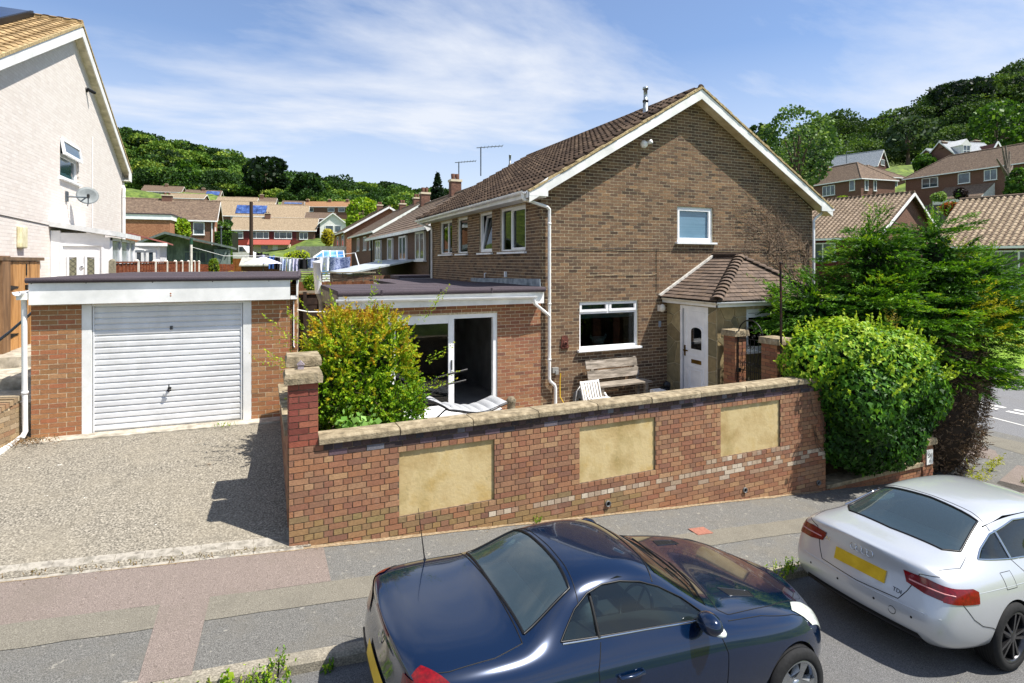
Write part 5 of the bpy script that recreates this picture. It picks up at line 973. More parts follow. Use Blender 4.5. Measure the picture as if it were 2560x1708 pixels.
class Car:
    def __init__(s, name, label, W, sections, rdx, fdx, paint, cavity, wheels, cutters):
        s.W = W; s.root = thing(name, label, 'car', W=W)
        vs, fs = cage(sections, rdx, fdx); o = bmobj('tmp', vs, fs); bm = bmesh.new(); bm.from_mesh(o.data); bmesh.ops.remove_doubles(bm, verts=bm.verts, dist=1e-5); bmesh.ops.recalc_face_normals(bm, faces=bm.faces); bm.to_mesh(o.data); bm.free()
        md = o.modifiers.new('s', 'SUBSURF'); md.levels = 4; md.render_levels = 4
        base = evaluated(o); bpy.data.objects.remove(o); s.base = base
        bmx = bmesh.new(); bmx.from_mesh(base); s.bvh = BVHTree.FromBMesh(bmx); bmx.free()
        base.materials.clear(); base.materials.append(paint); base.materials.append(CAR_IN)
        for p in base.polygons: p.material_index = 0; p.use_smooth = True
        b = bpy.data.objects.new('tmp', base); COL.objects.link(b); cut = []
        def cutter(mb, idx=1):
            c = bmobj('cut', mb.v, mb.f); bm2 = bmesh.new(); bm2.from_mesh(c.data); bmesh.ops.recalc_face_normals(bm2, faces=bm2.faces); bm2.to_mesh(c.data); bm2.free()
            c.data.materials.append(paint); c.data.materials.append(CAR_IN)
            for p in c.data.polygons: p.material_index = idx
            m_ = b.modifiers.new('b', 'BOOLEAN'); m_.operation = 'DIFFERENCE'; m_.object = c; m_.solver = 'EXACT'; cut.append(c)
        for (x, yc, r, zc) in wheels:
            for sgn in (1, -1):
                mb = MB(); T = Matrix.Translation((x, sgn*(yc-.18), zc)) @ Matrix.Rotation(R(-90*sgn), 4, 'X'); n = 48
                mb.prism([(r*math.cos(2*PI*i/n), r*math.sin(2*PI*i/n)) for i in range(n)], 'z', 0, .7, T=T); cutter(mb)
        for mb in cavity+cutters: cutter(mb)
        me = evaluated(b); bpy.data.objects.remove(b)
        for c in cut: bpy.data.objects.remove(c)
        for p in me.polygons: p.use_smooth = p.material_index == 0
        s.body = s.part_mesh('body', me)
        try: me.set_sharp_from_angle(angle=R(38))
        except Exception: pass
    def part_mesh(s, name, me, parent=None):
        o = bpy.data.objects.new(name, me); return link(o, parent or s.root, s.W.copy())
    def part(s, name, mb, mat, parent=None, bevel=0):
        me = npmesh(name, np.array([tuple(v) for v in mb.v]), mb.f, mats=mat if isinstance(mat, list) else [mat], midx=mb.mi); me.polygons.foreach_set('use_smooth', np.array(mb.sm, dtype=bool))
        bm = bmesh.new(); bm.from_mesh(me); bmesh.ops.recalc_face_normals(bm, faces=bm.faces); bm.to_mesh(me); bm.free(); o = s.part_mesh(name, me, parent)
        if bevel: md = o.modifiers.new('bevel', 'BEVEL'); md.width = bevel; md.segments = 2
        return o
    def hit(s, p, d):
        r = s.bvh.ray_cast(Vector(p), Vector(d).normalized()); return (r[0], r[1]) if r[0] is not None else (None, None)
    def proj(s, u, v, axis, off):
        """project a 2D point on the body: axis 'y-' from the right side, 'y+' left, 'z' from above, 'x-' from behind, 'x+' from the front"""
        p, d = {'y-': ((u, -3, v), (0, 1, 0)), 'y+': ((u, 3, v), (0, -1, 0)), 'z': ((u, v, 4), (0, 0, -1)), 'x-': ((-3, u, v), (1, 0, 0)), 'x+': ((8, u, v), (-1, 0, 0))}[axis]
        h_, n_ = s.hit(p, d)
        if h_ is None: return None
        if n_.dot(Vector(d)) > 0: n_ = -n_
        return h_+n_*off
    def patch(s, name, poly, axis, off, mat, parent=None, step=.03, thick=0):
        """a convex outline laid on the body surface as a skin of its own"""
        xs = [p[0] for p in poly]; ys = [p[1] for p in poly]; bm = bmesh.new(); nx = max(2, int((max(xs)-min(xs))/step)+1); ny = max(2, int((max(ys)-min(ys))/step)+1)
        V = [[bm.verts.new((min(xs)-.001+(max(xs)-min(xs)+.002)*i/nx, min(ys)-.001+(max(ys)-min(ys)+.002)*j/ny, 0)) for i in range(nx+1)] for j in range(ny+1)]
        for j in range(ny):
            for i in range(nx): bm.faces.new((V[j][i], V[j][i+1], V[j+1][i+1], V[j+1][i]))
        ar = sum(poly[i][0]*poly[(i+1) % len(poly)][1]-poly[(i+1) % len(poly)][0]*poly[i][1] for i in range(len(poly)))
        pl = poly if ar > 0 else poly[::-1]
        for i in range(len(pl)):
            a, b = pl[i], pl[(i+1) % len(pl)]; dx, dy = b[0]-a[0], b[1]-a[1]
            if math.hypot(dx, dy) < 1e-6: continue
            bmesh.ops.bisect_plane(bm, geom=bm.verts[:]+bm.edges[:]+bm.faces[:], plane_co=(a[0], a[1], 0), plane_no=(dy, -dx, 0), clear_outer=True)
        kill = []
        for v in bm.verts:
            q = s.proj(v.co.x, v.co.y, axis, off)
            if q is None: kill.append(v)
            else: v.co = q
        if kill: bmesh.ops.delete(bm, geom=kill, context='VERTS')
        bmesh.ops.recalc_face_normals(bm, faces=bm.faces)
        me = bpy.data.meshes.new(name); bm.to_mesh(me); bm.free(); me.materials.append(mat)
        for p in me.polygons: p.use_smooth = True
        return s.part_mesh(name, me, parent)
    def seam(s, name, pts, axis, r=.0035, mat=None, parent=None, off=.0005, n=6):
        P = []
        for (a, b) in zip(pts[:-1], pts[1:]):
            for t in range(n):
                q = s.proj(a[0]+(b[0]-a[0])*t/n, a[1]+(b[1]-a[1])*t/n, axis, off)
                if q is not None: P.append(q)
        q = s.proj(pts[-1][0], pts[-1][1], axis, off)
        if q is not None: P.append(q)
        if len(P) < 2: return None
        return s.part(name, MB().tube(P, r, 6), mat or SEAM, parent)
    def wheel(s, x, y, r, rimr, spokes, rimmat, style):
        sg = 1 if y > 0 else -1; T = Matrix.Translation((x, y, r)) @ Matrix.Rotation(R(-90*sg), 4, 'X'); w_ = .115
        mb = MB(); mb.lathe([(rimr, -w_), (rimr+.03, -w_-.005), (r-.02, -w_+.005), (r-.004, -w_+.025), (r, -w_*.5), (r, w_*.5), (r-.004, w_-.025), (r-.02, w_-.003), (rimr+.035, w_+.006), (rimr+.008, w_+.004), (rimr, w_-.008)], T, 48); wo_ = s.part('wheel', mb, TYRE)
        mb = MB()
        for q in range(-3, 4): mb.lathe([(r+.0003, q*.026-.003), (r+.0006, q*.026), (r+.0003, q*.026+.003)], T, 48)
        s.part('tread_groove', mb, BLACK, wo_)
        mb = MB(); mb.lathe([(rimr+.004, w_-.006), (rimr-.006, w_+.0), (rimr-.022, w_-.012), (rimr-.028, w_-.06), (rimr-.03, -w_)], T, 48)
        for k in range(spokes):
            a = 2*PI*k/spokes
            if style == 'twin':
                for da, off in ((-.10, -.012), (.10, .012)):
                    Ts = T @ Matrix.Rotation(a, 4, 'Z'); c0, c1 = math.cos(da*1.9), math.sin(da*1.9)
                    mb.prism([(.03, off-.012), (.04, off+.012), ((rimr-.015)*c0+.0, (rimr-.015)*c1+.013), ((rimr-.015)*c0, (rimr-.015)*c1-.013)], 'z', w_-.055, w_-.015, T=Ts)
            else:
                Ts = T @ Matrix.Rotation(a, 4, 'Z'); mb.add([(.04, -.045, w_-.03), (.04, .045, w_-.03), (rimr*.6, .028, w_-.012), (rimr*.6, -.028, w_-.012), (rimr-.012, .05, w_-.012), (rimr-.012, -.05, w_-.012), (.04, -.045, w_-.07), (.04, .045, w_-.07), (rimr-.012, .05, w_-.06), (rimr-.012, -.05, w_-.06)], [(0, 1, 2, 3), (3, 2, 4, 5), (1, 7, 8, 4, 2), (0, 3, 5, 9, 6), (6, 7, 1, 0), (5, 4, 8, 9)], T=Ts)
        mb.lathe([(0, w_-.012), (.035, w_-.012), (.06, w_-.02), (.07, w_-.06)], T, 20); rim = s.part('rim', mb, rimmat, wo_)
        s.part('brake_disc', MB().lathe([(.06, .0), (.15, .0), (.15, -.02), (.06, -.02)], T, 30), M('brake_disc_steel', '#3b3a38', .4, metal=.8), wo_)
        s.part('wheel_back', MB().lathe([(0, -.04), (rimr, -.04)], T, 30), BLACK, wo_)
        return wo_
CAR_IN = M('car_interior_black', ['#1c1d1f', '#282a2c'], .85, nscale=4, namt=.2); SEAM = M('panel_gap', '#040405', .6, namt=0); TYRE = M('tyre_rubber', ['#131314', '#1c1c1d'], .85, nscale=30, namt=.15, bump=.2)
CHROME = M('chrome', '#c4c8cc', .08, metal=1, namt=.05); SILVER_RIM = M('silver_alloy', ['#9da1a5', '#b4b8bc'], .25, metal=.9, nscale=10, namt=.05, coat=.5); DARK_RIM = M('dark_alloy', ['#3a3a3c', '#525255'], .3, metal=.85, nscale=10, namt=.1, coat=.4)
def paint(name, col, flake, metal, rough):
    m = M(name, [col, flake], rough, nscale=900, namt=.05, metal=metal, coat=1.0, spec=.5); return m
BLUE = paint('metallic_blue_paint', '#02122a', '#042244', .4, .15); SILV = paint('metallic_silver_paint', '#b6b9bd', '#c5c8cb', .45, .32)
REDL = M('red_lamp_lens', ['#5a0205', '#7a0408'], .15, nscale=40, namt=.15, spec=.5, coat=.25); CLEARL = M('clear_lamp_lens', ['#b9c0b8', '#d5dad2'], .08, nscale=30, namt=.15, spec=.8, coat=.8); AMB = M('amber_lens', '#b86a1e', .2)
AGL = glassmat('car_glass', '#b4c6c6', .012, 1.55, film=.02); AGL_D = glassmat('car_rear_glass', '#86a6a8', .012, 2.1, film=.1); PLATE_Y = M('yellow_plate', ['#c79f10', '#d4ae22'], .4, nscale=7, namt=.1)  # teal diffuse share: dust and tint plus painted sky reflection
SEATM = M('seat_leather', ['#4a4d50', '#5c5f62'], .6, nscale=20, namt=.15); PITCH = Matrix.Rotation(math.atan(.0908), 4, 'Y')
def road_z(x): return pz(x)-.105
def prism_mb(poly, axis, a, b): return MB().prism(poly, axis, a, b)
# ---- dark blue two-seat coupe-roadster
def sec(x, *p): return (x, list(p))
W1 = Matrix.Translation((-5.02, -7.13, road_z(-5.02))) @ PITCH
lowS = lambda w_, z5=.6, z6=.36, z7=.19: [(w_, z5), (w_-.008, z6), (w_-.09, z7), (0, z7)]
S1 = [sec(.06, (0, .925), (.36, .92), (.56, .905), (.67, .87), (.755, .78, .02), (.80, .58, -.02), (.79, .40, -.03), (.68, .24, .03), (0, .24, .03)),
      sec(.16, (0, .965), (.38, .958), (.60, .94), (.73, .895), (.82, .79), *lowS(.858, .58)),
      sec(.50, (0, .985), (.40, .978), (.63, .96), (.765, .915), (.86, .80), *lowS(.893)),
      sec(.80, (0, 1.0), (.41, .992), (.63, .972), (.765, .925), (.865, .81), *lowS(.897)),
      sec(.93, (0, 1.07), (.40, 1.055), (.60, 1.01), (.75, .935), (.86, .815), *lowS(.895)),
      sec(1.12, (0, 1.20), (.38, 1.185), (.57, 1.12), (.74, .94), (.855, .82), *lowS(.893)),
      sec(1.33, (0, 1.295), (.36, 1.283), (.545, 1.225), (.73, .945), (.85, .82), *lowS(.89)),
      sec(1.70, (0, 1.325), (.36, 1.312), (.55, 1.255), (.735, .94), (.85, .815), *lowS(.888)),
      sec(2.02, (0, 1.30), (.37, 1.285), (.565, 1.225), (.74, .93), (.85, .81), *lowS(.888)),
      sec(2.28, (0, 1.17), (.42, 1.145), (.63, 1.07), (.76, .92), (.86, .805), *lowS(.89)),
      sec(2.58, (0, .985), (.46, .965), (.68, .935), (.79, .89), (.872, .79), *lowS(.895)),
      sec(2.80, (0, .945), (.43, .938), (.66, .915), (.785, .87), (.876, .775), *lowS(.898, .58)),
      sec(3.25, (0, .885), (.40, .885), (.63, .873), (.77, .84), (.865, .74), *lowS(.89, .56)),
      sec(3.62, (0, .81), (.36, .81), (.58, .80), (.715, .765), (.81, .675), *lowS(.835, .5, .34)),
      sec(3.88, (0, .725), (.28, .72), (.46, .705), (.58, .67), (.67, .595), (.70, .46), (.68, .34), (.60, .22), (0, .22))]
win_side = [(1.11, .965), (2.44, .935), (2.24, 1.06), (2.04, 1.15), (1.88, 1.195), (1.7, 1.215), (1.54, 1.21), (1.40, 1.175), (1.27, 1.105)]
def offs(poly, k):
    cx = sum(p[0] for p in poly)/len(poly); cy = sum(p[1] for p in poly)/len(poly); return [(cx+(p[0]-cx)*k, cy+(p[1]-cy)*k) for p in poly]
rearw = [(.875, -.60), (.865, 0), (.875, .60), (1.28, .50), (1.31, .25), (1.315, .0), (1.31, -.25), (1.28, -.50)]; wscr = [(2.09, -.49), (2.09, .49), (2.50, .66), (2.58, .3), (2.60, 0), (2.58, -.3), (2.50, -.66)]
cav = [MB().prism([(.98, .55), (2.45, .5), (2.4, .9), (2.02, 1.17), (1.7, 1.24), (1.36, 1.19), (1.05, .93)], 'y', -.52, .52)]
cuts = [prism_mb(win_side, 'y', -1.2, -.4), prism_mb(win_side, 'y', .4, 1.2), prism_mb(rearw, 'z', .90, 2), prism_mb([(p[0]-.02, p[1]) for p in wscr], 'z', .86, 2)]
c1 = Car('blue_roadster', 'dark blue two-seat hardtop roadster parked at the kerb', W1, S1, -.06, .16, BLUE, cav, [(.86, .9, .345, .315), (3.29, .9, .345, .315)], cuts)
c1.patch('rear_window', rearw, 'z', -.004, AGL_D); c1.seam('rear_window_edge', rearw+[rearw[0]], 'z', .011, BLACK); c1.patch('windscreen', wscr, 'z', -.004, AGL)
q_ = [(1.13, .97), (1.40, .965), (1.40, 1.17), (1.27, 1.10)]; d_ = [(1.43, .965), (2.42, .938), (2.24, 1.055), (2.04, 1.145), (1.88, 1.19), (1.7, 1.21), (1.54, 1.205), (1.43, 1.18)]
for ax in ('y-', 'y+'): c1.patch('quarter_window', q_, ax, -.004, AGL); c1.patch('side_window', d_, ax, -.004, AGL); c1.seam('window_trim', [(1.12, .955), (1.8, .945), (2.42, .928)], ax, .008, CHROME); c1.seam('window_pillar', [(1.415, .95), (1.415, 1.16)], ax, .014, SEAM)
for ax in ('y-', 'y+'):
    c1.seam('window_seal', win_side+[win_side[0]], ax, .007, BLACK)
    dr = c1.seam('door_gap', [(1.42, .93), (1.36, .8), (1.36, .5), (1.42, .32), (1.6, .26), (2.45, .26), (2.52, .4), (2.53, .72), (2.46, .90)], ax)
    c1.seam('bumper_gap', [(.30, .80), (.36, .70), (.42, .62)], ax); c1.seam('wing_gap', [(2.62, .89), (3.0, .86), (3.4, .80), (3.66, .72)], ax)
    sg = -1 if ax == 'y-' else 1
    h0 = c1.proj(1.52, .735, ax, .03); h1 = c1.proj(1.72, .74, ax, .03)
    c1.part('door_handle', MB().tube([h0-Vector((0, sg*.03, 0)), h0, (h0+h1)/2+Vector((0, sg*.008, 0)), h1, h1-Vector((0, sg*.03, 0))], .013, 8), BLUE)
    # mirror
    mp0 = c1.proj(2.32, .93, ax, 0); mc = mp0+Vector((0, sg*.12, .05)); mb = MB().sphere(tuple(mc), .085, .115, .075, 16); mo = c1.part('door_mirror', mb, BLUE); c1.part('mirror_stem', MB().tube([mp0-Vector((0, sg*.03, .02)), mc-Vector((0, 0, .03))], .035, 8), BLACK, mo); c1.part('indicator', MB().sphere(tuple(mc+Vector((.03, sg*.03, -.03))), .066, .1, .03, 14), CLEARL, mo)
    # lamps
    s_ = sg
    c1.patch('tail_lamp', [(s_*.50, .66), (s_*.84, .60), (s_*.84, .80), (s_*.72, .87), (s_*.54, .86)], 'x-', .008, REDL); c1.patch('tail_lamp', [(.04, .62), (.30, .66), (.36, .74), (.30, .83), (.06, .86)], ax, .008, REDL); c1.patch('tail_lamp_top', [(.08, s_*.62), (.14, s_*.60), (.34, s_*.80), (.30, s_*.84), (.12, s_*.80)], 'z', .008, REDL)
    c1.patch('head_lamp', [(3.42, s_*.70), (3.60, s_*.765), (3.80, s_*.70), (3.86, s_*.60), (3.70, s_*.56), (3.52, s_*.60)], 'z', .006, CLEARL)
    c1.patch('bonnet_vent', [(2.85, s_*.40), (2.88, s_*.52), (3.14, s_*.54), (3.16, s_*.46)], 'z', .002, M('vent_mesh', '#0a0a0b', .6)); c1.seam('vent_rim', [(2.85, s_*.40), (2.88, s_*.52), (3.14, s_*.54), (3.16, s_*.46), (2.85, s_*.40)], 'z', .006, M('vent_rim_dark', '#3a3d42', .3, metal=.8))
    for k in range(6): c1.seam('vent_slat', [(2.88+.045*k, s_*.42), (2.90+.045*k, s_*.52)], 'z', .004, M('vent_slat', '#2b2d30', .4, metal=.5))
c1.seam('boot_gap', [(.10, -.66), (.30, -.70), (.62, -.70), (.84, -.655)], 'z'); c1.seam('boot_gap', [(.10, .66), (.30, .70), (.62, .70), (.84, .655)], 'z'); c1.seam('boot_gap', [(.84, -.655), (.86, 0), (.84, .655)], 'z', .005)
c1.seam('roof_gap', [(1.31, -.60), (1.345, -.3), (1.355, 0), (1.345, .3), (1.31, .60)], 'z', .004); c1.seam('header_gap', [(2.0, -.56), (2.07, -.3), (2.09, 0), (2.07, .3), (2.0, .56)], 'z', .006)
c1.seam('bonnet_gap', [(2.66, 0), (2.64, .35), (2.58, .68), (2.66, .72), (3.2, .66), (3.6, .56), (3.84, .38), (3.92, 0)], 'z'); c1.seam('bonnet_gap', [(2.66, 0), (2.64, -.35), (2.58, -.68), (2.66, -.72), (3.2, -.66), (3.6, -.56), (3.84, -.38), (3.92, 0)], 'z')
c1.seam('wiper', [(2.56, .45), (2.46, .0), (2.46, -.3)], 'z', .009, BLACK, off=.02); c1.seam('wiper', [(2.60, -.05), (2.52, -.4), (2.44, -.6)], 'z', .009, BLACK, off=.02); c1.patch('cowl', [(2.56, -.6), (2.68, -.6), (2.70, 0), (2.68, .6), (2.56, .6), (2.61, 0)][:5], 'z', .001, BLACK) if False else None
c1.patch('roof_panel', [(1.42, -.40), (1.42, .40), (1.95, .40), (1.95, -.40)], 'z', .0015, M('panoramic_black_roof', ['#0b0d18', '#10121f'], .12, coat=1, metal=.2)) if False else None
c1.patch('fuel_flap', [(.86+.085*math.cos(t), .72+.085*math.sin(t)) for t in np.linspace(0, 2*PI, 16)[:-1]], 'y-', .0015, BLUE); c1.seam('fuel_flap_gap', [(.86+.085*math.cos(t), .72+.085*math.sin(t)) for t in np.linspace(0, 2*PI, 16)], 'y-', .003, n=1)
c1.patch('number_plate', [(-.26, .50), (.26, .50), (.26, .61), (-.26, .61)], 'x-', .012, PLATE_Y); c1.patch('brake_lamp', [(-.22, .885), (.22, .885), (.2, .905), (-.2, .905)], 'x-', .006, REDL); c1.seam('rear_strip', [(-.62, .47), (.62, .47)], 'x-', .012, BLACK)
bp = c1.proj(0, .77, 'x-', .01); Tb = Matrix.Translation(bp) @ Matrix.Rotation(R(-90), 4, 'Y') @ Matrix.Rotation(R(90), 4, 'Z'); mb = MB(); mb.lathe([(.034, 0), (.04, .004), (.046, 0)], Tb, 24)
for k in range(3):
    a = PI/2+k*2*PI/3; mb.add([Tb @ Vector((.008*math.cos(a+PI/2), .008*math.sin(a+PI/2), .003)), Tb @ Vector((.036*math.cos(a), .036*math.sin(a), .003)), Tb @ Vector((-.008*math.cos(a+PI/2), -.008*math.sin(a+PI/2), .003)), Tb @ Vector((0, 0, .007))], [(0, 1, 3), (1, 2, 3)])
c1.part('star_badge', mb, CHROME)
ab = c1.proj(.52, .70, 'z', 0); c1.part('antenna', MB().tube([ab, ab+Vector((-.10, .0, .46))], .006, 6, r2=.002), BLACK); c1.part('antenna_base', MB().sphere(tuple(ab), .014, .014, .02), BLACK)
for x in (.86, 3.29):
    for y in (-.80, .80): c1.wheel(x, y, .315, .222, 5, SILVER_RIM, 'solid')
for y in (-.36, .36):
    mb = MB(); mb.sphere((1.72, y, .62), .27, .24, .10); c1.part('seat', mb, SEATM); mb = MB(); mb.sphere((1.45, y, .86), .11, .22, .30); c1.part('seat_back', mb, SEATM); c1.part('head_rest', MB().sphere((1.40, y, 1.12), .05, .11, .09), SEATM)
c1.part('rear_bulkhead', MB().box(.95, 1.24, -.5, .5, .87, .92), M('grey_shelf', '#a3b0b0', .8)); c1.part('roll_bar', MB().tube([(1.3, -.45, .8), (1.3, -.42, 1.08), (1.3, -.2, 1.12), (1.3, .2, 1.12), (1.3, .42, 1.08), (1.3, .45, .8)], .03, 8), SEATM); c1.part('dashboard', MB().prism([(2.1, .6), (2.42, .6), (2.42, .9), (2.3, .92), (2.12, .84)], 'y', -.5, .5), CAR_IN); Tst = Matrix.Translation((2.02, -.36, .86)) @ Matrix.Rotation(R(-65), 4, 'Y'); mb = MB(); mb.tube([Tst @ Vector((.18*math.cos(t), .18*math.sin(t), 0)) for t in np.linspace(0, 2*PI, 25)], .014, 8, False); mb.tube([Tst @ Vector((-.17, 0, 0)), Tst @ Vector((.17, 0, 0))], .012, 6); c1.part('steering_wheel', mb, BLACK)
c1.part('gear_console', MB().box(1.5, 2.1, -.1, .1, .58, .68), M('console_silver', '#4a4d50', .4, metal=.5)); c1.part('gear_lever', MB().tube([(1.85, -.02, .68), (1.86, -.02, .80)], .022, 8), SILVER_RIM)
# ---- silver five-door coupe
W2 = Matrix.Translation((.10, -7.29, road_z(.10))) @ PITCH
low2 = lambda w_, z5=.62, z6=.38, z7=.2: [(w_, z5), (w_-.008, z6), (w_-.09, z7), (0, z7)]
S2 = [sec(.05, (0, 1.0), (.38, .99), (.56, .97), (.66, .93), (.74, .82, .01), (.79, .62, -.05), (.80, .46, -.09), (.70, .27, -.02), (0, .27, -.02)),
      sec(.13, (0, 1.025), (.40, 1.018), (.62, .995), (.74, .945), (.83, .84), *low2(.875, .62, .42)),
      sec(.38, (0, 1.05), (.42, 1.04), (.64, 1.015), (.785, .965), (.885, .86), *low2(.92)),
      sec(.56, (0, 1.10), (.42, 1.085), (.62, 1.04), (.78, .975), (.89, .865), *low2(.93)),
      sec(.80, (0, 1.23), (.42, 1.21), (.61, 1.14), (.775, .985), (.892, .87), *low2(.935)),
      sec(1.10, (0, 1.355), (.43, 1.335), (.60, 1.26), (.765, .99), (.89, .87), *low2(.935)),
      sec(1.45, (0, 1.412), (.43, 1.395), (.60, 1.32), (.765, .985), (.885, .865), *low2(.932)),
      sec(2.0, (0, 1.435), (.44, 1.418), (.605, 1.345), (.77, .97), (.885, .855), *low2(.93)),
      sec(2.55, (0, 1.415), (.45, 1.398), (.615, 1.32), (.775, .96), (.885, .85), *low2(.93)),
      sec(2.95, (0, 1.30), (.50, 1.275), (.67, 1.19), (.79, .95), (.89, .84), *low2(.932)),
      sec(3.40, (0, 1.07), (.55, 1.045), (.74, .99), (.83, .92), (.90, .82), *low2(.935)),
      sec(3.75, (0, 1.0), (.5, .99), (.72, .96), (.83, .90), (.905, .79), *low2(.93)),
      sec(4.25, (0, .88), (.44, .87), (.66, .85), (.79, .80), (.87, .70), *low2(.89, .55)),
      sec(4.60, (0, .74), (.36, .73), (.55, .71), (.66, .67), (.73, .6), (.76, .46), (.74, .36), (.64, .24), (0, .24))]
side2 = [(.72, 1.03), (1.2, 1.005), (2.9, .965), (3.05, .985), (2.62, 1.22), (2.2, 1.30), (1.6, 1.295), (1.10, 1.20), (.86, 1.10)]
rear2 = [(.50, -.50), (.46, 0), (.50, .50), (.62, .60), (1.12, .50), (1.17, 0), (1.12, -.50), (.62, -.60)]; ws2 = [(2.72, -.55), (2.72, .55), (3.28, .72), (3.38, 0), (3.28, -.72)]
cav2 = [MB().prism([(.7, .6), (3.2, .55), (3.2, .95), (2.7, 1.24), (2.2, 1.35), (1.5, 1.33), (1.1, 1.26), (.7, 1.0)], 'y', -.56, .56)]
cuts2 = [prism_mb(side2, 'y', -1.2, -.4), prism_mb(side2, 'y', .4, 1.2), prism_mb(rear2, 'z', .99, 2), prism_mb(ws2, 'z', .9, 2)]
c2 = Car('silver_hatchback', 'silver four-door coupe hatchback parked further down the kerb', W2, S2, -.07, .14, SILV, cav2, [(.98, .94, .365, .335), (3.79, .94, .365, .335)], cuts2)
c2.patch('rear_window', rear2, 'z', -.004, AGL_D); c2.patch('windscreen', ws2, 'z', -.004, AGL); c2.seam('rear_window_edge', rear2+[rear2[0]], 'z', .012, BLACK)
qq = [(.76, 1.03), (1.19, 1.01), (1.19, 1.22), (1.10, 1.19), (.88, 1.095)]; dd = [(1.22, 1.01), (2.08, .985), (2.08, 1.29), (1.6, 1.285), (1.22, 1.235)]; d3 = [(2.13, .985), (2.88, .97), (2.98, .99), (2.6, 1.215), (2.2, 1.29), (2.13, 1.29)]
for ax in ('y-', 'y+'):
    for pl_ in (qq, dd, d3): c2.patch('side_window', pl_, ax, -.004, AGL)
    c2.seam('window_trim', side2+[side2[0]], ax, .011, CHROME); c2.seam('window_pillar', [(1.205, 1.01), (1.205, 1.23)], ax, .014, CHROME); c2.seam('window_pillar', [(2.105, .985), (2.105, 1.29)], ax, .02, BLACK)
    c2.seam('door_gap', [(1.2, 1.0), (1.3, .9), (1.42, .62), (1.5, .36), (1.6, .28), (2.1, .27), (2.12, .6), (2.1, .97)], ax); c2.seam('door_gap', [(2.12, .27), (3.1, .28), (3.2, .6), (3.15, .92)], ax); c2.seam('sill_line', [(1.36, .30), (2.2, .29), (3.3, .30)], ax, .006)
    c2.seam('bumper_gap', [(.18, .76), (.32, .60), (.44, .53), (.60, .49), (.66, .46)], ax); c2.seam('swage_line', [(.3, .82), (1.2, .82), (2.2, .80), (3.3, .78)], ax, .003, SILV)
    sg = -1 if ax == 'y-' else 1
    for x in (1.42, 2.38):
        h0 = c2.proj(x, .83, ax, .03); h1 = c2.proj(x+.22, .83, ax, .03); c2.part('door_handle', MB().tube([h0-Vector((0, sg*.03, 0)), h0, h1, h1-Vector((0, sg*.03, 0))], .015, 8), SILV)
    c2.patch('tail_lamp', [(sg*.46, .78), (sg*.62, .745), (sg*.84, .735), (sg*.84, .855), (sg*.62, .885), (sg*.42, .88)], 'x-', .007, REDL); c2.patch('tail_lamp', [(.06, .73), (.40, .735), (.42, .835), (.36, .86), (.08, .86)], ax, .007, REDL); c2.seam('lamp_strip', [(sg*.48, .815), (sg*.82, .80)], 'x-', .007, M('lamp_pink_strip', '#c98a88', .2), off=.008)
    c2.patch('head_lamp', [(4.1, sg*.80), (4.35, sg*.80), (4.52, sg*.62), (4.2, sg*.66)], 'z', .006, CLEARL); mp0 = c2.proj(2.92, .97, ax, 0); c2.part('door_mirror', MB().sphere(tuple(mp0+Vector((0, sg*.12, .06))), .09, .12, .075, 16), SILV)
c2.patch('fuel_flap', [(.88, .80), (1.06, .80), (1.06, .93), (.88, .93)], 'y-', .0012, SILV); c2.seam('fuel_flap_gap', [(.88, .80), (1.06, .80), (1.06, .93), (.88, .93), (.88, .80)], 'y-', .003)
c2.seam('boot_gap', [(-.70, .93), (-.56, .90), (-.48, .70), (-.42, .60), (0, .575), (.42, .60), (.48, .70), (.56, .90), (.70, .93)], 'x-', .004); c2.seam('roof_gap', [(1.14, -.60), (1.2, -.4), (1.22, 0), (1.2, .4), (1.14, .60)], 'z', .004); c2.seam('tailgate_gap', [(.12, -.66), (.4, -.72), (.66, -.645), (1.12, -.53)], 'z', .003); c2.seam('tailgate_gap', [(.12, .66), (.4, .72), (.66, .645), (1.12, .53)], 'z', .003)
npl = c2.proj(0, .735, 'x-', .0); mb = MB(); mb.box(-.012, .004, -.275, .275, -.062, .062, T=Matrix.Translation(npl) @ Matrix.Rotation(R(12), 4, 'Y')); c2.part('number_plate', mb, PLATE_Y)
c2.patch('bumper_valance', [(-.66, .26), (.66, .26), (.60, .36), (-.60, .36)], 'x-', .004, M('black_valance', '#151516', .5)); c2.seam('exhaust_trim', [(-.62, .31), (.62, .31)], 'x-', .016, BLACK); c2.seam('bumper_step', [(-.78, .575), (0, .56), (.78, .575)], 'x-', .005, SILV)
for y in (-.55, -.2, .2, .55): b_ = c2.proj(y, .49, 'x-', .001); c2.part('parking_sensor', MB().lathe([(0, 0), (.011, 0), (.013, -.002)], Matrix.Translation(b_) @ Matrix.Rotation(R(-90), 4, 'Y'), 12), SEAM)
mb = MB(); tp = c2.proj(-.38, .47, 'x-', .002); mb.lathe([(.033, 0), (.036, .001), (.038, 0)], Matrix.Translation(tp) @ Matrix.Rotation(R(-90), 4, 'Y'), 20); c2.part('tow_cover', mb, SEAM)
for i in range(4):
    q = c2.proj(-.09+.06*i, .885, 'x-', .006); c2.part('ring_badge', MB().lathe([(.030, 0), (.034, .005), (.038, 0)], Matrix.Translation(q) @ Matrix.Rotation(R(-78), 4, 'Y'), 22), CHROME)
for s_, y, z in (('A5', .40, .83), ('TDI', -.40, .665)):
    q = c2.proj(y, z, 'x-', .004); text(s_, .055, CHROME, c2.root, W2 @ Matrix.Translation(q) @ Matrix.Rotation(R(12), 4, 'Y') @ Matrix.Rotation(R(-90), 4, 'Z') @ Matrix.Rotation(R(90), 4, 'X'), 'badge_lettering')
for x in (.98, 3.79):
    for y in (-.82, .82): c2.wheel(x, y, .335, .245, 5, DARK_RIM, 'twin')
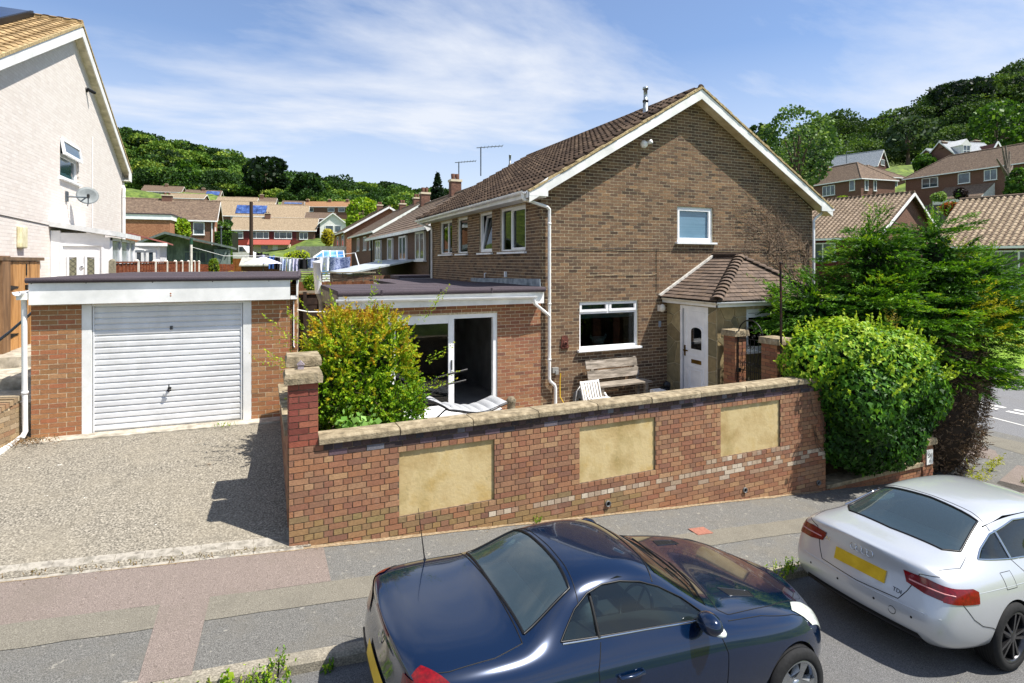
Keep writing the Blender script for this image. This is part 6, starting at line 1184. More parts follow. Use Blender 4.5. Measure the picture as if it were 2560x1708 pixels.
for x in (1.35, 2.35):
    for y in (-.36, .36): c2.part('seat_back', MB().sphere((x, y, .92), .12, .24, .32), SEATM); c2.part('head_rest', MB().sphere((x-.04, y, 1.2), .05, .13, .08), SEATM)
c2.part('parcel_shelf', MB().box(.56, 1.2, -.55, .55, .955, .995), M('pale_shelf', '#b4c2c2', .8)); c2.part('dashboard', MB().box(2.75, 3.15, -.55, .55, .6, .98), CAR_IN)
# ------------------------------------------------------------------ background: houses, gardens, fences
def C2(xc, d, z=0): a = R(24); return Vector((CAM.x+xc*math.cos(a)+d*math.sin(a), CAM.y-xc*math.sin(a)+d*math.cos(a), z))
def PX(px, d, z=0): return C2((px-1280)/1410*d, d, z)
def ZY(py, d): return 3.25+(654-py)*d/1410
def wallm(n, cols): return M(n, cols, .9, nscale=9, namt=.22, nvec=(1, 1, 2.2), bump=.3, bscale=60)
BW_OR = wallm('far_orange_brick', ['#8a5c42', '#9c6c50', '#a87b5c']); BW_BR = wallm('far_brown_brick', ['#5c4336', '#6f5142', '#80604c']); BW_RD = wallm('far_red_brick', ['#5c4238', '#6d4f42', '#79594a'])
REDCLAD = M('red_weatherboard', ['#4f1215', '#5f171a'], .6, nscale=3, namt=.12); REDTILE = M('red_hung_tile', ['#7d2a20', '#8f3628'], .7, nscale=12, namt=.2); WHITEW = M('far_white_render', ['#d5d4d0', '#e4e3df'], .8, nscale=3, namt=.06); CREAM = M('far_cream', '#cbbfa5', .8)
RF_TAN = M('far_tan_tiles', ['#84745e', '#94826a', '#a19078'], .9, nscale=5, namt=.25, bump=.5, bscale=30); RF_BRN = M('far_brown_tiles', ['#5c4d41', '#6d5b4c', '#796855'], .9, nscale=5, namt=.3, bump=.5, bscale=30, stain=[(3, .6, .75, '#a8a08a', .4, (1, 1, 1))]); RF_GRY = M('far_slate', ['#6f757c', '#868c92', '#9aa0a5'], .6, nscale=5, namt=.15); RF_ORG = M('far_orange_tiles', ['#8f6a4a', '#a07a58'], .9, nscale=5, namt=.2)
FWH = M('far_window_frame', '#dfe0e0', .5, namt=.05); FGL = M('far_window_glass', ['#26323a', '#3d4b54', '#55646c'], .08, nscale=1.1, namt=.3, spec=.9)
def fwin(parent, T, u, z, w_, h, bars=(), name='window', mat=None, pane=None, sillm=True):
    mb = MB(); frame_bars(mb, T, u, u+w_, z, z+h, min(.09, h*.09), -.10, .02, [(u+w_*b, z+.05, z+h-.05) for b in bars if b > 0], [(z+h*-b, u+.05, u+w_-.05) for b in bars if b < 0])
    if sillm: mb.box(u-.06, u+w_+.06, -.15, -.0, z-.06, z, T=T)
    o = mb.build(name, mat or FWH, parent); MB().box(u+.04, u+w_-.04, -.075, -.06, z+.04, z+h-.04, T=T).build('pane', pane or FGL, o); return o
def course_roof(parent, mat, quads, gauge=.33, lift=.025, name='roof'):
    """roof faces built of stepped courses; each quad is eave-left, eave-right, top-right, top-left"""
    mb = MB()
    for (a, b, c, d) in quads:
        a, b, c, d = map(Vector, (a, b, c, d)); n = max(4, int(((d-a).length+(c-b).length)/2/gauge)); nr = (b-a).cross(d-a); nr = nr.normalized() if nr.length > 0 else Vector((0, 0, 1))
        if nr.z < 0: nr = -nr
        vs = []; fs = []
        for i in range(n):
            t0, t1 = i/n, (i+1)/n; l0, r0 = a+(d-a)*t0, b+(c-b)*t0; l1, r1 = a+(d-a)*t1, b+(c-b)*t1; k = len(vs)
            vs += [l0+nr*lift, r0+nr*lift, r1, l1, l0-nr*.01, r0-nr*.01]; fs += [(k, k+1, k+2, k+3), (k+4, k+5, k+1, k)]
        mb.add(vs, fs)
    return mb.build(name, mat, parent)
def bhouse(name, label, P, ang, Wd, D, he, rise, wall, roofm, ridge='w', wins=(), lwins=(), rwins=(), chim=(), ov=.35, group=None, barge=True, hipped=False, base=1.5, tiled=None, cat='house', gut=True):
    """house with front corner P (left end of the front, ground level), front along ang, ridge parallel ('w') or across ('d')"""
    T = Matrix.Translation(P) @ Matrix.Rotation(ang, 4, 'Z'); h_ = thing(name, label, cat, tuple(T @ Vector((Wd/2, D/2, 0))), group)
    mb = MB(); mb.box(0, Wd, 0, D, -base, he, T=T)
    if not hipped:
        if ridge == 'w': mb.prism([(0, he), (D, he), (D/2, he+rise)], 'x', .001, Wd-.001, T=T)
        else: mb.prism([(0, he), (Wd, he), (Wd/2, he+rise)], 'y', .001, D-.001, T=T)
    mb.build('wall', wall, h_); k = rise/((D if ridge == 'w' else Wd)/2); e = he-ov*k+.05; zr = he+rise+.05
    tv = lambda *p: tuple(T @ Vector(p))
    if hipped:
        if ridge == 'w': r0, r1 = (D/2, D/2, zr), (Wd-D/2, D/2, zr)
        else: r0, r1 = (Wd/2, Wd/2, zr), (Wd/2, D-Wd/2, zr)
        c = [(-ov, -ov, e), (Wd+ov, -ov, e), (Wd+ov, D+ov, e), (-ov, D+ov, e)]
        if ridge == 'w': q = [(c[0], c[1], r1, r0), (c[1], c[2], r1, r1), (c[2], c[3], r0, r1), (c[3], c[0], r0, r0)]
        else: q = [(c[0], c[1], r0, r0), (c[1], c[2], r1, r0), (c[2], c[3], r1, r1), (c[3], c[0], r0, r1)]
        rf = course_roof(h_, roofm, [tuple(tv(*p) for p in qq) for qq in q]); mb = MB(); mb.tube([tv(*r0), tv(*r1)], .12, 6)
        for cc, rr_ in ((c[0], r0), (c[1], r1 if ridge == 'w' else r0), (c[3], r0 if ridge == 'w' else r1), (c[2], r1)): mb.tube([tv(*cc), tv(*rr_)], .11, 6)
        mb.build('hip_tiles', roofm, rf)
    else:
        if ridge == 'w': q = [((-ov, -ov, e), (Wd+ov, -ov, e), (Wd+ov, D/2, zr), (-ov, D/2, zr)), ((Wd+ov, D+ov, e), (-ov, D+ov, e), (-ov, D/2, zr), (Wd+ov, D/2, zr))]; rl = ((-ov, D/2, zr), (Wd+ov, D/2, zr))
        else: q = [((-ov, D+ov, e), (-ov, -ov, e), (Wd/2, -ov, zr), (Wd/2, D+ov, zr)), ((Wd+ov, -ov, e), (Wd+ov, D+ov, e), (Wd/2, D+ov, zr), (Wd/2, -ov, zr))]; rl = ((Wd/2, -ov, zr), (Wd/2, D+ov, zr))
        if tiled:
            rf = course_roof(h_, roofm, [tuple(tv(p[0], p[1], p[2]-.05) for p in qq) for qq in q], name='roof')
            for qq in q:
                a, b, c, d = [T @ Vector(p) for p in qq]
                if (b-a).cross(d-a).z > 0: tiles(rf, a, b-a, d-a, (b-a).length, (d-a).length, .33, .34, PROF, .03, tiled[0], tiled[1], tiled[2])
        else: rf = course_roof(h_, roofm, [tuple(tv(*p) for p in qq) for qq in q])
        MB().tube([tv(*rl[0]), tv(*rl[1])], .11, 8).build('ridge_tiles', roofm, rf)
        if barge:
            for side_ in (0, 1):
                for s_ in (0, 1):
                    if ridge == 'w': x = -ov if side_ == 0 else Wd+ov; a = (x, -ov if s_ == 0 else D+ov, e-.12); b = (x, D/2, zr-.14)
                    else: y = -ov if side_ == 0 else D+ov; a = (-ov if s_ == 0 else Wd+ov, y, e-.12); b = (Wd/2, y, zr-.14)
                    MB().beam(tv(*a), tv(*b), .05, .2).build('bargeboard', WHITE_WOOD, h_)
    if gut:
        mb = MB()
        if ridge == 'w' or hipped: mb.box(-ov, Wd+ov, -ov-.06, -ov+.02, e-.14, e+.0, T=T)
        if ridge == 'd' or hipped: mb.box(-ov-.06, -ov+.02, -ov+.03, D+ov, e-.14, e, T=T); mb.box(Wd+ov-.02, Wd+ov+.06, -ov+.03, D+ov, e-.14, e, T=T)
        mb.build('gutter', WHITE, h_)
    for w_ in wins: fwin(h_, T, *w_)
    TL = T @ Matrix.Translation((0, D, 0)) @ Matrix.Rotation(R(-90), 4, 'Z'); TR_ = T @ Matrix.Translation((Wd, 0, 0)) @ Matrix.Rotation(R(90), 4, 'Z')
    for w_ in lwins: fwin(h_, TL, D-w_[0]-w_[2], *w_[1:])
    for w_ in rwins: fwin(h_, TR_, *w_)
    for (u, v, z, s_) in chim:
        c = MB().box(u-s_, u+s_, v-s_*.8, v+s_*.8, z, z+1.25, T=T).build('chimney', BW_RD, h_); mb = MB().box(u-s_*1.15, u+s_*1.15, v-s_*.95, v+s_*.95, z+1.25, z+1.37, T=T); mb.build('chimney_cap', CREAM, c)
        mb = MB()
        for q in (-.4, .4): mb.lathe([(.1, 0), (.12, .3), (.1, .31)], T @ Matrix.Translation((u+q*s_, v, z+1.37)), 10)
        mb.build('chimney_pot', M('chimney_pot_clay', '#5a3a2c', .8), c)
    return h_, T
def panel_array(T, u0, v0, nu, nv, parent, slope, z0, name='solar_panel'):
    Ts = T @ Matrix.Translation((u0, v0, z0)) @ Matrix.Rotation(slope, 4, 'X')
    for i in range(nu):
        for j in range(nv): o = MB().box(i*1.05, i*1.05+1.0, j*1.65, j*1.65+1.6, .12, .17, T=Ts).build(name, SOLF, parent)
SOLF = M('far_solar_glass', ['#2a3d6a', '#3a5288', '#5a72a0'], .15, nscale=.8, namt=.2, spec=.8)
# --- the row behind the brown house
h2, T2 = bhouse('brick_house', 'dark brown brick house next in line behind the large brown house, four rear windows', (.65, 11, -.1), 0, 6.2, 13.5, 4.95, 1.95, wallm('row_brown_brick', ['#4b3a2f', '#5d483a', '#6b5443']), RF_BRN, 'd', lwins=[(1.0, 3.4, 1.5, 1.25, (.5,)), (4.3, 3.4, 1.5, 1.2, (.5,)), (7.4, 3.4, 1.2, 1.2), (10.6, 3.4, 1.6, 1.2, (.5,))], ov=.38, chim=[(3.1, 6.5, 6.35, .28), (3.1, 12.6, 6.35, .28)])
for y_ in (11.05, 24.4): MB().tube([(.55, y_, 4.7), (.56, y_, .0)], .05, 8).build('downpipe', BLACK, h2)
h3, T3 = bhouse('brick_house', 'orange-gabled brick house third along the row behind', PX(940, 45, ZY(573, 45)-5.0), 0, 8.4, 13, 5.0, 2.5, BW_OR, RF_BRN, 'd', lwins=[(1.2, 3.4, 1.2, 1.2, (.5,)), (4.2, 3.4, 1.4, 1.2, (.5,)), (8.0, 3.4, 1.2, 1.2, (.5,))], chim=[(4.2, 3.5, 6.7, .3), (4.2, 9, 6.7, .3)])
mb = MB(); Tm = T3 @ Matrix.Translation((-.02, 0, 0)); mb.box(-.03, .0, .0, 13, -1, 4.95, T=Tm); mb.build('rear_wall_cladding', BW_BR, h3); MB().box(1.4, 1.62, -.05, 0, 3.0, 3.4, T=T3).build('wall_lamp', WHITE, h3); MB().tube([T3 @ Vector((.1, -.06, 4.8)), T3 @ Vector((.1, -.06, 0))], .06, 8).build('downpipe', WHITE, h3)
h4, T4 = bhouse('brick_house', 'plain orange brick gable house fourth along the row behind', PX(866, 59, ZY(575, 59)-5.0), 0, 8.8, 12, 5.0, 2.6, BW_OR, RF_BRN, 'd', lwins=[(1.5, 3.3, 1.6, 1.3), (6, 3.3, 1.6, 1.3)], chim=[(4.4, 5, 6.9, .32)])
def aerial(px, ytop, ybot, d, label, span=1.3):
    p = PX(px, d, ZY(ybot, d)); q = PX(px, d, ZY(ytop, d)); t = thing('tv_aerial', label, 'aerial', tuple(p)); MB().tube([p, q], .035, 6).build('mast', HM, t); mb = MB(); e = Vector((math.cos(R(-10)), math.sin(R(-10)), .12))
    mb.tube([q-e*.25, q+e*span], .025, 5)
    for k in range(7): c = q+e*(span*(k/6)); mb.tube([c-Vector((.1, .35, 0)), c+Vector((.1, .35, 0))], .012, 4)
    mb.build('array', HM, t)
aerial(1202, 369, 440, 33, 'taller tv aerial on the roof behind the brown house'); aerial(1147, 406, 458, 36, 'shorter tv aerial on the roof behind the brown house', 1.1)
mb = MB(); p = PX(1275, 26, ZY(430, 26)); mb.lathe([(.07, 0), (.07, .35), (.05, .35), (.05, .75), (.07, .76), (0, .8)], Matrix.Translation(p), 12); mb.build('roof_flue', M('galvanised_far', '#8a9193', .3, metal=.7), label='thin metal flue on the roof of the house behind', cat='flue')
# lean-to roof and canopy on the side of the second house
lt = thing('lean_to', 'pale corrugated lean-to roof on the side of the second brick house', 'lean-to', (-1.2, 17, 0)); mb = MB(); mb.prism([(.6, 3.35), (-2.4, 2.75), (-2.4, 2.68), (.6, 3.28)], 'y', 13.6, 20.5); mb.build('roof_sheet', M('polycarbonate', ['#aeb6ba', '#c4cacd'], .35, nscale=4, namt=.1), lt); mb = MB(); mb.box(-2.35, .64, 13.7, 13.8, -.3, 2.65); mb.box(-2.35, -2.25, 13.8, 20.4, -.3, 2.65); mb.build('wall', BW_BR, lt)
cp = thing('rear_canopy', 'small flat canopy with white fascia behind the extension roof', 'canopy', (-.4, 10, 0)); MB().box(-1.1, .62, 9.4, 10.9, 2.62, 2.72).build('roof', FELT, cp); MB().box(-1.05, .6, 9.35, 9.39, 2.32, 2.62).build('fascia', WHITE, cp); MB().box(-1.9, -1.1, 9.6, 10.6, -.2, 2.45).build('wall', CONC, cp)
# --- left middle distance
h5, T5 = bhouse('brick_house', 'orange brick house with lichened tile roof beyond the white house', PX(272, 58, ZY(542, 58)-5.0), R(-1), 9.6, 8, 5.0, 2.3, BW_OR, RF_BRN, 'w', wins=[(7.6, 3.3, 1.1, 1.35), (4.0, 3.3, 1.4, 1.3)], rwins=[(1.0, 2.4, .35, 1.8)], chim=[(4.6, 4, 6.5, .5)])
MB().box(0, 9.6, -.03, .0, -.5, 4.9, T=T5).build('front_cladding', BW_BR, h5); MB().tube([T5 @ Vector((9.4, -.1, 4.9)), T5 @ Vector((9.4, -.1, 0))], .06, 8).build('downpipe', WHITE, h5)
an = thing('brick_annexe', 'flat-roofed orange brick annexe with white fascia', 'annexe', tuple(PX(350, 44, 1.5))); Tn = Matrix.Translation(PX(270, 44, 1.5)) @ Matrix.Rotation(R(-3), 4, 'Z'); MB().box(0, 4.2, 0, 7, -1, 5.1, T=Tn).build('wall', BW_OR, an); mb = MB(); mb.box(-.1, 4.32, -.12, 7.1, 5.1, 5.5, T=Tn); mb.build('fascia', WHITE, an); MB().box(-.15, 4.38, -.18, 7.15, 5.5, 5.6, T=Tn).build('roof', FELT, an); MB().box(4.2, 4.24, 2.6, 3.1, 1, 4.9, T=Tn).build('window', WHITE, an)
# red-clad pair in the centre
P6 = PX(572, 110, ZY(573, 110)-5.1); h6, T6 = bhouse('semi_detached_pair', 'pair of houses with red cladding, red canopy and wide tiled roof', P6, R(-11), 15.9, 9, 5.1, 2.6, BW_RD, RF_TAN, 'w', wins=[(.9, 3.3, 1.7, 1.35, (-.75,)), (4.0, 3.3, 3.3, 1.35, (.3, .7)), (8.3, 3.3, 3.3, 1.35, (.3, .7)), (13.0, 3.2, 1.6, 1.4, (.5,)), (12.2, .9, 2.4, 1.1, (.33, .66))], chim=[(6.3, 4.3, 7.3, .5)], tiled=None)
MB().box(.8, 12.4, -.04, .0, 2.4, 5.0, T=T6).build('red_cladding', REDCLAD, h6); MB().box(.8, 4.5, -.09, -.04, 1.7, 3.0, T=T6).build('red_hung_tiles', REDTILE, h6); MB().box(11.4, 14.8, -.07, .0, 1.5, 3.0, T=T6).build('red_boarding', M('dull_red_board', '#6a2e26', .7), h6)
mb = MB(); mb.prism([(-1.7, 2.0), (-1.7, 2.1), (0, 3.15), (0, 3.05)], 'x', 3.6, 11.4, T=T6); mb.build('porch_canopy', M('red_canopy_tiles', ['#8f4438', '#a05044'], .8, nscale=8, namt=.2), h6); MB().box(11.3, 11.4, -1.6, 0, -.5, 2.2, T=T6).build('canopy_side', CREAM, h6); MB().box(4.4, 11.3, -.06, -.0, -.5, 2.2, T=T6).build('pale_wall', CREAM, h6); MB().box(8.0, 8.95, -.12, -.06, .0, 2.05, T=T6).build('door', WHITE, h6); MB().box(5.9, 7.1, -.1, -.06, 1.2, 1.9, T=T6).build('window', FGL, h6)
# houses climbing the hillside
far = [('brick_house', 'small brick house with chimney below the woods, upper left', 354, 200, 477, 12.2, 5.0, 2.4, BW_RD, RF_BRN, [(3, 3.2, 3.4, 1.4, (.33, .66)), (9, 3.2, 2.5, 1.3, (.5,))], [(6.8, 4, 6.8, .5)], R(-6)),
       ('brick_house', 'far house with solar panels just below the woods', 461, 190, 489, 10.5, 5.0, 2.4, BW_RD, RF_BRN, [], [(5.0, 4, 6.8, .5)], R(-6)),
       ('brick_house', 'tan-roofed far house behind the lichened roof', 418, 160, 494, 9.0, 5.0, 1.6, BW_BR, RF_TAN, [], [], R(-7)),
       ('brick_house', 'wide tan-roofed house with blue solar array on the hillside', 524, 122, 536, 12.5, 5.0, 3.4, BW_RD, RF_TAN, [(.8, 3.3, 1.6, 1.3, (.5,)), (4.2, 3.3, 1.9, 1.4, (.5,)), (8.2, 3.3, 2.0, 1.3, (.5,))], [], R(-7)),
       ('brick_house', 'tan roof with rooflight above the solar array', 540, 150, 512, 9.5, 5.0, 2.5, BW_RD, RF_TAN, [], [], R(-7)),
       ('brick_house', 'brown-roofed house up the hillside right of the tan roof', 585, 165, 508, 11, 5.0, 2.2, BW_RD, RF_BRN, [], [(7, 4, 6.8, .5)], R(-7)),
       ('brick_house', 'tan-gabled house right behind the red-clad pair', 668, 124, 541, 8.2, 5.0, 2.9, BW_RD, RF_TAN, [], [], R(-7)),
       ('brick_house', 'dark-roofed house behind the right end of the red-clad pair', 712, 128, 540, 4.6, 5.0, 2.2, BW_RD, RF_BRN, [], [], R(-7)),
       ('brick_house', 'roof with grey solar panels on the far slope', 706, 175, 512, 6.0, 5.0, 1.6, BW_RD, RF_BRN, [], [], R(-7)),
       ('terrace_row', 'long orange-roofed terrace with three chimneys on the far slope', 722, 190, 516, 22, 5.0, 2.0, BW_RD, RF_ORG, [(6, 3.2, 2.2, 1.3), (13, 3.2, 2.2, 1.3), (16.5, 3.2, 2.2, 1.3)], [(5, 4, 6.4, .5), (12.5, 4, 6.4, .5), (18.5, 4, 6.4, .5)], R(-22)),
       ('brick_house', 'brown house with white window left of the white gable', 766, 118, 545, 5.5, 5.2, 1.4, BW_BR, RF_BRN, [(.8, 3.2, 2.2, 1.2), (.8, .6, 2.8, 1.2)], [], R(-7))]
fh = []
for (nm, lb, px, d, ye, Wd, he, rise, wl_, rf_, wn_, chm, an_) in far:
    fh.append(bhouse(nm, lb, PX(px, d, ZY(ye, d)-he), an_, Wd, 8.5, he, rise, wl_, rf_, 'w', wins=wn_, chim=chm, base=4, group='houses on the hillside'))
k_ = math.atan(3.4/4.25); panel_array(fh[3][1], 5.0, .35, 6, 2, fh[3][0], k_, 5.3); panel_array(fh[1][1], 6.2, .6, 4, 2, fh[1][0], math.atan(2.4/4.25), 5.4); panel_array(fh[8][1], .4, .8, 5, 1, fh[8][0], math.atan(1.6/4.25), 5.3)
h7, T7 = bhouse('white_gable_house', 'small white-rendered gabled house right of the red-clad pair', PX(800, 114, ZY(556, 114)-4.6), R(-8), 5.0, 8, 4.6, 2.0, WHITEW, RF_BRN, 'd', wins=[(1.0, 2.6, 1.6, 1.4), (2.8, 2.6, 1.3, 1.4)])
# telegraph pole and lamp post
mb = MB().tube([PX(628, 60, ZY(505, 60)), PX(628, 60, ZY(665, 60))], .17, 8, r2=.2); mb.build('telegraph_pole', M('creosote_pole', '#3a2a20', .9), label='dark brown wooden telegraph pole in front of the red-clad pair', cat='pole')
mb = MB(); mb.tube([PX(553, 50, ZY(570, 50)), PX(553, 50, ZY(625, 50))], .06, 8); mb.sphere(tuple(PX(553, 50, ZY(569, 50))), .12); mb.build('lamp_post', HM, label='slim grey lamp post by the clipped hedge', cat='lamp post')
# --- green summerhouse
sg_ = thing('summerhouse', 'grey-green timber summerhouse with glazed doors and open veranda', 'summerhouse', tuple(PX(450, 33, 1.6))); SGM = M('sage_green_timber', ['#5a6662', '#6c7873', '#7b8781'], .8, nscale=5, nvec=(1, 1, .4)); Tsm = Matrix.Translation(PX(352, 33, 1.5)) @ Matrix.Rotation(R(-2), 4, 'Z')
mb = MB(); mb.box(0, 4.4, 1.3, 4, -.5, 2.6, T=Tsm); mb.prism([(0, 2.6), (4.4, 2.6), (1.2, 3.35)], 'y', 1.3, 4, T=Tsm); mb.build('wall', SGM, sg_); mb = MB(); mb.prism([(-.3, 2.70), (1.25, 3.38), (4.75, 2.55), (4.75, 2.67), (1.25, 3.52), (-.3, 2.82)], 'y', -.25, 4.2, T=Tsm); mb.build('roof', M('summerhouse_roof', ['#59635f', '#6d7773'], .8), sg_)
for u in (2.0, 2.85): fwin(sg_, Tsm @ Matrix.Translation((0, 1.28, 0)), u, .2, .78, 2.2, (.5, -.33, -.66), 'door', SGM, FGL, False)
mb = MB(); mb.beam(Tsm @ Vector((4.5, -.1, .2)), Tsm @ Vector((4.5, -.1, 2.6)), .12, .12); mb.beam(Tsm @ Vector((3.9, -.1, .8)), Tsm @ Vector((4.5, -.1, 2.4)), .1, .1); mb.box(3.8, 4.6, .0, 1.3, -.5, 2.5, T=Tsm @ Matrix.Translation((.0, 0, 0))); mb.build('veranda_frame', SGM, sg_); fwin(sg_, Tsm @ Matrix.Translation((0, 1.28, 0)), .1, .8, 1.0, 1.3, (.5,), 'window', SGM, FGL)
cs_ = thing('conservatory', 'small white conservatory with pinkish roof behind the brown fence', 'conservatory', tuple(PX(362, 22, 1.5))); Tc_ = Matrix.Translation(PX(328, 22, 1.6)) @ Matrix.Rotation(R(3), 4, 'Z'); mb = MB(); mb.box(0, .95, 0, 3, -.5, 2.35, T=Tc_); mb.build('wall', WHITE, cs_); mb = MB(); mb.prism([(-.1, 2.78), (1.2, 2.42), (1.2, 2.36), (-.1, 2.72)], 'y', -.15, 3, T=Tc_); mb.build('roof', M('pinkish_roof', ['#8d4f48', '#a3655c'], .7, nscale=10, nvec=(1, 1, 1)), cs_); MB().box(-.1, 1.22, -.2, -.12, 2.26, 2.38, T=Tc_).build('fascia', WHITE, cs_)
for u in (.1, .5): fwin(cs_, Tc_, u, 1.0, .32, 1.1)
# --- brown panel fence with white concrete posts running back beside the porch
fn = thing('panel_fence', 'brown lap-panel fence with white concrete posts behind the garage', 'fence', (-8.9, 12, 1.4)); FEN = M('brown_fence_panel', ['#5c2c17', '#733a1f', '#854a28'], .85, nscale=7, nvec=(1, 1, 3), namt=.25); PST = M('white_post', ['#c9c5ba', '#dedbd2'], .85)
ys = [4.45, 7.28, 10.1, 12.6, 15.0, 17.0, 19.5, 22, 24.5]
for a, b in zip(ys[:-1], ys[1:]):
    pb = MB()
    for k in range(9): MB().box(-8.93-.008*(k % 2), -8.90, a+.07, b-.07, 1.2+k*.22, 1.2+k*.22+.235, T=None).build('lap_board', FEN, fn)
    mb = MB(); n = int((b-a)/.42)
    for i in range(n+1): y = a+.08+(b-a-.16)*i/n; mb.box(-8.90, -8.875, y-.02, y+.02, 1.2, 3.22)
    mb.box(-8.95, -8.87, a+.06, b-.06, 3.21, 3.25); mb.build('batten', FEN, fn)
for i, y in enumerate(ys):
    mb = MB().box(-8.96, -8.84, y-.06, y+.06, .8, 3.26); mb.sphere((-8.9, y, 3.26), .06, .06, .05); mb.build('concrete_post', PST if i else M('mossy_post', ['#7a7462', '#938c78'], .95, nscale=20, bump=.5), fn)
# fence turning across the gardens
f2 = thing('panel_fence', 'brown feather-edge fence crossing behind the garage roof', 'fence', tuple(PX(540, 30, 2)))
def fence_run(parent, a, b, z0, z1, mat, w_=.14, posts=True):
    a, b = Vector(a), Vector(b); d = b-a; L = math.hypot(d.x, d.y); T = Matrix.Translation((a.x, a.y, 0)) @ Matrix.Rotation(math.atan2(d.y, d.x), 4, 'Z'); n = int(L/w_)
    for i in range(n): MB().box(i*L/n+.004, (i+1)*L/n-.004, -.012-.006*(i % 2), .012, z0, z1+random.uniform(-.015, .015), T=T).build('board', mat, parent)
    if posts:
        for i in range(int(L/1.9)+1): MB().box(i*1.9-.05, i*1.9+.05, -.05, .05, z0, z1+.1, T=T).build('post', PST, parent)
fence_run(f2, PX(497, 31, 0), PX(585, 32, 0), 1.2, 3.1, FEN, .18)
CB_ = M('new_closeboard', ['#7a4a30', '#8f5a3c', '#a06a48', '#6e4630'], .85, attr='obj', nscale=10, nvec=(1, 1, .2))
f3 = thing('closeboard_fence', 'reddish close-board fence topped with trellis beyond the extension roof', 'fence', (-3.6, 7.4, 1)); fence_run(f3, (-4.9, 7.75, 0), (-2.45, 6.95, 0), .6, 2.62, CB_, .085, False)
TRL = M('grey_trellis', ['#4a3c30', '#66584a', '#7d7060'], .9); mb = MB()
for z in (2.68, 2.76, 2.84): mb.beam((-4.9, 7.75, z), (-2.45, 6.95, z), .03, .025)
for i in range(9): t = i/8; mb.beam((-4.9+2.45*t, 7.75-.8*t, 2.6), (-4.9+2.45*t, 7.75-.8*t, 2.9), .03, .03, up=(1, 0, 0))
mb.build('trellis', TRL, f3); MB().beam((-4.95, 7.77, 2.90), (-2.4, 6.93, 2.90), .09, .04).build('top_rail', M('pale_rail', ['#9a8e78', '#b0a48c'], .9), f3)
f4 = thing('dark_fence', 'dark weathered lap fence in the shade between garage and extension', 'fence', (-4.8, 3.6, 1)); DKF = M('dark_old_fence', ['#2a1f1a', '#3d2e26'], .9, nscale=8)
for k in range(8): MB().box(-5.3, -4.3, 3.55-.008*(k % 2), 3.59, .5+k*.24, .75+k*.24).build('lap_board', DKF, f4)
for x in (-5.25, -4.75, -4.33): MB().box(x-.04, x+.04, 3.48, 3.54, .4, 2.5).build('post', DKF, f4)
MB().box(-5.35, -4.28, 3.5, 3.62, 2.46, 2.52).build('top_rail', M('pale_top_rail', '#8a7e6c', .9), f4)
mb = MB(); mb.tube([(-4.40, 3.0, .5), (-4.38, 3.0, 1.7), (-4.40, 3.0, 2.3), (-4.47, 3.0, 2.5)], .075, 14); so_ = mb.build('soil_pipe', M('grey_soil_pipe', ['#8d8a86', '#a5a29d'], .6), label='tall white vent pipe on a grey soil pipe beside the extension', cat='pipe'); mb = MB(); mb.lathe([(.085, 0), (.085, .72), (.095, .72), (.095, .78), (.06, .79)], Matrix.Translation((-4.47, 3.0, 2.48)) @ Matrix.Rotation(R(-4), 4, 'Y'), 16); mb.build('white_cowl', WHITE, so_)
MB().tube([(-5.2, .2, 2.35), (-4.9, .2, 2.28), (-4.6, .2, 2.27), (-4.3, .2, 2.33)], .012, 6).build('slack_cable', PIPE, label='white cable sagging between garage and extension', cat='cable')
# --- washing line, clothes, parasol, shed
wl_ = thing('washing_line', 'green and white post with a washing line across the back gardens', 'washing line', tuple(PX(478, 24, 2))); mb = MB().tube([PX(478, 24, 1.5), PX(478, 24, ZY(612, 24))], .05, 10); mb.build('post', PST, wl_); MB().tube([PX(478, 24, ZY(611, 24)), PX(478, 24, ZY(596, 24))], .06, 10).build('post_top', M('green_cap', '#1f4a35', .6), wl_)
MB().tube([PX(480, 24, ZY(618, 24)), PX(560, 26, ZY(640, 26)), PX(660, 28, ZY(640, 28)), PX(760, 29, ZY(648, 29)), PX(890, 30, ZY(632, 30))], .012, 5).build('line', PIPE, wl_)
MB().tube([PX(888, 30, ZY(633, 30)), PX(905, 30, ZY(690, 30))], .03, 6).build('prop', WHITE, wl_)
CL = dict(black='#0c0d12', navy='#12182c', blue='#3e64a8', pale='#b9c6e6', white='#dcdfea', lilac='#c3c0dc', pattern='#7480a8', dark='#15151b')
def cloth(px0, px1, yt, yb, d, col, label, nm='hanging_garment', cat='clothes', mat=None):
    a = PX(px0, d, ZY(yt, d)); b = PX(px1, d, ZY(yt, d)); h = (yb-yt)*d/1410; s_ = random.random()*9
    mb = MB(); f = lambda u, v: a+(b-a)*(u+.04*math.sin(v*3+s_)*(v))+Vector((.03, .10, 0))*math.sin(u*9+s_)*(.3+v)+Vector((0, 0, -h*v-.05*math.sin(u*PI)*(1-v)))
    mb.grid(f, 12, 10); mb.grid(lambda u, v: f(1-u, v)+Vector((.012, .03, 0)), 12, 10); mb.build(nm, mat or M('cloth_'+nm+str(px0), col, .9, nscale=8, namt=.12), label=label, cat=cat, group='washing on the line')
PATT = M('blue_patterned_sheet', ['#4f5c86', '#6e7aa2', '#aab2cc', '#5a678f'], .9, nscale=9, namt=.2, detail=3)
